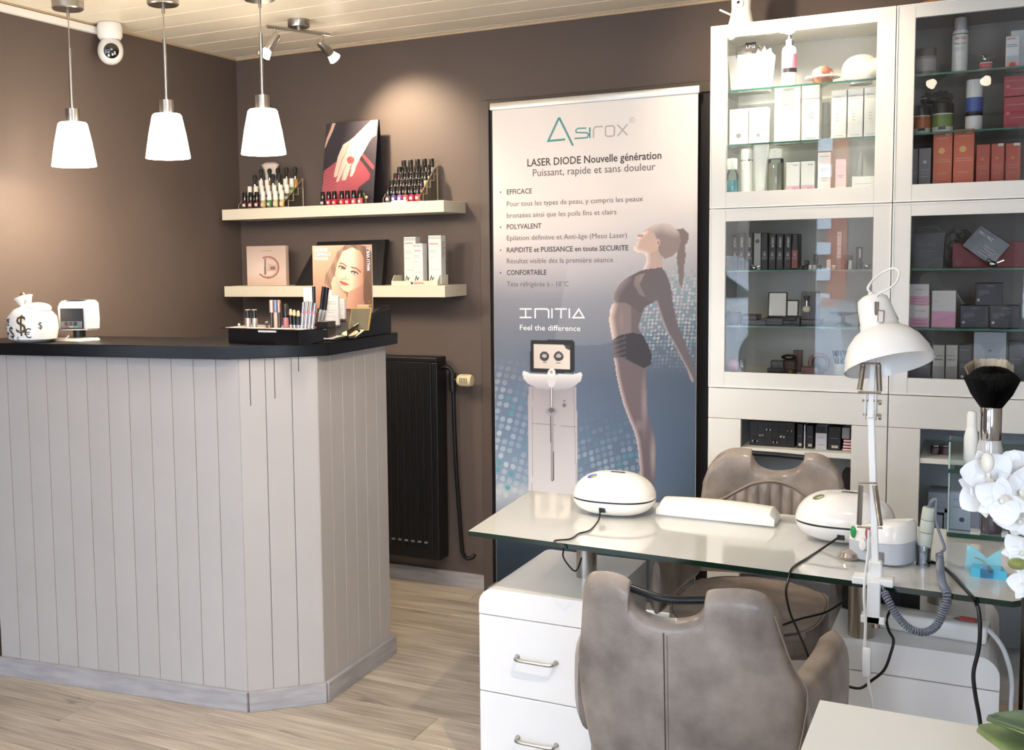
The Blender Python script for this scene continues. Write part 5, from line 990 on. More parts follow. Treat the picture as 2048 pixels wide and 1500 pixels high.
for k, (a, c, yt, z0) in enumerate(((1856, 1886, 1030, 0.50), (1888, 1912, 1018, 0.50), (1914, 1960, 1012, 0.50), (1856, 1900, 985, None))):
    carton(a, c, yt, z0 or pxZ(1870, 1030, YN) + 0.01, YN, 0.12, (128, 140, 158), ('blue-grey storage box at left in right base cabinet', 'middle blue-grey storage box in right base cabinet', 'wide blue-grey storage box in right base cabinet', 'blue-grey storage box stacked on top of the left ones')[k], name='storage_box', lines=(((0.2, 0.8, 0.5), (0.2, 0.8, 0.25)), (96, 106, 124)))
carton(1684, 1703, 945, 0.50, YN, 0.1, (40, 34, 36), 'dark box behind the far chair in left base cabinet', name='storage_box', sticker=(0.1, 0.4, 0.6, 0.75, (150, 140, 130)))
# on top of the cabinets
t = thing('indoor_camera', 'white indoor camera with flared foot and antenna on top of cabinet', 'camera', (pxX(1481, 45, 0.06), 0.07, 2.29))
b = BM(); lathe(b, [(0, 0), (0.048, 0), (0.04, 0.025), (0.033, 0.06), (0.034, 0.10), (0.03, 0.118), (0, 0.12)], seg=26, cap=False); obj('body', b, wp, t, sm=True, local=True)
b = BM(); lathe(b, [(0, 0.0), (0.016, 0.0), (0.014, 0.005), (0, 0.006)], m=Matrix.Translation((0, -0.033, 0.075)) @ Matrix.Rotation(PI / 2, 4, 'X'), cap=False); f_ = obj('face_disc', b, wp, t, sm=True, local=True)
b = BM(); lathe(b, [(0, 0.005), (0.0055, 0.0055), (0, 0.0075)], m=Matrix.Translation((-0.002, -0.033, 0.078)) @ Matrix.Rotation(PI / 2, 4, 'X'), cap=False, seg=12); obj('lens', b, _M['black_gloss'], f_, local=True)
b = BM(); cyl(b, (-0.034, 0, 0.045), (-0.075, 0.0, 0.068), 0.0035, 8); obj('antenna', b, wp, t, local=True)
t = thing('driftwood', 'pale twisted branch lying on top of the right cabinet', 'branch', (pxX(1830, 5, 0.1), 0.10, 2.29))
b = BM(); tube(b, smooth_path([(-0.07, 0, 0.006), (-0.04, 0.0, 0.007), (0.0, 0.01, 0.012), (0.05, 0.0, 0.02), (0.12, 0.01, 0.018), (0.2, 0.0, 0.03)], 5), [0.003] * 3 + [0.0065] * 20 + [0.008] * 3 if False else 0.006, 8); obj('branch', b, mat('dry_branch', (186, 146, 106), 0.8, noise=0.2, nscale=60), t, sm=True, local=True)
# ------------------------------------------------------------------ nail polish displays on the upper shelf
acr = pane_mat('acrylic_sheet', (0.96, 0.96, 0.94), refl=0.4); acre = mat('acrylic_edge', (214, 196, 166), 0.25)
bcap = mat('black_cap', (18, 17, 19), 0.22, coat=0.5)
def polish(x, y, z, h, r, rgb, capm, label, group, kind='polish', name='nail_polish_bottle', cat='bottle'):
    t = thing(name, label, cat, (x, y, z), group)
    gm = mat('lacquer_%d_%d_%d' % rgb, rgb, 0.12, coat=0.8)
    if kind == 'polish':
        b = BM(); lathe(b, [(0, 0), (r * 0.9, 0), (r, 0.06 * h), (r, 0.36 * h), (r * 0.75, 0.44 * h), (r * 0.55, 0.46 * h)], seg=14, cap=False); obj('flask', b, gm, t, sm=True, local=True)
        b = BM(); lathe(b, [(r * 0.9, 0.44 * h), (r * 0.92, 0.46 * h), (r * 0.86, 0.98 * h), (r * 0.78, h), (0, h)], seg=14, cap=False); obj('cap', b, capm, t, sm=True, local=True)
        b = BM(); box(b, -r * 0.5, r * 0.5, -r * 1.04, -r * 0.98, 0.10 * h, 0.28 * h); obj('label', b, mat('tiny_label', (196, 190, 184), 0.6), t, local=True)
    elif kind == 'dropper':
        b = BM(); lathe(b, [(0, 0), (r * 0.92, 0), (r, 0.04 * h), (r, 0.38 * h), (r * 0.5, 0.46 * h)], seg=14, cap=False); obj('flask', b, gm, t, sm=True, local=True)
        b = BM(); lathe(b, [(r * 0.6, 0.44 * h), (r * 0.62, 0.56 * h), (r * 0.35, 0.58 * h), (0, 0.58 * h)], seg=14, cap=False); obj('collar', b, silver, t, sm=True, local=True)
        b = BM(); lathe(b, [(r * 0.55, 0.56 * h), (r * 0.5, 0.66 * h), (r * 0.85, 0.84 * h), (r * 0.85, 0.94 * h), (r * 0.5, 1.0 * h), (0, h)], seg=14, cap=False); obj('rubber_bulb', b, mat('matt_black_rubber', (38, 36, 38), 0.6), t, sm=True, local=True)
    return t
def stepped_rack(x0, x1, y0, n, dy, dz, label, back=0.0):
    t = thing('stepped_rack', label, 'rack', ((x0 + x1) / 2, y0 + n * dy / 2, SH1)); th = 0.002
    for k in range(n):
        b = BM(); ya, yb_ = y0 + k * dy, y0 + (k + 1) * dy; z = SH1 + 0.003 + k * dz
        box(b, x0, x1, ya, yb_, z - th, z); obj('step', b, acr, t)
        b = BM(); box(b, x0, x1, ya - 0.001, ya + 0.001, z - (dz if k else 0.0), z + 0.005); s_ = obj('riser', b, acr, t)
    for xx in (x0 - th, x1):
        b = BM(); pts = [(y0, SH1), (y0, SH1 + 0.018)]
        for k in range(n): pts += [(y0 + k * dy + dy * 0.7, SH1 + 0.022 + k * dz + dz * 0.6)]
        pts += [(y0 + n * dy, SH1 + 0.02 + n * dz), (y0 + n * dy, SH1)]
        prism(b, pts, lambda a, c: (xx, a, c), lambda a, c: (xx + th, a, c)); obj('side_panel', b, acr, t)
        b = BM(); path = []
        for k in range(n): path += [(xx + th, y0 + k * dy, SH1 + 0.003 + k * dz), (xx + th, y0 + (k + 1) * dy, SH1 + 0.003 + k * dz)]
        path += [(xx + th, y0 + n * dy, SH1 + 0.02 + n * dz), (xx + th, y0 + n * dy, SH1)]
        for p, q in zip(path, path[1:]): cyl(b, p, q, 0.0011, 5)
        for p, q in zip([(xx, a, c) for a, c in pts], [(xx, a, c) for a, c in pts][1:]): cyl(b, p, q, 0.0009, 5)
        obj('panel_edge', b, acre, t)
    return t
Yr = 0.215
xa, xb = pxX(478, 410, Yr), pxX(566, 408, Yr)
stepped_rack(xa, xb, Yr, 4, 0.042, 0.030, 'clear stepped acrylic rack of care oils, left on the upper shelf')
rowsL = [[(74, 22, 34)] * 3 + [(196, 160, 110), (70, 120, 70), (200, 190, 140), (214, 176, 110)], [(150, 150, 140), (70, 60, 60), (190, 170, 120), (60, 56, 60), (180, 178, 160), (120, 140, 90), (90, 96, 60)], [(170, 130, 60), (150, 160, 70), (190, 150, 60), (160, 150, 120), (110, 120, 60), (200, 150, 50), (120, 150, 60)], [(196, 140, 60), (150, 120, 50), (200, 196, 180), (180, 150, 80), (214, 160, 70)]]
wcap = mat('pearl_white_cap', (236, 232, 226), 0.3, coat=0.3)
rown = ('front', 'second', 'third', 'back'); r4 = random.Random(4)
for k, row_ in enumerate(rowsL):
    for i, rgb in enumerate(row_):
        n = len(row_); x = xa + (xb - xa) * (i + 0.55) / (n + 0.1); y = Yr + 0.021 + k * 0.042; z = SH1 + 0.0035 + k * 0.03
        kind = 'dropper' if k == 3 or (k == 2 and i in (0, 3, 4)) else 'polish'
        capm = bcap if k == 0 and i < 3 else wcap
        nm = 'dark red oil bottle with glossy black cap' if (k == 0 and i < 3) else 'dropper bottle with black rubber bulb' if kind == 'dropper' else 'small white-capped oil bottle'
        polish(x, y, z, 0.074 if kind == 'polish' else 0.100, 0.0125, rgb, capm, '%s, %s from left, %s row of left rack' % (nm, ordn[i], rown[k]), 'care oil bottles in the left rack', kind)
t = thing('white_hand_stand', 'pale figure-like stand behind the oil rack, under the pendant', 'ornament', (pxX(540, 400, 0.385), 0.395, SH1))
b = BM(); lathe(b, [(0, 0), (0.02, 0), (0.03, 0.05), (0.026, 0.13), (0.034, 0.19), (0.05, 0.215), (0.03, 0.225), (0, 0.226)], seg=20, cap=False, m=Matrix.Diagonal((1, 0.5, 1, 1))); obj('stand', b, mat('pale_porcelain', (226, 214, 204), 0.35), t, sm=True, local=True)
# front row of reds before the poster
reds = [(40, 24, 34), (176, 36, 62), (206, 40, 44), (214, 56, 62), (206, 36, 74), (206, 96, 98), (220, 92, 106)]
for i, (px_, rgb) in enumerate(zip((646, 658, 669.5, 684, 695.5, 708, 720.5), reds)):
    polish(pxX(px_, 405, 0.222), 0.222, SH1, 0.061, 0.0115, rgb, bcap, '%s nail polish with black cap before the poster, %s from the left' % (('dark plum', 'raspberry', 'bright red', 'coral red', 'magenta red', 'dusty pink', 'pale rose')[i], ordn[i]), 'nail polishes lined up before the hand poster')
t = thing('flamingo_figurine', 'tiny gold bird figurine beside the pale rose polish', 'figurine', (pxX(732, 402, 0.235), 0.235, SH1)); gold = mat('pale_gold', (214, 186, 130), 0.3, metal=0.9)
b = BM(); cyl(b, (0.0, 0, 0), (0.0, 0, 0.022), 0.0012, 6); obj('leg', b, gold, t, local=True)
b = BM(); ellipsoid(b, (0.001, 0, 0.029), (0.010, 0.005, 0.007), 14, 8); obj('body', b, gold, t, sm=True, local=True)
b = BM(); tube(b, smooth_path([(-0.006, 0, 0.032), (-0.010, 0, 0.038), (-0.006, 0, 0.043), (-0.010, 0, 0.047), (-0.013, 0, 0.044)], 4), 0.0015, 6); obj('neck', b, gold, t, sm=True, local=True)
# hand poster on an A-frame
D4 = lambda p: [(620 + x / 7.894, 230 + y / 7.894) for x, y in p]
def hand_paint(u, v, px, py):
    c = ramp(py, [(235, (66, 60, 70)), (330, (52, 46, 56)), (410, (40, 36, 46))])
    strap = inpoly(px, py, D4([(355, 128), (405, 124), (360, 260), (300, 380), (240, 525), (232, 510), (270, 350), (320, 230)])); c = blend(c, strap, (226, 196, 178)); c = blend(c, inpoly(px, py, D4([(355, 128), (340, 128), (290, 260), (240, 400), (232, 500), (270, 360), (322, 232)])), (120, 66, 66))
    bag = inpoly(px, py, D4([(220, 885), (400, 745), (600, 700), (780, 690), (900, 840), (955, 930), (945, 1010), (760, 1160), (700, 1400), (180, 1400), (190, 1190)]))
    bc = ramp(px + (py - 330) * 0.3, [(640, (176, 86, 98)), (690, (196, 96, 108)), (745, (150, 62, 74))]); gx = np.sin((px * 0.9 + py * 1.3) * 1.7) * np.sin((px * 1.2 - py * 0.8) * 1.9); bc = bc + (gx * 26)[:, None] * np.clip((px - 655) / 40, 0.1, 1)[:, None]
    c = np.where(bag[:, None], bc, c); c = blend(c, bag & (line_d(px, py, D4([(780, 690), (900, 840), (955, 930), (945, 1010), (760, 1160)])) < 1.2), (120, 40, 54))
    strip = (((px * 0.5 + py) % 6.5) < 1.6) & bag & (px < 672); c = blend(c, strip, (140, 60, 72), 0.6)
    c = blend(c, inpoly(px, py, D4([(830, 600), (860, 630), (1010, 800), (1000, 870), (840, 680), (815, 640)])), (206, 70, 82)); c = blend(c, inpoly(px, py, D4([(790, 650), (815, 640), (1000, 890), (990, 930), (800, 680)])), (46, 40, 48))
    hand = inpoly(px, py, D4([(960, 85), (1070, 78), (1045, 320), (980, 360), (930, 430), (880, 530), (840, 600), (800, 660), (760, 740), (730, 800), (700, 900), (668, 960), (640, 975), (625, 950), (640, 870), (650, 800), (640, 780), (625, 860), (590, 960), (560, 1030), (500, 1035), (498, 1015), (520, 920), (545, 850), (520, 900), (480, 990), (455, 1045), (420, 1060), (415, 1035), (440, 950), (400, 985), (378, 975), (385, 900), (410, 800), (440, 660), (490, 540), (525, 465), (600, 420), (690, 350), (800, 240)]))
    hc = ramp(px - (py - 300) * 0.2, [(660, (244, 214, 196)), (700, (248, 222, 206)), (735, (226, 176, 160)), (756, (206, 150, 140))]); c = np.where(hand[:, None], hc, c)
    for ln in ([(598, 480), (560, 600), (500, 720), (450, 900), (420, 1010)], [(575, 780), (530, 880), (500, 1000)], [(660, 780), (650, 860), (625, 960)], [(700, 660), (680, 740), (655, 800)]): c = blend(c, hand & (line_d(px, py, D4(ln)) < 0.55), (150, 84, 80), 0.7)
    rx, ry_ = D4([(640, 712)])[0]; ring = ell(px, py, rx, ry_, 7.6, 7.6); c = blend(c, ring, (186, 70, 80)); c = blend(c, ring * (np.sin(px * 3) * np.sin(py * 3) > 0.2), (226, 130, 126))
    return c * 0.9
t = thing('hand_poster', 'upright display card with photo of a hand over a red handbag', 'display card', (pxX(695, 400, 0.27), 0.27, SH1))
q0, q1, q2 = onY(641.5, 404, 0.262), onY(746, 402, 0.262), onY(652, 248, 0.325); q3 = onY(756, 240, 0.325); zt_ = (q2[2] + q3[2]) / 2
c0 = Vector((q0[0], 0.262, SH1 + 0.001)); c1 = Vector((q1[0], 0.262, SH1 + 0.001)); xo = ((q2[0] - q0[0]) + (q3[0] - q1[0])) / 2
Uv = Vector((xo * 0.0, 0.063, zt_ - SH1)); hh = Uv.length
b = BM(); m_ = [c0, c1, c1 + Uv, c0 + Uv]; off = Vector((0, 0.003, 0))
prism(b, [(0, 0), (1, 0), (1, 1), (0, 1)], lambda a, c: c0 + (c1 - c0) * a + Uv * c, lambda a, c: c0 + (c1 - c0) * a + Uv * c + off); cardb = obj('front_board', b, mat('dark_card', (38, 34, 40), 0.5), t)
printed('printed_front', c0, (1, 0, 0), Uv, (c1 - c0).length, hh, 0.0021, hand_paint, cardb)
b = BM(); prism(b, [(0.0, 0.0), (1, 0), (1, 1), (0.0, 1)], lambda a, c: c0 + Vector((0, 0.125, 0)) + (c1 - c0) * a + Vector((0, -0.058, zt_ - SH1)) * c, lambda a, c: c0 + Vector((0, 0.128, 0)) + (c1 - c0) * a + Vector((0, -0.058, zt_ - SH1)) * c); obj('rear_board', b, mat('dark_card', (38, 34, 40), 0.5), t)
# right stepped rack
Yq = 0.22; xa, xb = pxX(767, 405, Yq), pxX(838, 402, Yq)
stepped_rack(xa, xb, Yq, 5, 0.036, 0.031, 'clear stepped acrylic rack of nail polish, right on the upper shelf')
rowsR = [[(86, 66, 76), (92, 70, 150), (150, 96, 160), (214, 76, 92), (190, 50, 90), (206, 60, 66)], [(50, 26, 40), (60, 22, 34), (90, 24, 40), (70, 24, 60), (46, 22, 50), (110, 30, 44)], [(60, 30, 40), (90, 26, 44), (50, 24, 30), (44, 26, 54), (60, 28, 34), (206, 206, 150)], [(180, 30, 60), (80, 30, 40), (60, 40, 50), (40, 28, 36), (70, 24, 34), (50, 24, 30)], [(40, 34, 40), (70, 60, 64), (50, 40, 46), (206, 196, 190), (150, 140, 144)]]
rown = ('front', 'second', 'third', 'fourth', 'back')
for k, row_ in enumerate(rowsR):
    for i, rgb in enumerate(row_):
        n = len(row_); x = xa + (xb - xa) * (i + 0.5) / n; y = Yq + 0.018 + k * 0.036; z = SH1 + 0.0035 + k * 0.031
        polish(x, y, z, 0.067, 0.0122, rgb, bcap, 'black-capped polish, %s from left, %s row of right rack' % (ordn[i], rown[k]), 'nail polishes in the right rack')
# ------------------------------------------------------------------ lower shelf
def pic1(u, v, px, py):
    c = ramp(v, [(0, (200, 174, 160)), (0.3, (212, 192, 182)), (1, (186, 166, 156))]); c = c + (ell(u, v, 0.35, 0.5, 0.5, 0.5, 0.9) * 16)[:, None]
    r = np.hypot((u - 0.55) * 1.0, (v - 0.46) * 1.0); ring = (np.abs(r - 0.27) < 0.018) & ~((u < 0.42) & (np.abs(v - 0.5) < 0.2)); c = blend(c, ring, (150, 96, 84)); c = blend(c, (np.abs(r - 0.235) < 0.01) & (u > 0.45), (176, 130, 118), 0.8)
    c = blend(c, inpoly(u, v, [(0.44, 0.28), (0.5, 0.28), (0.5, 0.68), (0.46, 0.68)]), (132, 112, 106)); c = blend(c, inpoly(u, v, [(0.52, 0.36), (0.78, 0.36), (0.76, 0.52), (0.54, 0.56)]), (196, 170, 160)); c = blend(c, inpoly(u, v, [(0.6, 0.4), (0.74, 0.4), (0.73, 0.48), (0.61, 0.48)]), (136, 104, 98))
    return blend(c, (np.abs(v - 0.88) < 0.006) & (u > 0.4) & (u < 0.65), (140, 110, 104), 0.8)
t = thing('picture_box', 'blush pink flat box with circular powder picture, left on lower shelf', 'box', (pxX(532, 577, 0.30), 0.31, SH2))
X0, X1 = pxX(495, 575, 0.29), pxX(573, 575, 0.29); z1 = pxZ(530, 492, 0.30); b = BM(); box(b, X0, X1, 0.29, 0.315, SH2, z1, bev=0.001, seg=1); bx = obj('carton', b, mat('blush_card', (206, 180, 166), 0.5), t)
printed('printed_front', (X0 + 0.001, 0.29, SH2 + 0.001), (1, 0, 0), (0, 0, 1), X1 - X0 - 0.002, z1 - SH2 - 0.002, 0.002, pic1, bx)
t = thing('black_case', 'black slanted display case leaning against the wall, lower shelf', 'case', (pxX(690, 575, 0.33), 0.33, SH2))
b = BM(); A_ = [onY(597, 573, 0.30), onY(762, 573, 0.30), onY(775, 479, 0.38), onY(640, 484, 0.38)]
lo = [Vector((A_[0][0], 0.27, SH2)), Vector((A_[1][0] + 0.02, 0.27, SH2)), Vector((A_[2][0], 0.36, A_[2][2])), Vector((A_[3][0], 0.36, A_[3][2]))]; off = Vector((0, 0.035, 0.0))
va = [b.verts.new(p) for p in lo]; vb = [b.verts.new(p + off) for p in lo]; b.faces.new(va); b.faces.new(vb[::-1])
for k in range(4): b.faces.new((va[k], vb[k], vb[(k + 1) % 4], va[(k + 1) % 4]))
obj('case_body', b, mat('black_case', (20, 20, 22), 0.45), t)
b = BM(); f0 = lo[0].lerp(lo[3], 0.1); pts = [lo[0].lerp(lo[2], 0.08), lo[1].lerp(lo[3], 0.08), lo[2].lerp(lo[0], 0.08), lo[3].lerp(lo[1], 0.08)]; vs = [b.verts.new(p + Vector((0, -0.0015, 0.0006))) for p in pts]; b.faces.new(vs); obj('recessed_front', b, mat('dark_grey_panel', (32, 32, 36), 0.3), t)
tr = thing('display_tray', 'cream cardboard tray with red lettering holding foot-care cartons', 'tray', (pxX(835, 570, 0.28), 0.28, SH2))
X0, X1 = pxX(784, 573, 0.23), pxX(876, 570, 0.23); crm = mat('cream_card', (212, 206, 188), 0.5)
b = BM(); box(b, X0, X1, 0.225, 0.228, SH2, SH2 + 0.02); obj('front_lip', b, crm, tr)
b = BM(); box(b, X0, X1, 0.228, 0.33, SH2, SH2 + 0.003); obj('tray_floor', b, crm, tr)
for xx in (X0, X1 - 0.003):
    b = BM(); prism(b, [(0.228, SH2 + 0.003), (0.228, SH2 + 0.02), (0.25, SH2 + 0.045), (0.33, SH2 + 0.045), (0.33, SH2 + 0.003)], lambda a, c: (xx, a, c), lambda a, c: (xx + 0.003, a, c)); obj('tray_side', b, crm, tr)
letters('GEHWOL', redink, tr, (pxX(828, 567, 0.225), 0.225, SH2 + 0.006), height=0.008, width=0.05, bold=0.02)
b = BM(); lathe(b, [(0, 0), (0.006, 0)], m=Matrix.Translation((pxX(824, 566, 0.225), 0.2242, SH2 + 0.010)) @ Matrix.Rotation(PI / 2, 4, 'X'), seg=12, cap=False); obj('round_emblem', b, mat('blue_ink', (52, 66, 120), 0.4), tr)
gn = mat('green_stripe', (60, 120, 90), 0.4); bn = mat('blue_stripe', (56, 66, 96), 0.4)
for k, (a, c, yt, Y, stc, lb) in enumerate(((807, 838, 474, 0.262, bn, 'tall white foot-care carton with blue stripes, left in the tray'), (826, 850, 487, 0.234, bn, 'shorter white foot-care carton in front of the left one'), (856, 889, 471, 0.255, gn, 'tall white foot-care carton with green stripes, right in the tray'))):
    t = carton(a, c - (7 if k != 1 else 5), yt, SH2 + 0.0035, Y, 0.045, (218, 218, 217), lb, name='foot_care_box', lines=(((0.1, 0.6, 0.7), (0.1, 0.7, 0.66), (0.1, 0.5, 0.55), (0.2, 0.9, 0.3)), (150, 152, 160)))
    X0_, X1_ = pxX(a, yt, Y), pxX(c - (7 if k != 1 else 5), yt, Y); zt1 = pxZ((a + c) / 2, yt, Y)
    b = BM(); 
    for d_ in (0.006, 0.012): box(b, X0_ + 0.001, X1_ - 0.001, Y - 0.0008, Y - 0.0002, zt1 - d_ - 0.0016, zt1 - d_)
    obj('stripe', b, stc, t); letters('GEHWOL', redink, t, (X0_ + 0.006, Y, zt1 - 0.03 - 0.004 * k), height=0.006, width=(X1_ - X0_) * 0.7, bold=0.02)
    b = BM(); stroke(b, [(0, 0), (0.006, 0.02), (0.012, 0.004), (0.018, 0.016)], 0.004, (X0_ + 0.008, Y - 0.0008, SH2 + 0.02)); obj('foot_drawing', b, mat('dark_drawing', (56, 60, 48), 0.5), t)
    if k != 1:
        b = BM()
        for j in range(9): box(b, X1_ - 0.0003, X1_ + 0.0005, Y + 0.008, Y + 0.034 - 0.006 * (j % 3), zt1 - 0.03 - 0.008 * j, zt1 - 0.0275 - 0.008 * j)
        obj('side_print', b, mat('side_print_grey', (110, 110, 112), 0.5), t)

# ------------------------------------------------------------------ on the reception counter
t = thing('money_box', 'white round money box painted with dollar and euro signs', 'money box', (-2.10, -1.20, ZW))
b = BM(); prof = [(0, 0), (0.07, 0), (0.092, 0.012), (0.100, 0.05), (0.094, 0.09), (0.07, 0.115), (0.045, 0.125), (0.0, 0.128)]; lathe(b, prof, seg=36, cap=False, m=Matrix.Diagonal((1.0, 0.8, 1, 1))); bd = obj('sack_body', b, wp, t, sm=True, local=True)
b = BM(); ellipsoid(b, (0.03, 0.0, 0.118), (0.055, 0.04, 0.022), 20, 10); obj('shoulder', b, wp, t, sm=True, local=True)
b = BM(); lathe(b, [(0.026, 0), (0.020, 0.02), (0.030, 0.045), (0.034, 0.05), (0.026, 0.05), (0.016, 0.03)], m=Matrix.Translation((-0.022, 0, 0.11)) @ Matrix.Rotation(-0.35, 4, 'Y'), seg=20, cap=False); obj('gathered_neck', b, wp, t, sm=True, local=True)
b = BM(); tube(b, [Vector((-0.030 + 0.013 * math.cos(a), -0.012, 0.146 + 0.026 * math.sin(a))) for a in np.linspace(0, 2 * PI, 17)], 0.0045, 8, cap=False); obj('gold_coin_rim', b, gold, t, sm=True, local=True)
b = BM(); cyl(b, (-0.030, -0.008, 0.146), (-0.030, -0.016, 0.146), 0.011, 14); obj('coin', b, gold, t, local=True)
ink_b = mat('painted_black', (34, 30, 34), 0.4)
def wrap_sign(ch, a, z, s, mm):
    o = letters(ch, mm, None, (0, 0, 0), height=s, align='CENTER', name='painted_sign'); me = o.data
    for v in me.vertices:
        an = a + v.co.x / 0.098; zz = z + v.co.z; r = np.interp(zz, [p[1] for p in prof], [p[0] for p in prof]) + 0.0012
        v.co = Vector((r * math.sin(an), -0.8 * r * math.cos(an), zz))
    o.parent = t; return o
for ch, a, z, s, mm in (('€', -0.62, 0.028, 0.055, ink_b), ('$', -0.22, 0.018, 0.042, ink_b), ('$', 0.25, 0.036, 0.065, mat('bronze_paint', (96, 78, 50), 0.35, metal=0.3)), ('€', 0.52, 0.018, 0.034, ink_b), ('$', 1.0, 0.05, 0.024, ink_b), ('c', 0.08, 0.010, 0.02, ink_b), ('€', -0.42, 0.06, 0.026, ink_b)): wrap_sign(ch, a, z, s, mm)
tm = thing('card_terminal', 'white and grey card payment terminal on a tilted grey stand', 'payment terminal', (-2.015, -1.06, ZW))
gpl = mat('grey_plastic', (118, 118, 124), 0.35); dgl = mat('dark_plastic', (44, 44, 50), 0.3)
b = BM(); prism(b, [(-0.10, -0.085), (0.07, -0.085), (0.10, 0.0), (-0.05, 0.03)], lambda a, c: (a, c, 0.0), lambda a, c: (a * 0.9, c * 0.9, 0.008)); obj('foot_plate', b, mat('satin_aluminium', (206, 204, 200), 0.35, metal=0.7), tm, local=True)
b = BM(); cyl(b, (0, 0, 0.006), (0, 0, 0.035), 0.022, 16); obj('swivel', b, bk, tm, local=True)
R_ = Matrix.Translation((0.0, 0.0, 0.030)) @ Matrix.Rotation(0.30, 4, 'Z') @ Matrix.Diagonal((0.80, 0.9, 0.9, 1))
b = BM(); pf = [(-0.05, 0.006), (0.055, 0.0), (0.062, 0.05), (0.055, 0.118), (0.02, 0.126), (-0.035, 0.122), (-0.055, 0.10)]
va = [b.verts.new(R_ @ Vector((-0.072, p[0], p[1]))) for p in pf]; vb = [b.verts.new(R_ @ Vector((0.072, p[0], p[1]))) for p in pf]; b.faces.new(va); b.faces.new(vb[::-1])
for k in range(len(pf)): b.faces.new((va[k], va[(k + 1) % len(pf)], vb[(k + 1) % len(pf)], vb[k]))
bmesh.ops.bevel(b, geom=list(b.edges), offset=0.006, segments=3, affect='EDGES'); bdy = obj('housing', b, wp, tm, sm=True, local=True)
b = BM(); box(b, -0.055, 0.055, -0.0600, -0.052, 0.012, 0.094, m=R_, bev=0.002, seg=1); obj('pin_shield', b, dgl, tm, local=True)
b = BM(); box(b, -0.05, 0.05, -0.066, -0.060, 0.016, 0.042, m=R_, bev=0.001, seg=1); kp = obj('keypad', b, gpl, tm, local=True)
b = BM()
for i in range(3):
    for j in range(3): box(b, -0.03 + 0.022 * i, -0.014 + 0.022 * i, -0.068, -0.0655, 0.026 + 0.005 * j, 0.0295 + 0.005 * j, m=R_)
obj('number_keys', b, dgl, kp, local=True)
for i, cc in enumerate(((206, 60, 56), (226, 206, 90), (90, 190, 110))): b = BM(); box(b, -0.032 + 0.024 * i, -0.014 + 0.024 * i, -0.068, -0.0655, 0.019, 0.0225, m=R_); obj('colour_key', b, mat('key_%d' % cc[0], cc, 0.4), kp, local=True)
b = BM(); box(b, -0.048, 0.048, -0.035, 0.015, 0.1255, 0.129, m=R_, bev=0.001, seg=1); sc_ = obj('screen', b, mat('lcd_grey', (96, 96, 100), 0.15, coat=0.6), tm, local=True)
b = BM(); cyl(b, (0.005, -0.07, 0.008), (-0.002, -0.05, 0.016), 0.003, 8); obj('stylus_clip', b, wp, tm, local=True)
# black tester box with clear plate
tb = thing('tester_box', 'black tester box with clear plate of lipsticks at counter corner', 'display', (-1.2, -0.98, ZW))
fp = [(-1.352, -1.052), (-1.052, -1.083), (-1.05, -0.93), (-1.35, -0.90)]
b = BM(); prism(b, fp, lambda x, y: (x, y, ZW + 0.0005), lambda x, y: (x, y, ZW + 0.048)); bmesh.ops.bevel(b, geom=list(b.edges), offset=0.002, segments=2, affect='EDGES'); obj('box_body', b, mat('black_perspex', (16, 16, 20), 0.15, coat=0.7), tb)
b = BM(); prism(b, [(-1.372, -1.066), (-1.03, -1.10), (-1.0, -0.92), (-1.37, -0.888)], lambda x, y: (x, y, ZW + 0.049), lambda x, y: (x, y, ZW + 0.052)); obj('clear_plate', b, pane_mat('plate_acrylic', (0.82, 0.80, 0.78), refl=3.5), tb)
ZP = ZW + 0.0525
rr = random.Random(21)
for k in range(9):
    x = -1.33 + 0.034 * k; b = BM(); a0 = rr.uniform(-0.006, 0.006); box(b, x, x + 0.028, -1.062 - 0.1 * (x + 1.352) * 0.9, -1.03 - 0.09 * (x + 1.352), ZP, ZP + 0.0012); obj('name_strip', b, mat('strip_%d' % (k % 3), ((214, 196, 190), (196, 150, 140), (226, 216, 206))[k % 3], 0.4), tb)
b = BM(); box(b, -1.21, -1.14, -1.078, -1.072, ZW + 0.041, ZW + 0.047); obj('white_marker', b, wplas, tb)
def tubeitem(px_, py_b, py_t, wpx, parts, label, Y, tilt=0.0, cat='makeup', name='makeup_tube', z0=None):
    X = pxX(px_, py_b, Y); r = wpx / 2 * np.dot(np.array((X, Y, 1.3)) - CAM, RM[2]) / FPX; z0 = z0 or ZP; H = pxZ(px_, py_t, Y) - z0
    t = thing(name, label, cat, (X, Y, z0)); t.rotation_euler = (0, tilt, 0)
    for nm, mm, pf in parts: b = BM(); lathe(b, [(a * r, c * H) for a, c in pf], seg=16, cap=False); obj(nm, b, mm, t, sm=True, local=True)
    return t
chr_ = mat('chrome', (210, 210, 212), 0.1, metal=1)
two = [('barrel', mat('satin_silver', (200, 190, 184), 0.25, metal=0.8), [(0, 0), (1, 0), (1, 0.5), (0.9, 0.52)]), ('black_cap', bcap, [(0.85, 0.5), (0.85, 0.92), (1.0, 0.94), (1.0, 0.97)]), ('cap_top', mat('salmon_top', (226, 190, 176), 0.4), [(1.0, 0.965), (0.9, 1.0), (0, 1.0)])]
tubeitem(496.5, 655, 619, 11, two, 'short silver and black lipstick, left of the pair at box front', -1.03)
tubeitem(509.5, 655, 619, 11, two, 'short silver and black lipstick, right of the pair at box front', -1.03)
rgm = mat('rose_gold_tube', (206, 150, 130), 0.22, metal=0.8)
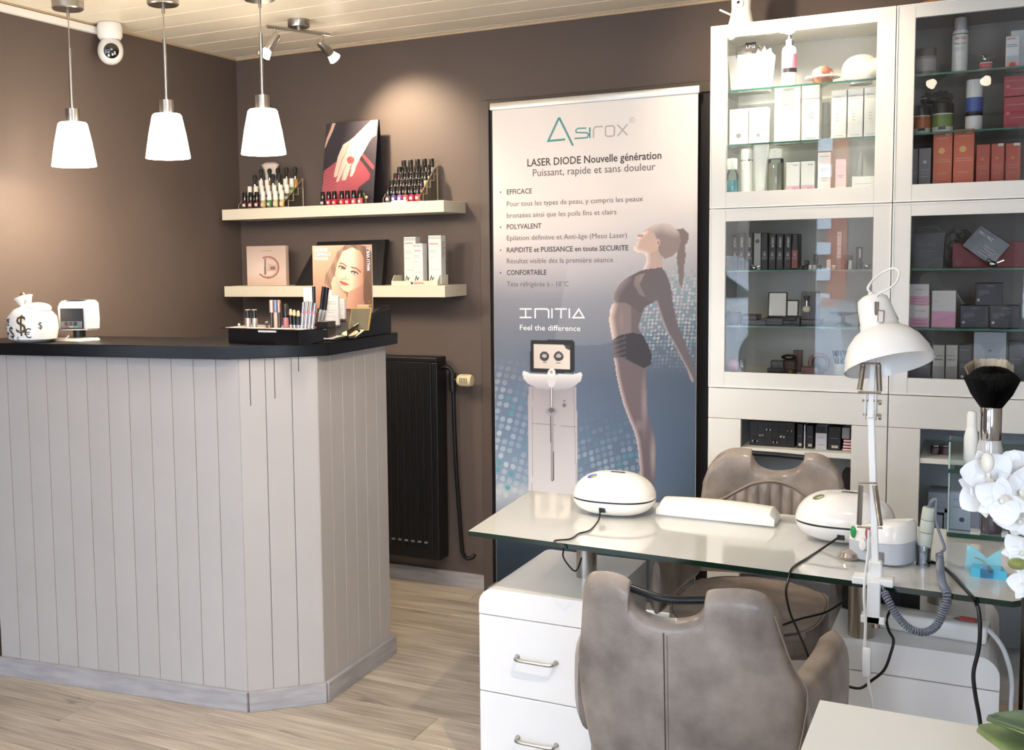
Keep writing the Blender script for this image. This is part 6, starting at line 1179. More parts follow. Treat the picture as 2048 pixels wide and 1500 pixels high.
for k, (x, mm) in enumerate(((544, mat('tube_peach', (226, 184, 160), 0.25, metal=0.5)), (552, mat('tube_blue', (120, 140, 180), 0.25, metal=0.7)), (559, rgm))):
    tubeitem(x, 655, 600, 8.5, [('barrel', mat('dark_glass', (46, 38, 40), 0.1, coat=0.8) if k != 1 else mat('nude_barrel', (214, 176, 156), 0.3), [(0, 0), (1, 0), (1, 0.55)]), ('cap', mm, [(1, 0.55), (1, 0.98), (0.9, 1.0), (0, 1)])], 'tall metallic lip gloss tube, %s of three standing together' % ('left', 'middle', 'right')[k], -1.02 + 0.004 * k)
tubeitem(572, 655, 608, 12, [('flask', mat('dusty_pink', (176, 110, 110), 0.2, coat=0.6), [(0, 0), (1, 0), (1, 0.42)]), ('cap', bcap, [(0.9, 0.42), (0.9, 0.96), (0.7, 1.0), (0, 1.0)])], 'nail polish with dusty pink flask and tall black cap', -1.0)
for k, x in enumerate((582, 589, 597)):
    tubeitem(x, 653, 618 + 1.5 * k, 8, [('clear_base', chr_, [(0, 0), (1, 0), (1, 0.14)]), ('black_sleeve', bcap, [(1, 0.14), (1, 0.66)]), ('nude_tip', mat('nude_tip', (232, 190, 150), 0.4), [(0.8, 0.66), (0.9, 0.8), (0.6, 0.98), (0, 1.0)])], 'nude lipstick in black sleeve, %s of three' % ('left', 'middle', 'right')[k], -0.99)
b = BM(); bead = thing('round_bead', 'small dark ball standing on the clear plate', 'ball', (pxX(534, 641, -0.95), -0.95, ZP)); ellipsoid(b, (0, 0, 0.008), (0.008, 0.008, 0.008), 14, 10); obj('ball', b, mat('dark_plum', (86, 66, 74), 0.2, coat=0.6), bead, sm=True, local=True)
b = BM(); bead = thing('white_bead', 'small white pearl ball at the left end of the plate', 'ball', (pxX(478, 650, -0.98), -0.98, ZP)); ellipsoid(b, (0, 0, 0.0045), (0.0045, 0.0045, 0.0045), 12, 8); obj('ball', b, wplas, bead, sm=True, local=True)
stb = mat('clear_tube', (206, 206, 210), 0.12, metal=0.75)
for k, (x, yt, tl) in enumerate(((604, 604, 0.10), (611, 602, 0.12), (618, 603, 0.14), (625, 606, 0.16))):
    tubeitem(x, 652, yt, 7, [('barrel', stb, [(0, 0), (1, 0), (1, 0.56)]), ('pink_ring', mat('pink_ring', (206, 110, 130), 0.3), [(1.02, 0.56), (1.02, 0.60)]), ('cap', chr_, [(0.95, 0.6), (0.95, 1.0), (0, 1.0)])], 'tilted clear lip gloss tube, %s in the row of four' % ordn[k], -0.985, tilt=tl)
# wedge stand with portrait
ws = thing('makeup_stand', 'black sloping makeup stand at the right end of the counter', 'display stand', (-1.16, -0.7, ZW))
blp = mat('black_stand', (12, 12, 15), 0.3, spec=0.3); xw0, xw1 = -1.30, -1.036
pf = [(-0.885, 0.0005), (-0.885, 0.006), (-0.80, 0.012), (-0.56, 0.085), (-0.49, 0.092), (-0.49, 0.0005)]
b = BM(); prism(b, pf, lambda a, c: (xw0, a, ZW + c), lambda a, c: (xw1, a, ZW + c)); bmesh.ops.bevel(b, geom=list(b.edges), offset=0.0015, segments=1, affect='EDGES'); obj('stand_body', b, blp, ws)
b = BM(); prism(b, [(-0.80, 0.013), (-0.80, 0.03), (-0.56, 0.10), (-0.5, 0.105), (-0.5, 0.094), (-0.56, 0.087)], lambda a, c: (xw1 - 0.003, a, ZW + c), lambda a, c: (xw1, a, ZW + c)); obj('side_lip', b, blp, ws)
b = BM(); quad(b, (xw0 + 0.09, -0.884, ZW + 0.0075), (xw1 - 0.01, -0.884, ZW + 0.0075), (xw1 - 0.012, -0.81, ZW + 0.0135), (xw0 + 0.10, -0.81, ZW + 0.0135)); obj('white_leaflet', b, mat('leaflet', (226, 222, 218), 0.3), ws)
C3 = lambda p: [(430 + x / 3.751, 220 + y / 3.751) for x, y in p]
def face_paint(u, v, px, py):
    c = ramp(py, [(488, (176, 136, 116)), (600, (168, 122, 104)), (640, (160, 112, 96))])
    hr = inpoly(px, py, C3([(880, 1150), (920, 1060), (980, 1012), (1080, 1008), (1150, 1030), (1182, 1080), (1186, 1540), (1100, 1540), (1060, 1420), (960, 1400), (900, 1380), (860, 1330), (815, 1300), (830, 1230), (860, 1190)]))
    st = 8 * np.sin(px * 1.1 + py * 0.35 + 3 * np.sin(py * 0.06)) + 10 * np.sin(px * 0.33 - py * 0.12); hc = np.array((112, 86, 70.)) + st[:, None]; hc = hc + (np.clip((700 - px) / 60, -0.6, 0.7) * 24)[:, None]; c = np.where(hr[:, None], hc, c)
    fc = inpoly(px, py, C3([(930, 1120), (960, 1060), (1030, 1030), (1090, 1060), (1125, 1130), (1135, 1230), (1120, 1300), (1070, 1350), (1010, 1370), (960, 1355), (915, 1300), (900, 1230), (912, 1170)]))
    f = ramp(px, [(668, (200, 156, 134)), (688, (222, 180, 158)), (702, (224, 184, 162)), (718, (186, 138, 118)), (732, (140, 96, 80))]); c = np.where(fc[:, None], f, c)
    neck = inpoly(px, py, C3([(1000, 1365), (1110, 1310), (1130, 1540), (980, 1540)])); c = np.where(neck[:, None], ramp(px, [(696, (196, 148, 128)), (735, (140, 96, 84))]), c)
    c = blend(c, hr & (px > 727) & (py < 600), (92, 66, 54), 0.7)
    for ex, ey, a in ((953, 1184, 0.25), (1047, 1222, 0.3)):
        X_, Y_ = C3([(ex, ey)])[0]; dx = (px - X_) * math.cos(a) + (py - Y_) * math.sin(a); dy = -(px - X_) * math.sin(a) + (py - Y_) * math.cos(a)
        c = blend(c, np.hypot(dx / 8.0, dy / 4.6) < 1, (170, 118, 100), 0.7); c = blend(c, np.hypot(dx / 5.6, dy / 2.1) < 1, (232, 226, 222)); c = blend(c, np.hypot(dx / 2.1, dy / 2.1) < 1, (84, 84, 92)); c = blend(c, np.hypot(dx, dy) < 1.0, (24, 20, 24))
        c = blend(c, (np.abs(np.hypot(dx / 6.2, dy / 2.7) - 1) < 0.26) & (dy < 0.4), (40, 28, 28), 0.95)
    lipm = inpoly(px, py, C3([(934, 1286), (950, 1281), (962, 1287), (975, 1291), (1006, 1311), (982, 1319), (955, 1312), (940, 1300)])); c = blend(c, lipm, (196, 96, 92)); c = blend(c, line_d(px, py, C3([(932, 1284), (960, 1298), (1010, 1313)])) < 0.7, (120, 50, 52))
    c = blend(c, ell(px, py, *C3([(960, 1270)])[0], 7, 3, 0.8), (186, 132, 112), 0.8); c = blend(c, ell(px, py, *C3([(968, 1225)])[0], 2.0, 9, 0.9), (244, 210, 192), 0.7)
    hd = inpoly(px, py, C3([(870, 1300), (885, 1260), (900, 1240), (915, 1290), (950, 1350), (985, 1380), (1000, 1540), (940, 1540), (905, 1430), (880, 1360)])); c = np.where(hd[:, None], ramp(px, [(660, (214, 172, 152)), (695, (196, 144, 124))]), c)
    c = blend(c, line_d(px, py, C3([(915, 1290), (950, 1352), (985, 1378)])) < 0.7, (160, 104, 90), 0.7)
    for ln, wd, cc in (([(938, 1150), (960, 1152), (985, 1172)], 1.5, (110, 80, 66)), ([(1022, 1180), (1060, 1188), (1092, 1215)], 1.6, (104, 76, 64)), ([(935, 1168), (950, 1176), (970, 1192)], 1.3, (66, 50, 50)), ([(1020, 1212), (1045, 1212), (1070, 1226)], 1.4, (62, 46, 46)), ([(985, 1245), (975, 1265), (990, 1275), (1005, 1272)], 0.7, (190, 130, 112)), ): c = blend(c, line_d(px, py, C3(ln)) < wd, cc, 0.9)
    return c * 0.92
Yf_ = -0.525; pa, pb_, pc_ = onY(624.5, 489, Yf_), onY(743, 492, Yf_), onY(743, 600, Yf_)
b = BM(); box(b, pa[0], pb_[0], Yf_, Yf_ + 0.004, ZW + 0.09, pa[2] - 0.005); cb_ = obj('portrait_card', b, mat('cream_card', (212, 206, 188), 0.5), ws)
printed('portrait_print', (pa[0], Yf_, ZW + 0.09), (1, 0, 0), (0, 0, 1), pb_[0] - pa[0], pa[2] - 0.005 - ZW - 0.09, 0.0016, face_paint, cb_)
for txt, y, x1, bo in (('SILK TOUCH', 503, 655, 0.02), ('COMPACT', 512, 662, 0.0), ('POWDER', 520.5, 657, 0.0)): bline(txt, 629.5, y, x1, 6.4, wh, bo, par=cb_, Yp=Yf_, lift=0.0014)
p = onY(743 - 3, 541, Yf_); q = onY(740, 494, Yf_); letters('MALU WILZ', wh, cb_, (p[0], Yf_, p[2]), height=0.0125, width=q[2] - p[2], right=(0, 0, 1), up=(-1, 0, 0), bold=0.004, lift=0.0014)
def zs(y): return ZW + np.interp(y, [-0.885, -0.80, -0.56, -0.49], [0.006, 0.012, 0.085, 0.092])
goldc = mat('gold_case', (196, 164, 112), 0.25, metal=0.6)
t = thing('powder_compact', 'open gold powder compact with mirror and beige powder', 'compact', (pxX(697, 655, -0.78), -0.76, zs(-0.80) + 0.001)); sl = math.atan2(0.073, 0.24)
Rt = Matrix.Rotation(sl, 4, 'X'); b = BM(); box(b, -0.04, 0.04, -0.045, 0.03, 0.0, 0.008, bev=0.002, seg=1, m=Rt); obj('case_base', b, mat('black_perspex2', (24, 22, 24), 0.2), t, local=True)
b = BM(); lathe(b, [(0, 0.0085), (0.03, 0.0085), (0.029, 0.011), (0, 0.0115)], m=Rt @ Matrix.Translation((0, -0.008, 0)) @ Matrix.Diagonal((1, 0.9, 1, 1)), seg=28, cap=False); obj('powder', b, mat('beige_powder', (226, 190, 150), 0.8), t, local=True)
Rl = Matrix.Translation((0.006, 0.03, 0.014)) @ Matrix.Rotation(-0.32, 4, 'X'); b = BM(); box(b, -0.038, 0.044, 0, 0.006, 0, 0.082, bev=0.0015, seg=1, m=Rl); obj('lid', b, goldc, t, local=True)
b = BM(); box(b, -0.033, 0.039, -0.001, 0.001, 0.005, 0.077, m=Rl); obj('mirror', b, mat('greenish_mirror', (188, 182, 156), 0.08, metal=0.9), t, local=True)
for a, c, yt, Y, rgb, lb, dp, kw in ((649, 676, 592, -0.72, (214, 212, 211), 'white fold-open product card standing on the slope', 0.012, dict(lines=(((0.1, 0.8, 0.8), (0.1, 0.85, 0.72), (0.1, 0.8, 0.5), (0.1, 0.7, 0.42), (0.1, 0.8, 0.3)), (170, 168, 172)))), (674, 689, 598, -0.66, (208, 206, 205), 'narrow white product card behind the gold compact', 0.012, dict(lines=(((0.1, 0.8, 0.7), (0.1, 0.8, 0.5)), (180, 178, 180)))), (714, 738, 610, -0.60, (176, 146, 116), 'bronze carton leaning behind the open compact', 0.03, {}), (723, 731, 620, -0.63, (60, 34, 28), 'dark brown carton edge beside the bronze carton', 0.02, {}), (606, 625, 576, -0.60, (232, 206, 190), 'pale peach carton standing left of the portrait card', 0.03, dict(lines=(((0.1, 0.8, 0.7), (0.1, 0.8, 0.5), (0.2, 0.7, 0.3)), (220, 196, 180))))):
    carton(a, c, yt, zs(min(Y + 0.01, -0.49)) + 0.003 if a > 620 else ZW + 0.001, Y, dp, rgb, lb, name='product_card' if 'card' in lb else 'cosmetic_box', **kw)
t = tubeitem(662, 636, 580, 16, [('tube', wplas, [(0, 0), (1, 0), (1, 0.7)]), ('cap', wplas, [(0.7, 0.7), (0.7, 1.0), (0, 1.0)])], 'white pump bottle rising behind the white product card', -0.66, z0=zs(-0.66) + 0.002, cat='bottle', name='bottle')
tubeitem(629, 640, 573, 7.5, [('barrel', mat('brick_gloss', (140, 60, 60), 0.15, coat=0.8), [(0, 0), (1, 0), (1, 0.5)]), ('cap', bcap, [(1, 0.5), (1, 1), (0, 1)])], 'black-capped brick red gloss behind the clear tubes', -0.70, z0=zs(-0.70) + 0.002)
for k, x in enumerate((638, 645)): tubeitem(x, 640, 572 + 2 * k, 8, [('barrel', stb, [(0, 0), (1, 0), (1, 0.45)]), ('cap', bcap, [(1.05, 0.45), (1.05, 1), (0, 1)])], 'tilted black mascara standing before the portrait, %s of two' % ('left', 'right')[k], -0.74, tilt=0.16, z0=zs(-0.74) + 0.003)
t = carton(632, 656, 643, zs(-0.86) + 0.002, -0.87, 0.05, (40, 40, 44), 'flat open black eye shadow case at the stand front', name='eye_shadow_case', cat='palette', rough=0.2, lines=(((0.1, 0.9, 0.5),), (190, 190, 190)))
# ------------------------------------------------------------------ nail desk
dw = mat('white_drawer_lacquer', (236, 236, 238), 0.3, coat=0.15)
def pedestal(x0, x1, label, rl, rr_, nh, zt=0.58, yf=-1.285, yb=-0.83):
    t = thing('drawer_pedestal', label, 'drawers', ((x0 + x1) / 2, (yf + yb) / 2, 0)); R = 0.045
    def outline(g=0.0, za=0.03, zb=zt):
        P = [(x0 + g, za), (x1 - g, za)]
        P += [(x1 - g - (R if rr_ else 0) * (1 - math.cos(a)), zb - g - (R if rr_ else 0) * (1 - math.sin(a))) for a in np.linspace(0, PI / 2, 7)] if rr_ else [(x1 - g, zb - g)]
        P += [(x0 + g + R * (1 - math.sin(a)), zb - g - R * (1 - math.cos(a))) for a in np.linspace(0, PI / 2, 7)] if rl else [(x0 + g, zb - g)]
        return P
    b = BM(); prism(b, outline(), lambda a, c: (a, yf + 0.02, c), lambda a, c: (a, yb, c)); obj('carcass', b, dw, t)
    b = BM(); box(b, x0 + 0.02, x1 - 0.02, yf + 0.05, yb - 0.02, 0, 0.03); obj('plinth', b, mat('dark_plinth', (60, 60, 64), 0.5), t)
    zs_ = [0.505, 0.285, 0.03]; prev = zt
    for k, z in enumerate(zs_):
        b = BM(); top_ = prev - (0.0015 if k else 0)
        if k == 0: prism(b, outline(0.0, z + 0.0015, zt), lambda a, c: (a, yf, c), lambda a, c: (a, yf + 0.0195, c))
        else: box(b, x0, x1, yf, yf + 0.0195, z + 0.0015, prev - 0.0015, bev=0.0012, seg=1)
        d = obj('drawer_front' if k else 'top_front', b, dw, t); prev = z
        if k and nh:
            hx0, hx1, hz = nh[0], nh[1], z + (0.115 if k == 1 else 0.14); b = BM()
            tube(b, smooth_path([(hx0, yf, hz), (hx0 + 0.002, yf - 0.02, hz), (hx0 + 0.012, yf - 0.026, hz - 0.001), ((hx0 + hx1) / 2, yf - 0.027, hz - 0.001), (hx1 - 0.012, yf - 0.026, hz - 0.001), (hx1 - 0.002, yf - 0.02, hz), (hx1, yf, hz)], 5), 0.0048, 10); obj('handle', b, steel, d, sm=True)
            b = BM(); 
            for hx in (hx0, hx1): cyl(b, (hx, yf - 0.002, hz), (hx, yf, hz), 0.007, 12)
            obj('handle_rosette', b, steel, d)
    return t
pedestal(-0.336, 0.008, 'white drawer pedestal with steel handles, left under the glass desk', True, False, (-0.222, -0.110))
pedestal(0.578, 0.938, 'white drawer pedestal, right under the glass desk', False, True, (0.70, 0.81))
gt = thing('glass_desk', 'glass nail desk top on steel posts over two pedestals', 'desk', (0.3, -1.1, 0.58)); ZG = 0.752
frost = mat('frosted_glass_face', (240, 241, 238), 0.05, coat=1.0, spec=0.8)
_nt = frost.node_tree; _o = _nt.nodes['Material Output']; _t = _nt.nodes.new('ShaderNodeBsdfTransparent'); _x = _nt.nodes.new('ShaderNodeMixShader'); _x.inputs[0].default_value = 0.27
_nt.links.new(_nt.nodes['Principled BSDF'].outputs[0], _x.inputs[1]); _nt.links.new(_t.outputs[0], _x.inputs[2]); _nt.links.new(_x.outputs[0], _o.inputs[0])
gp = [(-0.340, -1.343), (0.955, -1.412), (0.972, -1.395), (0.972, -0.80), (-0.378, -0.795)]
b = BM(); prism(b, gp, lambda x, y: (x, y, ZG - 0.0135), lambda x, y: (x, y, ZG - 0.0005)); g_ = obj('glass_slab', b, [mat('deep_green_glass', (14, 38, 32), 0.08, coat=0.6), pane_mat('clear_green_glass', (0.97, 0.99, 0.98), refl=0.5)], gt)
for p_ in g_.data.polygons: p_.material_index = 1 if abs(p_.normal.z) > 0.9 else 0
b = BM(); prism(b, [(x * 0.9985 + 0.0005, y * 0.9985 - 0.0016) for x, y in gp], lambda x, y: (x, y, ZG - 0.0005), lambda x, y: (x, y, ZG)); obj('frosted_face', b, frost, gt)
for x, y in ((-0.10, -1.06), (0.645, -1.25), (0.80, -0.90)):
    b = BM(); cyl(b, (x, y, 0.58), (x, y, ZG - 0.0135), 0.029, 28); obj('post', b, steel, gt, sm=True)

# ------------------------------------------------------------------ leather chairs
def leather(name, rgb):
    if name in _M: return _M[name]
    m = mat(name, rgb, 0.40, coat=0.16, noise=0.40, nscale=10, bump=0.35, bscale=170)
    return m
lea = leather('taupe_leather', (142, 130, 122)); piping_m = mat('leather_piping', (146, 130, 116), 0.4); stitch_m = mat('dark_seam', (84, 74, 68), 0.6)
def back_shell(name, xc, y0, curv, toppts, leftpts, zbot, parent, thick, rightpts, m, rows=26):
    """toppts: (x,z) of the upper outline from left to right; leftpts/rightpts: (x,z) of the sides, upwards"""
    tx = np.array([p[0] for p in toppts]); tz = np.array([p[1] for p in toppts]); L = np.r_[0, np.cumsum(np.hypot(np.diff(tx), np.diff(tz)))]; s = np.linspace(0, L[-1], 91)
    X = np.interp(s, L, tx); Z = np.interp(s, L, tz); n = len(s)
    lz = [p[1] for p in leftpts]; lx = [p[0] for p in leftpts]; rz_ = [p[1] for p in rightpts]; rx_ = [p[0] for p in rightpts]
    b = BM(); F, K = [], []
    for j in range(rows + 1):
        v = j / rows; rf, rk = [], []
        for i in range(n):
            u = (X[i] - X[0]) / (X[-1] - X[0]); w = 1 - (1 - v) ** 1.0
            # height on this column
            z = zbot + (Z[i] - zbot) * v
            zl = zbot + (Z[0] - zbot) * v; zr = zbot + (Z[-1] - zbot) * v
            xl, xr = np.interp(zl, lz, lx), np.interp(zr, rz_, rx_); xv = xl + (xr - xl) * u; x = xv * (1 - v ** 2) + X[i] * v ** 2 if v < 1 else X[i]
            e = min(1.0, (1 - abs(2 * u - 1)) * 9) ; e2 = min(1.0, (1 - v) * 7); t = thick * (max(0.0, 1 - (1 - e) ** 2) ** 0.5 if e < 1 else 1) * (max(0.0, 1 - (1 - e2) ** 2) ** 0.5 if e2 < 1 else 1)
            y = y0 + curv * (x - xc) ** 2
            rf.append(b.verts.new((x, y - t / 2, z))); rk.append(b.verts.new((x, y + t / 2, z)))
        F.append(rf); K.append(rk)
    for G, fl_ in ((F, False), (K, True)):
        for j in range(rows):
            for i in range(n - 1):
                q = (G[j][i], G[j][i + 1], G[j + 1][i + 1], G[j + 1][i]); b.faces.new(q[::-1] if fl_ else q)
    for i in range(n - 1): b.faces.new((F[0][i], K[0][i], K[0][i + 1], F[0][i + 1])); b.faces.new((F[-1][i], F[-1][i + 1], K[-1][i + 1], K[-1][i]))
    for j in range(rows): b.faces.new((F[j][0], F[j + 1][0], K[j + 1][0], K[j][0])); b.faces.new((F[j][-1], K[j][-1], K[j + 1][-1], F[j + 1][-1]))
    bmesh.ops.remove_doubles(b, verts=b.verts, dist=0.0004)
    o = obj(name, b, m, parent, sm=True); smooth(o.data, 1.2); return o
def SP(pts, n=5, Y=None): return [tuple(p)[:2] for p in smooth_path([(x, z, 0) for x, z in pts], n)]
# near chair, its back to the camera
YC = -1.85
E3 = lambda x, y: onY(940 + x / 2.695, 1080 + y / 2.695, YC)[[0, 2]]
ch = thing('salon_chair', 'taupe leather salon chair with black handle, its back to the viewer', 'chair', (0.4, -1.6, 0))
topn = SP([E3(*p) for p in ((575, 300), (585, 250), (605, 215), (640, 192), (720, 184), (800, 196), (856, 222))], 4) + SP([E3(*p) for p in ((862, 240), (864, 290), (880, 330), (920, 372), (980, 400), (1060, 418), (1150, 418), (1220, 402), (1255, 368), (1270, 320), (1272, 290))], 4) + SP([E3(*p) for p in ((1276, 274), (1330, 265), (1450, 268), (1550, 292), (1620, 345), (1668, 420))], 4)
leftn = [tuple(E3(*p)) for p in ((640, 1180), (600, 1030), (565, 880), (545, 740), (530, 640), (545, 560), (557, 430), (575, 300))]
rightn = [tuple(E3(*p)) for p in ((1790, 1180), (1822, 1020), (1838, 900), (1828, 820), (1785, 745), (1745, 650), (1712, 560), (1668, 420))]
leftn.sort(key=lambda p: p[1]); rightn.sort(key=lambda p: p[1])
xcn = 0.37; back_shell('backrest', xcn, YC, 0.9, topn, leftn, 0.455, ch, 0.05, rightn, lea)
def ysurf(x): return YC + 0.9 * (x - xcn) ** 2 - 0.0258
sx0 = E3(1060, 430); sx1 = E3(1072, 1180)
b = BM(); pts = [Vector((sx0[0] + (sx1[0] - sx0[0]) * k / 20, ysurf(sx0[0]) - 0.0004, sx0[1] - 0.02 + (0.47 - sx0[1]) * k / 20)) for k in range(21)]
tube(b, pts, 0.0012, 6); obj('centre_seam', b, stitch_m, ch)
b = BM(); k = 0
while k < 70:
    z = sx0[1] - 0.024 - k * 0.0047
    if z < 0.47: break
    x = sx0[0] + (sx1[0] - sx0[0]) * (sx0[1] - z) / (sx0[1] - 0.47)
    for dx in (0.0065,): cyl(b, (x + dx, ysurf(x) - 0.0004, z), (x + dx, ysurf(x) - 0.0004, z - 0.003), 0.0006, 4)
    k += 1
obj('stitching', b, stitch_m, ch)['kind'] = 'stuff'
blm = mat('black_handle_steel', (28, 30, 34), 0.3, metal=0.3)
h0, h1 = onY(940 + 850 / 2.695, 1080 + 262 / 2.695, YC), onY(940 + 1280 / 2.695, 1080 + 325 / 2.695, YC)
b = BM(); tube(b, smooth_path([(h0[0], YC + 0.9 * (h0[0] - xcn) ** 2, h0[2]), ((h0[0] + h1[0]) / 2, YC - 0.012, (h0[2] + h1[2]) / 2 - 0.006), (h1[0], YC + 0.9 * (h1[0] - xcn) ** 2, h1[2])], 8), 0.0085, 14); obj('handle', b, blm, ch, sm=True)
def arm(pts, r, parent, m=lea, nm='armrest'):
    b = BM(); P = smooth_path(pts, 6); n = len(P); rr_ = [r * (0.55 + 0.45 * math.sin(PI * min(1, (k + 1.5) / n * 1.15))) if k > n * 0.7 else r for k in range(n)]; tube(b, P, rr_, 18, flat=0.55); o = obj(nm, b, m, parent, sm=True); return o
def sidewing(poly, y_pts, thick, parent, m=lea):
    """an armrest sweeping forward: poly = centre line (x,y), heights top/bottom per point"""
    b = BM(); R = []
    P = smooth_path([(x, y, 0) for x, y, zt_, zb_ in poly], 5); T = smooth_path([(zt_, zb_, 0) for x, y, zt_, zb_ in poly], 5); n = len(P)
    for i, (p, q) in enumerate(zip(P, T)):
        d = (P[min(i + 1, n - 1)] - P[max(i - 1, 0)]).normalized(); nn = Vector((-d.y, d.x, 0)); zt_, zb_ = q[0], q[1]; hz = (zt_ - zb_) / 2; zm = (zt_ + zb_) / 2; th = thick * min(1.0, 0.35 + (n - 1 - i) * 0.25) / 2
        R.append([b.verts.new(p + nn * th * math.copysign(abs(math.cos(a)) ** 0.75, math.cos(a)) + Vector((0, 0, zm + hz * math.copysign(abs(math.sin(a)) ** 0.6, math.sin(a))))) for a in np.linspace(0, 2 * PI, 21)[:-1]])
    for a_, c_ in zip(R, R[1:]):
        for k in range(20): b.faces.new((a_[k], a_[(k + 1) % 20], c_[(k + 1) % 20], c_[k]))
    b.faces.new(R[0][::-1]); b.faces.new(R[-1]); o = obj('armrest', b, m, parent, sm=True); smooth(o.data, 1.3); return o
def armline(pts, zb_, off): return [(onY(x, y, Yv)[0] - off, Yv, onY(x, y, Yv)[2], zb_ + (0.06 if k == len(pts) - 1 else 0)) for k, (x, y, Yv) in enumerate(pts)]
sidewing(armline([(1608, 1372, -1.80), (1636, 1345, -1.70), (1664, 1310, -1.60), (1682, 1278, -1.50), (1688, 1262, -1.44)], 0.42, 0.022), None, 0.075, ch)
sidewing([(0.155, -1.78, 0.66, 0.46), (0.12, -1.70, 0.65, 0.45), (0.105, -1.60, 0.63, 0.45), (0.11, -1.48, 0.64, 0.47)], None, 0.06, ch)
b = BM(); box(b, 0.15, 0.60, -1.80, -1.36, 0.38, 0.48, bev=0.035, seg=4); obj('seat', b, lea, ch, sm=True)
b = BM(); cyl(b, (0.375, -1.58, 0.04), (0.375, -1.58, 0.38), 0.03, 20); obj('column', b, steel, ch, sm=True)
b = BM(); lathe(b, [(0, 0), (0.24, 0), (0.24, 0.012), (0.06, 0.03), (0.035, 0.05), (0, 0.05)], (0.375, -1.58, 0), 36, cap=False); obj('base_disc', b, steel, ch, sm=True)
b = BM(); _op = [(p[0], p[1]) for p in rightn]; tube(b, smooth_path([(x - 0.010, ysurf(x - 0.010) + 0.004, z) for x, z in _op if z > 0.47], 4), 0.0013, 6); obj('piping', b, piping_m, ch, sm=True)
# far chair, facing the camera
YD = -0.43; E5 = lambda x, y: onY(1400 + x / 3.75, 760 + y / 3.75, YD)[[0, 2]]
fc = thing('salon_chair', 'taupe leather salon chair with quilted back, facing the viewer beyond the desk', 'chair', (0.31, -0.75, 0))
topf = SP([E5(*p) for p in ((40, 750), (62, 690), (92, 620), (150, 550), (225, 510), (320, 503), (394, 514))], 4) + SP([E5(*p) for p in ((398, 530), (402, 560), (415, 600), (455, 643), (520, 670), (600, 677), (680, 667), (740, 640), (772, 600), (785, 570), (788, 550))], 4) + SP([E5(*p) for p in ((792, 542), (870, 540), (960, 570), (1035, 635), (1070, 700), (1090, 760))], 4)
leftf = sorted([tuple(E5(*p)) for p in ((70, 1750), (20, 1500), (-30, 1200), (-20, 1000), (0, 900), (20, 810), (40, 750))], key=lambda p: p[1]); rightf = sorted([tuple(E5(*p)) for p in ((1060, 1750), (1110, 1500), (1140, 1200), (1130, 1000), (1115, 900), (1100, 820), (1090, 760))], key=lambda p: p[1])
xcf = 0.31; back_shell('backrest', xcf, YD, -0.8, topf, leftf, 0.47, fc, 0.05, rightf, lea)
def yf2(x): return YD - 0.8 * (x - xcf) ** 2 - 0.0256
pip = [(18, 882), (70, 890), (120, 886), (200, 865), (300, 812), (400, 766), (500, 747), (600, 750), (700, 782), (780, 830), (850, 880), (940, 915), (1040, 925), (1108, 915)]
pw = [E5(*p) for p in pip]
b = BM(); tube(b, smooth_path([(x, yf2(x) - 0.001, z) for x, z in pw], 5), 0.0042, 8); obj('piping', b, piping_m, fc, sm=True)
px_ = np.array([p[0] for p in pw]); pz_ = np.array([p[1] for p in pw]); dx_ = 0.0345
x = px_[0] + 0.01
while x < px_[-1] - 0.03:
    b = BM(); rows = 14; G = []
    for j in range(rows + 1):
        r_ = []
        for i in range(9):
            u = i / 8; xx = x + dx_ * u; ztop = np.interp(xx, px_, pz_) - 0.008; z = 0.5 + (ztop - 0.5) * j / rows
            r_.append(b.verts.new((xx, yf2(xx) - 0.002 - 0.011 * math.sin(PI * u) ** 0.6 * (1 if j < rows else 0.2), z)))
        G.append(r_)
    for j in range(rows):
        for i in range(8): b.faces.new((G[j][i], G[j][i + 1], G[j + 1][i + 1], G[j + 1][i]))
    o = obj('quilted_channel', b, lea, fc, sm=True); smooth(o.data, 1.4); x += dx_
h0, h1 = E5(385, 545), E5(795, 580)
b = BM(); tube(b, smooth_path([(h0[0], YD - 0.8 * (h0[0] - xcf) ** 2, h0[1]), ((h0[0] + h1[0]) / 2, YD, (h0[1] + h1[1]) / 2), (h1[0], YD - 0.8 * (h1[0] - xcf) ** 2, h1[1])], 8), 0.0085, 14); obj('handle', b, blm, fc, sm=True)
b = BM(); P = []
for k in range(40):
    a = 2 * PI * k / 40; ca, sa = math.cos(a), math.sin(a); P.append((0.315 + 0.205 * math.copysign(abs(ca) ** 0.7, ca), -0.86 + 0.27 * math.copysign(abs(sa) ** 0.7, sa)))
prism(b, P, lambda x, y: (x, y, 0.425), lambda x, y: (x, y, 0.50)); bmesh.ops.bevel(b, geom=[e for e in b.edges if len(e.link_faces) == 2 and abs(e.verts[0].co.z - e.verts[1].co.z) < 1e-6], offset=0.018, segments=3, affect='EDGES'); o = obj('seat', b, lea, fc, sm=True)
b = BM(); tube(b, [Vector((0.315 + (x - 0.315) * 0.965, -0.86 + (y + 0.86) * 0.965, 0.4985)) for x, y in P + [P[0]]], 0.0022, 6, cap=False); obj('seat_seam', b, stitch_m, fc)
sidewing([(0.555, -0.52, 0.70, 0.46), (0.575, -0.66, 0.66, 0.45), (0.57, -0.85, 0.63, 0.45), (0.55, -0.98, 0.62, 0.47)], None, 0.06, fc)
sidewing([(0.075, -0.52, 0.70, 0.46), (0.055, -0.66, 0.66, 0.45), (0.06, -0.85, 0.63, 0.45), (0.08, -0.98, 0.62, 0.47)], None, 0.06, fc)
b = BM(); cyl(b, (0.315, -0.84, 0.04), (0.315, -0.84, 0.425), 0.03, 20); obj('column', b, steel, fc, sm=True)
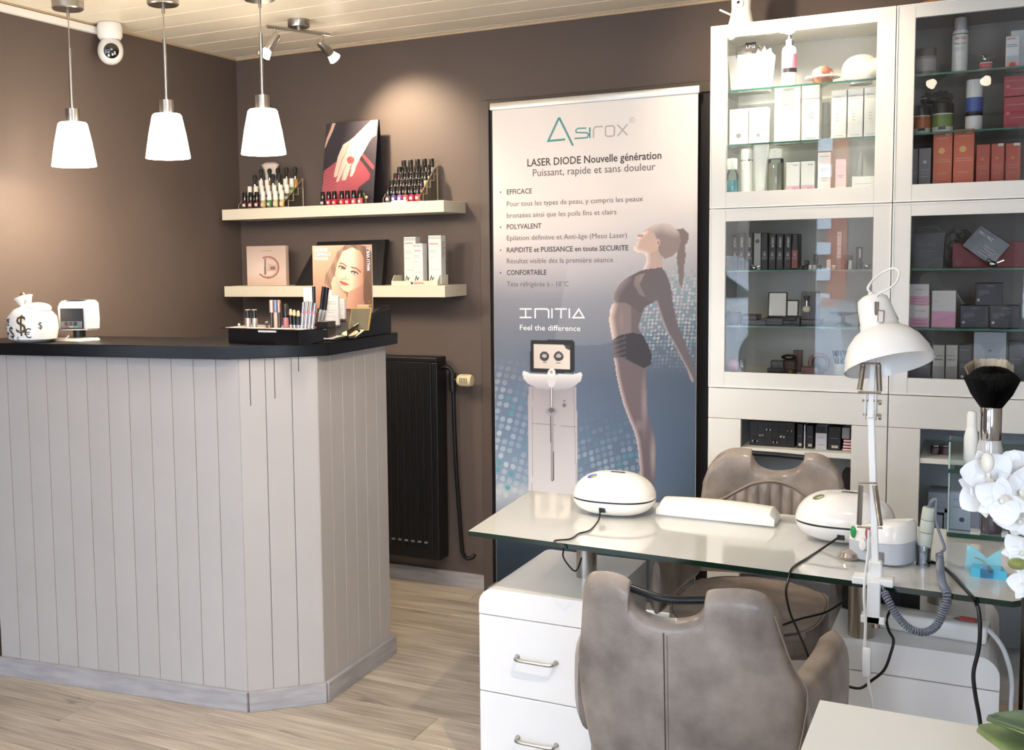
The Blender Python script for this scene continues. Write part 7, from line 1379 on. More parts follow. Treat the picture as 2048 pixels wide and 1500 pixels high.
b = BM(); lathe(b, [(0, 0), (0.23, 0), (0.23, 0.012), (0.06, 0.03), (0.035, 0.05), (0, 0.05)], (0.315, -0.84, 0), 36, cap=False); obj('base_disc', b, steel, fc, sm=True)

# ------------------------------------------------------------------ on the nail desk
dark_seam = mat('black_seam_line', (22, 24, 34), 0.3)
def egg_lamp(cx, cy, rx, ry, h, rz, label, emblem, sock=(0.0, 1.0)):
    t = thing('uv_nail_lamp', label, 'nail lamp', (cx, cy, ZG)); t.rotation_euler = (0, 0, rz)
    b = BM(); ellipsoid(b, (0, 0, h * 0.40), (rx, ry, h * 0.40), 48, 12, pw=0.82, z0=-0.98, z1=-0.04, ce=0.6); obj('lower_shell', b, wp, t, sm=True, local=True)
    b = BM(); ellipsoid(b, (0, 0, h * 0.40), (rx * 0.985, ry * 0.985, h * 0.1), 48, 4, pw=0.82, z0=-0.3, z1=0.3, ce=0.3); obj('seam', b, dark_seam, t, sm=True, local=True)
    b = BM(); ellipsoid(b, (0, 0, h * 0.405), (rx, ry, h * 0.595), 48, 16, pw=0.82, z0=0.035, z1=1.0, ce=0.75); lid = obj('upper_shell', b, wp, t, sm=True, local=True)
    def top(x, y): k = (abs(x / rx) ** 2.44 + abs(y / ry) ** 2.44) ** (1 / 2.44); return h * 0.405 + h * 0.595 * max(0.0, 1 - min(1, k) ** 2.667) ** 0.5
    def patch(x, y, w, d, mm, nm, tall=0.0008, rnd=True):
        bb = BM(); N = 16; vs = []
        for k in range(N):
            a = 2 * PI * k / N; ca, sa = math.cos(a), math.sin(a); e = 1.0 if rnd else 0.35
            xx, yy = x + w * math.copysign(abs(ca) ** e, ca), y + d * math.copysign(abs(sa) ** e, sa); vs.append(bb.verts.new((xx, yy, top(xx, yy) + 0.0015)))
        c = bb.verts.new((x, y, top(x, y) + 0.0022))
        for k in range(N): bb.faces.new((vs[k], vs[(k + 1) % N], c))
        obj(nm, bb, mm, t, local=True)
    patch(emblem[0] * rx, emblem[1] * ry, 0.014, 0.011, emblem[2], 'emblem'); patch(0.012, -ry * 0.05, 0.021, 0.006, mat('display_dark', (78, 74, 66), 0.25), 'display', rnd=False)
    if len(emblem) > 3: patch(emblem[0] * rx + 0.003, emblem[1] * ry - 0.003, 0.009, 0.006, emblem[3], 'emblem')
    b = BM(); box(b, sock[0] - 0.009, sock[0] + 0.009, -ry * sock[1] - 0.001, -ry * sock[1] + 0.012, h * 0.16, h * 0.32, bev=0.001, seg=1); obj('socket', b, dark_seam, t, local=True)
    return t
egg_lamp(-0.045, -0.975, 0.117, 0.098, 0.120, 0.06, 'white egg-shaped nail lamp with rainbow emblem, left on the desk', (-0.46, -0.42, mat('emblem_blue', (92, 80, 190), 0.3), mat('emblem_green', (150, 190, 60), 0.3)), sock=(-0.012, 0.955))
egg_lamp(0.580, -1.02, 0.120, 0.10, 0.125, 0.02, 'white egg-shaped nail lamp with green oval emblem, right on the desk', (-0.50, -0.42, mat('emblem_olive', (110, 116, 76), 0.3), mat('emblem_pale', (176, 182, 140), 0.3)), sock=(0.0, 0.955))
t = thing('arm_rest', 'long white padded hand rest between the two nail lamps', 'hand rest', (0.235, -0.92, ZG))
pf = [(-0.048, 0.0), (-0.05, 0.012), (-0.046, 0.028), (-0.03, 0.037), (0, 0.041), (0.03, 0.037), (0.046, 0.028), (0.05, 0.012), (0.048, 0.0)]
b = BM(); R = []; n = 26
for i in range(n + 1):
    u = -1 + 2 * i / n; x = 0.163 * u; k = min(1.0, (1 - abs(u)) * 11 + 0.55); zz = 0.006 * (1 - u * u); R.append([b.verts.new((x, y_ * (0.94 + 0.06 * k) + x * -0.04, (z_ * k + (zz if z_ > 0.02 else 0)) + 0.004)) for y_, z_ in pf])
for a_, c_ in zip(R, R[1:]):
    for k in range(len(pf) - 1): b.faces.new((a_[k], a_[k + 1], c_[k + 1], c_[k]))
    b.faces.new((a_[-1], a_[0], c_[0], c_[-1]))
b.faces.new(R[0][::-1]); b.faces.new(R[-1]); obj('pad', b, wplas, t, sm=True, local=True)
b = BM(); box(b, -0.165, 0.165, -0.048, 0.048, 0, 0.004); obj('grey_base', b, mat('grey_base_plate', (150, 152, 160), 0.35), t, local=True)
# cables of the lamps
cb = mat('black_cable', (16, 17, 20), 0.35)
def cable(pts, r, label, m=cb, n=8, cat='cable', name='power_cable', seg=8):
    b = BM(); tube(b, smooth_path(pts, n), r, seg); o = obj(name, b, m, sm=True); return tag(o, label, cat)
def D(x, y, z=ZG + 0.003): return tuple(onZ(x, y, z))
def V(x, y, Y): return tuple(onY(x, y, Y))
cable([(-0.055, -1.072, ZG + 0.028), D(1197, 1040), D(1180, 1060), D(1158, 1067), D(1140, 1078), (-0.085, -1.362, ZG + 0.004), V(1126, 1095, -1.37), V(1126, 1112, -1.37), V(1135, 1128, -1.368), V(1149, 1142, -1.36), V(1157, 1134, -1.33), V(1163, 1116, -1.30)], 0.0022, 'thin black cable looping off the front edge from the left nail lamp')
cable([(0.580, -1.118, ZG + 0.03), D(1640, 1100), D(1612, 1118), D(1592, 1130), D(1582, 1140), V(1577, 1158, -1.405), V(1572, 1185, -1.42), V(1580, 1225, -1.40), V(1596, 1262, -1.36), V(1610, 1295, -1.32), V(1620, 1322, -1.3)], 0.0028, 'black cable from the right nail lamp hanging before the far seat')
cable([V(1560, 1252, -1.30), V(1600, 1238, -1.25), V(1650, 1225, -1.2), V(1685, 1205, -1.18), V(1710, 1196, -1.15)], 0.0028, 'black cable crossing level in front of the far seat')
cable([V(1780, 1222, -1.36), V(1773, 1240, -1.36), V(1778, 1262, -1.36), V(1787, 1280, -1.36), V(1782, 1305, -1.37), V(1768, 1340, -1.38), V(1742, 1362, -1.38), V(1722, 1376, -1.36), V(1700, 1374, -1.34), V(1690, 1368, -1.33)], 0.0032, 'black cable curving across the right pedestal drawer front')
cable([D(1855, 1122), D(1880, 1130), D(1905, 1150), D(1925, 1172), D(1945, 1195), V(1953, 1208, -1.42), V(1958, 1225, -1.425), V(1960, 1260, -1.43), V(1957, 1300, -1.43), V(1947, 1345, -1.43), V(1950, 1385, -1.43), V(1958, 1430, -1.43), V(1964, 1470, -1.43), V(1972, 1520, -1.43)], 0.0042, 'thick black cable running off the right end of the desk')
whc = mat('white_cable', (222, 224, 228), 0.35)
# power strip on the right pedestal
ps = thing('power_strip', 'white power strip with red switch on the right pedestal', 'power strip', (0.80, -1.16, 0.58)); ps.rotation_euler = (0, 0, -0.12)
b = BM(); box(b, -0.16, 0.115, -0.033, 0.033, 0.0, 0.044, bev=0.008, seg=3); obj('housing', b, wp, ps, sm=True, local=True)
b = BM(); lathe(b, [(0.0, 0), (0.02, 0), (0.018, 0.0015), (0, 0.0015)], m=Matrix.Translation((0.07, 0.0, 0.0437)) @ Matrix.Diagonal((1.6, 0.9, 1, 1)), seg=24, cap=False); obj('switch_surround', b, mat('grey_surround', (150, 150, 156), 0.4), ps, local=True)
b = BM(); box(b, 0.052, 0.088, -0.010, 0.010, 0.044, 0.050, bev=0.002, seg=1); obj('red_switch', b, mat('red_switch', (196, 66, 58), 0.3), ps, local=True)
b = BM(); prism(b, [(-0.20, 0.0), (-0.16, -0.03), (-0.06, -0.03), (-0.02, 0.034), (-0.2, 0.034)], lambda a, c: (a - 0.02, c + 0.05, 0.0), lambda a, c: (a - 0.02, c + 0.05, 0.07)); 
o = obj('black_adapter', b, mat('black_adapter', (20, 22, 28), 0.4)); o.location = (0.80, -1.10, 0.5805); tag(o, 'black angular adapter block behind the power strip', 'adapter')
cable([V(1962, 1250, -1.17), V(1985, 1268, -1.2), V(2005, 1295, -1.22), V(2018, 1330, -1.23), V(2024, 1370, -1.24), V(2022, 1420, -1.25), V(2024, 1520, -1.25)], 0.0055, 'thick white cable dropping from the power strip past the pedestal', whc)
# architect lamp
al = thing('desk_lamp', 'white architect desk lamp with springs clamped to the glass desk', 'lamp', (0.68, -1.40, ZG))
lw_ = mat('lamp_white_enamel', (236, 236, 236), 0.3, coat=0.3); nick = mat('nickel', (186, 176, 166), 0.25, metal=0.95)
YL = -1.375; lp = lambda x, y, Y=YL: Vector(onY(x, y, Y))
b = BM(); a_ = lp(1725, 1160, -1.40); box(b, 0.640, 0.725, -1.42, -1.375, ZG, ZG + 0.016, bev=0.002, seg=1); box(b, 0.672, 0.70, -1.40, -1.375, ZG + 0.01, ZG + 0.05, bev=0.003, seg=1); box(b, 0.672, 0.70, -1.425, -1.415, ZG - 0.085, ZG + 0.01, bev=0.002, seg=1); box(b, 0.66, 0.71, -1.425, -1.385, ZG - 0.085, ZG - 0.068, bev=0.002, seg=1); obj('clamp', b, lw_, al)
b = BM(); cyl(b, (0.69, -1.395, ZG - 0.07), (0.69, -1.395, ZG - 0.0155), 0.004, 10); cyl(b, (0.69, -1.395, ZG - 0.10), (0.69, -1.395, ZG - 0.085), 0.010, 14); obj('clamp_screw', b, nick, al)
J0 = Vector((0.686, -1.388, ZG + 0.05)); J1 = lp(1742, 812, -1.33); J2 = lp(1752, 604, -1.25)
def bar(p, q, w, d, parent, m, nm, bev=0.002):
    p, q = Vector(p), Vector(q); ax = (q - p); L = ax.length; ax.normalize(); u = Vector((1, 0, 0)); u = (u - ax * u.dot(ax)).normalized(); v = ax.cross(u)
    mm = Matrix(((u.x, v.x, ax.x, p.x), (u.y, v.y, ax.y, p.y), (u.z, v.z, ax.z, p.z), (0, 0, 0, 1))); b = BM(); box(b, -w / 2, w / 2, -d / 2, d / 2, 0, L, bev=bev, seg=1, m=mm); return obj(nm, b, m, parent)
bar(J0 + Vector((0, 0, -0.02)), J1, 0.0145, 0.0145, al, lw_, 'lower_arm'); bar(J1 + (J1 - J2) * 0.12, J2, 0.0135, 0.0135, al, lw_, 'upper_arm')
b = BM()
for s in (-1, 1): ellipsoid(b, J1 + Vector((0.011 * s, 0, 0.0)), (0.0025, 0.014, 0.034), 14, 10)
obj('elbow_plate', b, lw_, al, sm=True)
b = BM(); cyl(b, J1 + Vector((-0.018, 0, 0.012)), J1 + Vector((0.022, 0, 0.012)), 0.0028, 8); cyl(b, J1 + Vector((-0.016, 0, -0.02)), J1 + Vector((0.022, 0, -0.02)), 0.0028, 8); cyl(b, J1 + Vector((0.016, 0, -0.026)), J1 + Vector((0.022, 0, -0.026)), 0.005, 8); cyl(b, J1 + Vector((0.016, 0, 0.008)), J1 + Vector((0.022, 0, 0.008)), 0.005, 8); obj('elbow_bolt', b, nick, al)
def spring(p, q, r, parent, n=40):
    p, q = Vector(p), Vector(q); ax = q - p; L = ax.length; mt = Matrix.Translation(p) @ ax.to_track_quat('Z', 'Y').to_matrix().to_4x4()
    b = BM(); tube(b, [mt @ Vector((r * math.cos(a), r * math.sin(a), L * (0.03 + 0.94 * i / (n * 8)))) for i, a in ((i, 2 * PI * i / 8) for i in range(n * 8 + 1))], L / n * 0.46, 5); cyl(b, p + ax * 0.03, p + ax * 0.97, r * 0.9, 10); return obj('spring', b, nick, parent, sm=True)
spring(lp(1727, 728, -1.325), lp(1719, 782, -1.335), 0.0055, al, 30); spring(lp(1757, 728, -1.325), lp(1759, 784, -1.335), 0.0055, al, 30)
spring(lp(1722, 968, YL), lp(1718, 1052, YL), 0.005, al, 44); spring(lp(1749, 968, YL), lp(1761, 1054, YL), 0.005, al, 44)
b = BM(); cyl(b, lp(1720, 727, -1.325), lp(1761, 727, -1.325), 0.0022, 8); cyl(b, lp(1716, 784, -1.335), lp(1762, 786, -1.335), 0.0026, 8); cyl(b, lp(1716, 966, YL), lp(1754, 966, YL), 0.0022, 8); cyl(b, lp(1714, 1054, YL), lp(1765, 1056, YL), 0.0022, 8); obj('spring_pin', b, nick, al)
# head
Hc = lp(1779, 731, -1.27); ax = (lp(1743, 597, -1.235) - Hc).normalized(); ax = (ax + Vector((0, 0.10, 0.0))).normalized(); mt = Matrix.Translation(Hc) @ ax.to_track_quat('Z', 'Y').to_matrix().to_4x4()
r0 = 0.0985
b = BM(); lathe(b, [(r0, 0), (r0 * 0.99, 0.004), (r0 * 0.93, 0.03), (r0 * 0.80, 0.058), (r0 * 0.6, 0.08), (0.044, 0.089), (0.0425, 0.095), (0.0405, 0.099), (0.043, 0.087), (0.056, 0.077), (r0 * 0.77, 0.055), (r0 * 0.90, 0.028), (r0 * 0.965, 0.002)], m=mt, seg=48, cap=False); obj('reflector', b, lw_, al, sm=True)
b = BM(); lathe(b, [(0.043, 0.086), (0.041, 0.115), (0.036, 0.15), (0.033, 0.163), (0.024, 0.170), (0, 0.171)], m=mt, seg=36, cap=False); nk = obj('socket_cover', b, lw_, al, sm=True)
b = BM()
for a in (2.6, 3.3, 5.9, 5.2): tube(b, [mt @ Vector(((0.0428 - 0.006 * k / 4) * math.cos(a), (0.0428 - 0.006 * k / 4) * math.sin(a), 0.104 + 0.008 * k)) for k in range(5)], 0.0014, 5)
obj('vent_slot', b, mat('slot_dark', (60, 58, 54), 0.5), nk)
b = BM(); q = lp(1753, 625, -1.27); cyl(b, q + Vector((0, 0, -0.02)), q + Vector((0.0, 0, 0.025)), 0.005, 8); box(b, q.x + 0.004, q.x + 0.018, q.y - 0.02, q.y + 0.01, q.z - 0.022, q.z + 0.006, bev=0.002, seg=1); obj('swivel_bracket', b, nick, al)
b = BM(); cyl(b, mt @ Vector((0, 0, 0.17)), mt @ Vector((0, 0, 0.182)), 0.010, 14, r2=0.005); obj('cord_grommet', b, lw_, al, sm=True)
cdm = mat('white_cord', (234, 234, 232), 0.4)
g0 = mt @ Vector((0, 0, 0.18)); b = BM(); tube(b, smooth_path([g0, lp(1736, 575, -1.22), lp(1752, 554, -1.2), lp(1775, 540, -1.2), lp(1790, 537, -1.21), lp(1798, 545, -1.22), lp(1794, 562, -1.24), lp(1778, 577, -1.25), lp(1760, 586, -1.25), lp(1751, 597, -1.25), J2], 6), 0.0027, 10); obj('cord', b, cdm, al, sm=True)
b = BM(); tube(b, smooth_path([lp(1738, 1060, -1.395), lp(1737, 1100, -1.41), lp(1731, 1150, -1.435), lp(1728, 1190, -1.44), lp(1731, 1240, -1.44), lp(1729, 1300, -1.44)], 6), 0.0038, 8, flat=0.6); obj('lower_cord', b, cdm, al, sm=True)
q = lp(1733, 1322, -1.44); b = BM(); box(b, q.x - 0.0095, q.x + 0.0095, q.y - 0.008, q.y + 0.008, q.z - 0.036, q.z + 0.032, bev=0.005, seg=2); obj('inline_switch', b, lw_, al, sm=True)
b = BM(); tube(b, smooth_path([lp(1735, 1350, -1.44), lp(1738, 1372, -1.44), lp(1744, 1400, -1.44), lp(1746, 1440, -1.44), lp(1747, 1520, -1.44)], 5), 0.0036, 8); obj('hanging_cord', b, cdm, al, sm=True)
# nail drill: control box with handpiece
nd = thing('nail_drill', 'white and grey nail drill control box with green button', 'nail drill', (0.684, -1.185, ZG)); nd.rotation_euler = (0, 0, -0.42); nd.scale = (0.72, 0.80, 1.15)
gyp = mat('cool_grey_plastic', (190, 196, 206), 0.3, coat=0.2)
P = [(0.098 * math.copysign(abs(math.cos(a)) ** 0.6, math.cos(a)), 0.072 * math.copysign(abs(math.sin(a)) ** 0.6, math.sin(a))) for a in np.linspace(0, 2 * PI, 41)[:-1]]
def skinrings(levels, m, nm, parent):
    b = BM(); R = [[b.verts.new((x * k + ox, y * k + oy, z + sl * x)) for x, y in P] for k, z, ox, oy, sl in levels]
    for a_, c_ in zip(R, R[1:]):
        for k in range(40): b.faces.new((a_[k], a_[(k + 1) % 40], c_[(k + 1) % 40], c_[k]))
    b.faces.new(R[0][::-1]); b.faces.new(R[-1]); return obj(nm, b, m, parent, sm=True, local=True)
skinrings([(0.92, 0.003, 0, 0, 0), (0.99, 0.006, 0, 0, 0), (1.0, 0.028, 0, 0, 0), (1.0, 0.045, 0, 0, 0.05)], gyp, 'lower_housing', nd)
skinrings([(1.0, 0.0455, 0, 0, 0.05), (0.99, 0.06, 0, 0, 0.1), (0.94, 0.074, 0, 0.004, 0.12), (0.86, 0.080, 0, 0.006, 0.12), (0.3, 0.083, 0, 0.01, 0.05)], wp, 'upper_housing', nd)
b = BM(); 
for dx, dy in ((-0.06, -0.04), (0.06, -0.04), (0.06, 0.04), (-0.06, 0.04)): cyl(b, (dx, dy, 0), (dx, dy, 0.004), 0.008, 10)
obj('rubber_foot', b, bk, nd, local=True)
def button(x, y, z, rx, rz_, mm, nm):
    b = BM(); ellipsoid(b, (x, y, z), (rx, 0.006, rz_), 20, 10, m=None); obj(nm, b, mm, nd, sm=True, local=True)
button(-0.062, -0.069, 0.060, 0.010, 0.013, mat('green_button', (30, 150, 84), 0.25, coat=0.5), 'green_button'); button(-0.008, -0.072, 0.064, 0.010, 0.014, mat('red_button', (176, 92, 110), 0.25, coat=0.5), 'red_button')
b = BM(); lathe(b, [(0, 0), (0.013, 0.0), (0.012, 0.012), (0.008, 0.014), (0, 0.014)], m=Matrix.Translation((-0.02, -0.072, 0.040)) @ Matrix.Rotation(PI / 2, 4, 'X'), cap=False); obj('speed_dial', b, wp, nd, sm=True, local=True)
b = BM(); lathe(b, [(0, 0), (0.032, 0), (0.035, 0.006), (0.03, 0.014), (0.012, 0.018), (0, 0.019)], m=Matrix.Translation((-0.075, -0.062, 0.001)), cap=False); obj('steel_foot_disc', b, nick, nd, sm=True, local=True)
b = BM(); box(b, 0.012, 0.048, -0.0735, -0.07, 0.008, 0.03, bev=0.001, seg=1); obj('socket_recess', b, gpl, nd, local=True)
b = BM(); box(b, 0.018, 0.032, -0.0745, -0.073, 0.013, 0.021); obj('black_socket', b, bk, nd, local=True)
hp = thing('drill_handpiece', 'pale grey drill handpiece upright in clear holder beside the control box', 'handpiece', tuple(onZ(1846, 1132, ZG)))
hx = hp.location.x; hy = hp.location.y
b = BM(); lathe(b, [(0.012, 0.0), (0.0155, 0.002), (0.017, 0.05), (0.016, 0.052), (0.013, 0.004)], (0, 0, 0), 20, cap=False); obj('clear_holder', b, pane_mat('holder_acrylic', (0.82, 0.86, 0.93), refl=3.0), hp, sm=True, local=True)
tl = Matrix.Translation((0, 0, 0.03)) @ Matrix.Rotation(0.10, 4, 'Y'); bei = mat('grey_green_plastic', (186, 192, 182), 0.35)
for nm, pf in (('lower_sleeve', [(0.004, 0.0), (0.012, 0.01), (0.0155, 0.02), (0.0155, 0.05), (0.0150, 0.0515)]), ('middle_sleeve', [(0.0155, 0.053), (0.0155, 0.080), (0.0150, 0.0815)]), ('upper_sleeve', [(0.0155, 0.083), (0.0150, 0.108), (0.013, 0.112), (0, 0.112)])): b = BM(); lathe(b, pf, m=tl, seg=24, cap=False); obj(nm, b, bei, hp, sm=True, local=True)
b = BM(); lathe(b, [(0.0142, 0.0505), (0.0142, 0.0835)], m=tl, seg=24, cap=False); obj('joint_line', b, mat('joint_dark', (96, 100, 96), 0.5), hp, local=True)
# coiled cord
gco = mat('blue_grey_cord', (112, 118, 134), 0.35)
ht = Vector(hp.location) + (tl @ Vector((0, 0, 0.112)))
b = BM(); tube(b, smooth_path([ht, ht + Vector((0.003, -0.002, 0.012)), ht + Vector((0.014, -0.004, 0.021)), Vector(V(1871, 1030, hy - 0.01)), Vector(V(1877, 1060, hy - 0.02)), Vector(V(1889, 1095, hy - 0.03)), Vector(V(1882, 1104, hy - 0.03))], 6), [0.0052] * 10 + [0.0032] * 27, 10) if True else None
st_ = obj('coiled_cord', b, gco, None, sm=True); tag(st_, 'blue-grey coiled cord looping from the drill handpiece', 'cord')
path = smooth_path([V(1879, 1108, hy - 0.04), V(1880, 1125, hy - 0.06), V(1881, 1145, hy - 0.12), V(1886, 1170, -1.38), V(1894, 1186, -1.43), V(1892, 1205, -1.44), V(1885, 1228, -1.44), V(1872, 1252, -1.44), V(1852, 1264, -1.44), V(1830, 1262, -1.44), V(1808, 1248, -1.44), V(1790, 1226, -1.44), V(1776, 1200, -1.435), V(1768, 1183, -1.425)], 60)
P_ = [Vector(p) for p in path]; S = [0.0]
for a_, c_ in zip(P_, P_[1:]): S.append(S[-1] + (c_ - a_).length)
tot = S[-1]; turns = int(tot / 0.0056); N = turns * 10; Sx = np.array(S); PX = np.array([tuple(p) for p in P_]); coil = []
for i in range(N + 1):
    s = tot * i / N; p = np.array([np.interp(s, Sx, PX[:, k]) for k in range(3)]); q = np.array([np.interp(min(tot, s + 0.004), Sx, PX[:, k]) for k in range(3)]); q0 = np.array([np.interp(max(0, s - 0.004), Sx, PX[:, k]) for k in range(3)])
    tt = Vector(q - q0).normalized(); u = tt.cross(Vector((0, 1, 0))).normalized(); v = tt.cross(u); a = 2 * PI * i / 10; coil.append(Vector(p) + (u * math.cos(a) + v * math.sin(a)) * 0.0068)
b = BM(); tube(b, coil, 0.0024, 6); o = obj('coil', b, gco, st_, sm=True)
b = BM(); tube(b, smooth_path([V(1768, 1183, -1.425), V(1764, 1172, -1.42), V(1757, 1158, -1.35), V(1750, 1147, -1.30)], 5), 0.0026, 8); obj('straight_end', b, gco, st_, sm=True)
# blue bit holder
bh = thing('bit_holder', 'translucent blue stepped bit holder at the right end of the desk', 'holder', (0.905, -1.20, ZG))
blu = mat('translucent_blue', (70, 176, 214), 0.15, coat=0.5); blu2 = mat('pale_blue_acrylic', (150, 212, 224), 0.12, coat=0.5)
b = BM(); prism(b, [(-0.032, -0.05), (0.042, -0.055), (0.034, 0.0), (-0.03, 0.0)], lambda x, y: (x, y, 0.0), lambda x, y: (x * 0.95, y * 0.8, 0.018)); obj('front_block', b, blu, bh, local=True)
b = BM(); prism(b, [(-0.045, 0.0), (0.03, 0.0), (0.028, 0.055), (0.015, 0.045), (0.0, 0.032), (-0.02, 0.05), (-0.04, 0.06)], lambda x, z: (x, 0.004, z), lambda x, z: (x, 0.010, z)); obj('rear_plate', b, blu2, bh, local=True)
b = BM(); prism(b, [(-0.012, 0.0), (0.014, 0.0), (0.014, 0.022), (0.008, 0.028), (-0.006, 0.028), (-0.012, 0.022)], lambda x, z: (x, -0.052, z), lambda x, z: (x, -0.046, z)); obj('clear_clip', b, pane_mat('holder_acrylic', (0.82, 0.86, 0.93)), bh, local=True)
b = BM(); tube(b, smooth_path([(0.008, -0.05, 0.012), (0.0, -0.035, 0.028), (-0.012, -0.02, 0.034), (-0.024, -0.012, 0.036)], 4), 0.0016, 6); obj('steel_bit', b, nick, bh, local=True)

# ------------------------------------------------------------------ little glass shelf stand on the desk
gs = thing('glass_display_shelf', 'small clear glass display shelf with green edges on the desk', 'shelf', (0.99, -0.87, ZG))
cg = pane_mat('display_glass', (0.80, 0.88, 0.88), refl=2.2); eg = mat('emerald_edge', (18, 66, 54), 0.1, coat=1.0)
gx0, gx1, gyf, gyb = 0.812, 1.12, -0.885, -0.815
for z, xe in ((ZG + 0.012, 0.958), (0.930, gx1)):
    yb_ = gyb; b = BM(); box(b, gx0, max(xe, gx0 + 0.1), gyf + 0.001, yb_, z - 0.010, z); obj('shelf', b, cg, gs)
    b = BM(); box(b, gx0, max(xe, gx0 + 0.1), gyf - 0.0012, gyf + 0.001, z - 0.0105, z + 0.0003); obj('front_edge', b, eg, gs)
for x in (gx0, 0.952):
    b = BM(); box(b, x, x + 0.005, gyf + 0.002, gyb, ZG + 0.012, 0.92); obj('side_panel', b, cg, gs)
b = BM(); box(b, gx0 + 0.001, gx0 + 0.004, gyf, gyf + 0.001, ZG + 0.012, 0.92); box(b, gx0, gx0 + 0.004, gyf, gyf + 0.001, 0.93, 1.0); obj('edge_line', b, mat('pale_green_edge', (170, 196, 190), 0.2), gs)
b = BM(); box(b, gx0, gx0 + 0.004, gyf + 0.001, gyb, 0.9305, 1.005); box(b, gx0, gx1, gyb, gyb + 0.004, 0.9305, 1.005); obj('upper_panel', b, cg, gs)
# giant powder brush on the upper glass shelf
bx_, by_ = 0.905, -0.85
pb2 = thing('powder_brush', 'giant powder brush with chrome ferrule standing on glass shelf', 'brush', (bx_, by_, 0.930))
b = BM(); lathe(b, [(0, 0), (0.024, 0.0), (0.031, 0.012), (0.033, 0.03), (0.030, 0.055), (0.0245, 0.078), (0, 0.078)], cap=False, seg=28); obj('glass_handle', b, mat('milky_glass', (228, 228, 232), 0.12, coat=0.8, trans=0.25), pb2, sm=True, local=True)
b = BM(); lathe(b, [(0.0245, 0.076), (0.0255, 0.08), (0.0255, 0.16), (0.0245, 0.162), (0, 0.162)], cap=False, seg=32); obj('chrome_ferrule', b, chr_, pb2, sm=True, local=True)
def bristle(r0_, z0_, z1_, r1_, m, nm, cnt, inner=0.0, seed=1, lean=0.0):
    rr = random.Random(seed); b = BM()
    for k in range(cnt):
        a = rr.uniform(0, 2 * PI); s = math.sqrt(rr.uniform(inner ** 2, 1)); r_a, r_b = r0_ * s, r1_ * s; z1v = z1_ - (z1_ - z0_) * 0.30 * s ** 2.6 + rr.uniform(-0.003, 0.003)
        p = Vector((r_a * math.cos(a), r_a * math.sin(a), z0_)); q = Vector((r_b * math.cos(a), r_b * math.sin(a), z1v)); mdp = p.lerp(q, 0.5) + Vector((math.cos(a), math.sin(a), 0)) * 0.004 * s
        sd = (q - p).cross(Vector((math.cos(a + 1), math.sin(a + 1), 0.2))).normalized() * 0.0011
        v = [b.verts.new(w_) for w_ in (p - sd, p + sd, mdp + sd, mdp - sd, q + sd * 0.5, q - sd * 0.5)]; b.faces.new((v[0], v[1], v[2], v[3])); b.faces.new((v[3], v[2], v[4], v[5]))
    o = obj(nm, b, m, pb2, local=True); o['kind'] = 'stuff'; return o
b = BM(); lathe(b, [(0.022, 0.160), (0.034, 0.19), (0.055, 0.222), (0.058, 0.236), (0.045, 0.250), (0, 0.256)], cap=False, seg=28, m=Matrix.Identity(4)); obj('bristle_core', b, mat('black_hair_core', (8, 8, 9), 0.9), pb2, sm=True, local=True)
bristle(0.023, 0.158, 0.264, 0.064, mat('black_hair', (12, 12, 13), 0.75), 'black_bristles', 3600)
bw = BM(); rr = random.Random(8)
for k in range(900):
    a = rr.uniform(PI * 0.22, PI * 1.08); s = rr.uniform(0.62, 0.98); r_b = 0.066 * s; z1v = 0.292 - 0.030 * s ** 2 + rr.uniform(-0.003, 0.003)
    p = Vector((0.023 * math.cos(a), 0.023 * math.sin(a), 0.158)); q = Vector((r_b * math.cos(a), r_b * math.sin(a), z1v)); sd = Vector((-math.sin(a), math.cos(a), 0)) * 0.001; v = [bw.verts.new(w_) for w_ in (p - sd, p + sd, q + sd, q - sd)]; bw.faces.new(v)
obj('cream_bristles', bw, mat('cream_hair', (214, 204, 184), 0.8), pb2, local=True)['kind'] = 'stuff'
t = thing('white_tube', 'white plastic applicator bottle standing behind the giant brush', 'bottle', (0.868, -0.862, 0.930)); t.location = (0.862, -0.832, 0.930)
b = BM(); lathe(b, [(0, 0), (0.010, 0.0), (0.0175, 0.02), (0.017, 0.08), (0.0115, 0.105), (0, 0.105)], cap=False, seg=24); obj('body', b, wplas, t, sm=True, local=True)
b = BM(); lathe(b, [(0.0115, 0.105), (0.0115, 0.138), (0.008, 0.146), (0, 0.147)], cap=False, seg=24); obj('cap', b, wplas, t, sm=True, local=True)
t = thing('chrome_knob', 'small chrome cabinet knob near the right frame edge', 'knob', tuple(onY(2022, 742, -0.02))); b = BM(); ellipsoid(b, (0, -0.012, 0), (0.011, 0.008, 0.011), 16, 10); obj('knob', b, chr_, t, sm=True, local=True)
b = BM(); cyl(b, (0, -0.006, 0), (0, 0.02, 0), 0.005, 12); obj('shank', b, chr_, t, local=True)
bottle(1984, 44, 985, ZG + 0.0125, -0.845, None, [('jar', mat('dark_smoke_jar', (84, 78, 84), 0.25, coat=0.4), [(0, 0), (0.95, 0), (1, 0.05), (1, 0.95), (0.95, 1.0), (0, 1)])], 'dark smoky round jar inside the small glass shelf', 'jar', 'smoky_jar')
carton(1898, 1943, 985, ZG + 0.0125, -0.85, 0.02, (150, 162, 176), 'blue-grey carton with dark emblem standing inside the glass shelf', badge=(0.6, 0.28, 0.12, (60, 66, 80)), lines=(((0.2, 0.8, 0.8), (0.2, 0.7, 0.6)), (110, 120, 134)))

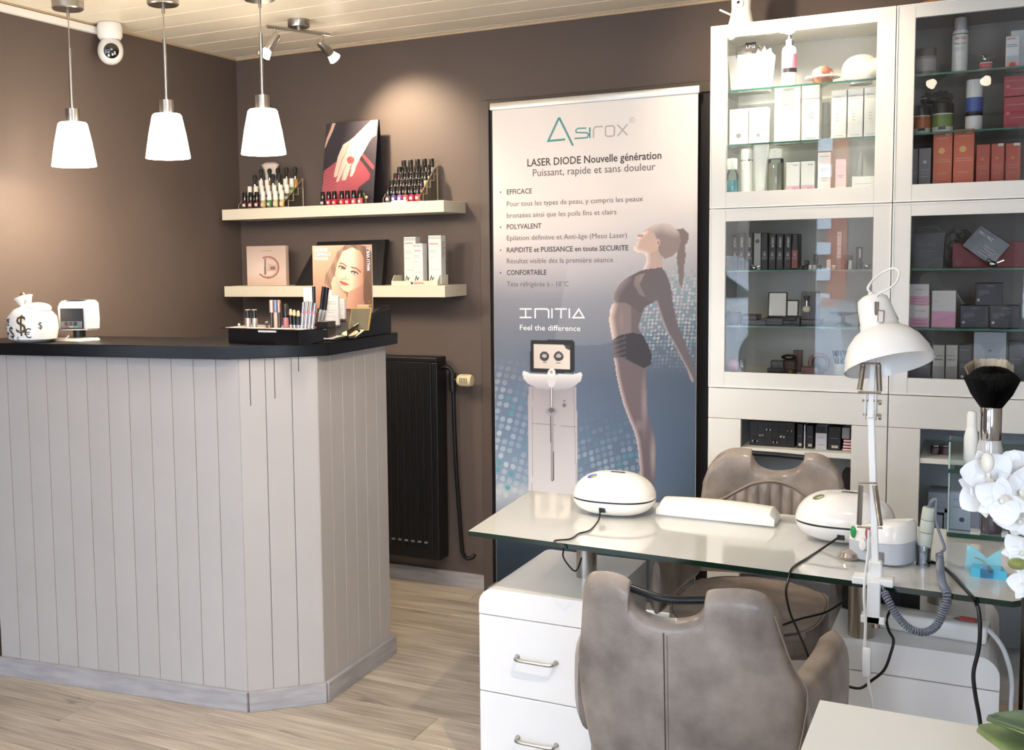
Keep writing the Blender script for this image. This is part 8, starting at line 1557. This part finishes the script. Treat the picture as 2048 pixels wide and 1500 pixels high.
# ------------------------------------------------------------------ near desk, orchid and weathered post
nd2 = thing('reception_desk', 'plain white desk corner in the right foreground', 'desk', (1.1, -3.0, 0))
b = BM(); box(b, 0.713, 1.75, -3.7, -2.505, 0.872, 0.9, bev=0.001, seg=1); obj('desk_top', b, mat('satin_white_top', (236, 234, 228), 0.4), nd2)
b = BM(); box(b, 0.75, 1.7, -3.66, -2.54, 0.0, 0.872); obj('desk_body', b, dw, nd2)
wood = plank_mat('weathered_wood', (66, 54, 46), (176, 160, 142), 0.8)
po = thing('wooden_crate', 'weathered wooden post frame beyond the right end of the desk', 'crate', (1.02, -1.2, 0))
for x0, x1, y0, y1, z1_ in ((0.985, 1.012, -1.27, -1.24, 0.705), (1.02, 1.06, -1.33, -1.28, 0.66), (0.985, 1.012, -0.95, -0.92, 0.70)):
    b = BM(); box(b, x0, x1, y0, y1, 0, z1_, bev=0.003, seg=1); obj('post', b, wood, po)
for z in (0.06, 0.22, 0.36): b = BM(); box(b, 0.99, 1.5, -0.96, -0.945, z, z + 0.12, bev=0.002, seg=1); obj('slat', b, wood, po)
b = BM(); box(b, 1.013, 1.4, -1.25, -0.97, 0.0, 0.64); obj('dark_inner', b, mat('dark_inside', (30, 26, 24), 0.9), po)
orc = thing('orchid', 'white orchid with broad green leaves at the right foreground', 'orchid', (1.17, -2.95, 0.9))
b = BM(); lathe(b, [(0, 0), (0.05, 0), (0.065, 0.11), (0.07, 0.115), (0.066, 0.12), (0.058, 0.112), (0, 0.10)], seg=28, cap=False); obj('pot', b, mat('grey_pot', (150, 150, 152), 0.5), orc, sm=True, local=True)
lfm = mat('orchid_leaf', (48, 98, 34), 0.28, coat=0.4, noise=0.15, nscale=18); lf2 = mat('orchid_leaf_back', (128, 152, 92), 0.45, noise=0.15, nscale=40); pet = mat('orchid_petal', (242, 240, 240), 0.45, sheen=0.3); pet2 = mat('petal_shade', (236, 228, 214), 0.5)
def leaf(root, tip, w, droop, m, up=Vector((0, 0, 1)), nm='leaf', cup=0.25, n=14, parent=orc):
    root, tip = Vector(root), Vector(tip); d = tip - root; sd = d.cross(up).normalized(); nn = sd.cross(d).normalized(); b = BM(); R = []
    for i in range(n + 1):
        u = i / n; c = root + d * u + nn * (droop * 4 * u * (1 - u)); ww = w * math.sin(PI * (0.14 + 0.82 * u)) ** 0.45 if u < 1 else w * 0.12
        R.append([b.verts.new(c + sd * ww * s + nn * (abs(s) ** 1.5 * ww * cup)) for s in (-1, -0.6, -0.2, 0, 0.2, 0.6, 1)])
    for a_, c_ in zip(R, R[1:]):
        for k in range(6): b.faces.new((a_[k], a_[k + 1], c_[k + 1], c_[k]))
    o = obj(nm, b, m, parent, sm=True); md = o.modifiers.new('s', 'SOLIDIFY'); md.thickness = 0.002; return o
LT = lambda x, y, Y: Vector(onY(x, y, Y))
leaf((1.10, -2.98, 0.985), tuple(onZ(1968, 1448, 0.945)), 0.040, 0.010, lf2, up=Vector((0.0, -0.2, 1)), cup=0.12)
leaf((1.15, -2.90, 1.01), tuple(onZ(1984, 1428, 0.965)), 0.042, 0.012, lfm, up=Vector((0.1, -0.3, 1)), cup=0.1, n=20)
leaf((1.21, -2.95, 1.0), (1.37, -3.05, 1.05), 0.03, 0.03, lfm); leaf((1.20, -2.90, 1.0), (1.33, -2.75, 1.06), 0.03, 0.03, lfm)
YO = -2.3
stem = smooth_path([(1.17, -2.94, 1.0), (1.17, -2.75, 1.2), (1.08, -2.44, 1.24), LT(2060, 985, -2.27), LT(2015, 978, YO + 0.03), LT(1980, 945, YO + 0.02)], 8)
b = BM(); tube(b, stem, 0.0022, 8); obj('flower_stem', b, mat('stem_green', (110, 120, 70), 0.5), orc, sm=True)
def flower(c, s, face, roll, nm='flower'):
    f = bpy.data.objects.new(nm, None)
    face = Vector(face).normalized(); q = face.to_track_quat('Z', 'Y'); b = BM(); M_ = Matrix.Translation(c) @ q.to_matrix().to_4x4() @ Matrix.Rotation(roll, 4, 'Z')
    def petal(a, l, w, lift, bb):
        R = []; n = 7
        for i in range(n + 1):
            u = i / n; ww = w * math.sin(PI * min(1.0, 0.10 + 0.9 * u) ** 0.75) ** 0.6 if 0 < i < n else w * (0.25 if i == 0 else 0.12)
            R.append([bb.verts.new(M_ @ (Matrix.Rotation(a, 4, 'Z') @ Vector((ww * k, l * u, lift * u * u + 0.25 * ww * k * k - 0.004 + 0.10 * l * math.sin(5 * k + 4 * u + a) * u * 0.3)))) for k in (-1, -0.5, 0, 0.5, 1)])
        for a_, c_ in zip(R, R[1:]):
            for k in range(4): bb.faces.new((a_[k], a_[k + 1], c_[k + 1], c_[k]))
    for a in (0.0, 2.2, -2.2): petal(a, s * 0.98, s * 0.34, s * 0.12, b)
    for a in (1.15, -1.15): petal(a, s * 1.02, s * 0.56, s * 0.22, b)
    o = obj('flower', b, pet, orc, sm=True)
    b = BM(); petal(PI, s * 0.42, s * 0.16, s * 0.4, b); ellipsoid(b, M_ @ Vector((0, 0, s * 0.12)), (s * 0.10, s * 0.10, s * 0.12), 10, 8); w_ = -wpos(o)
    lip = obj('flower_lip', b, pet2, o, sm=True)
    return o
toc = Vector(CAM)
for x, y, s, dy, ro, dv in ((1975, 950, 0.036, 0, 0.3, (0.3, -1, 0.2)), (1962, 985, 0.036, 0.01, 1.2, (-0.6, -1, 0.0)), (2012, 958, 0.044, 0.02, -0.3, (0.2, -1, 0.3)), (2004, 1000, 0.036, -0.02, 2.2, (-0.1, -1, -0.2)), (2040, 985, 0.040, 0.0, 0.8, (0.4, -1, 0)), (2042, 1040, 0.034, 0.0, 2.8, (-0.2, -1, -0.6)), (2046, 1105, 0.030, 0.0, 1.8, (-0.4, -1, -0.2)), (2052, 1170, 0.026, 0.0, 0.4, (-0.6, -1, 0.1)), (2054, 945, 0.038, 0.03, 2.0, (0, -1, 0.2))):
    flower(LT(x, y, YO + dy), s, dv, ro)
q = LT(1975, 925, YO - 0.02); b = BM(); ellipsoid(b, q, (0.0085, 0.0085, 0.014), 14, 10); obj('bud', b, pet2, orc, sm=True)
q = LT(2035, 1128, YO); b = BM(); ellipsoid(b, q, (0.012, 0.009, 0.008), 14, 10); obj('green_bud', b, mat('bud_green', (132, 136, 74), 0.4), orc, sm=True)
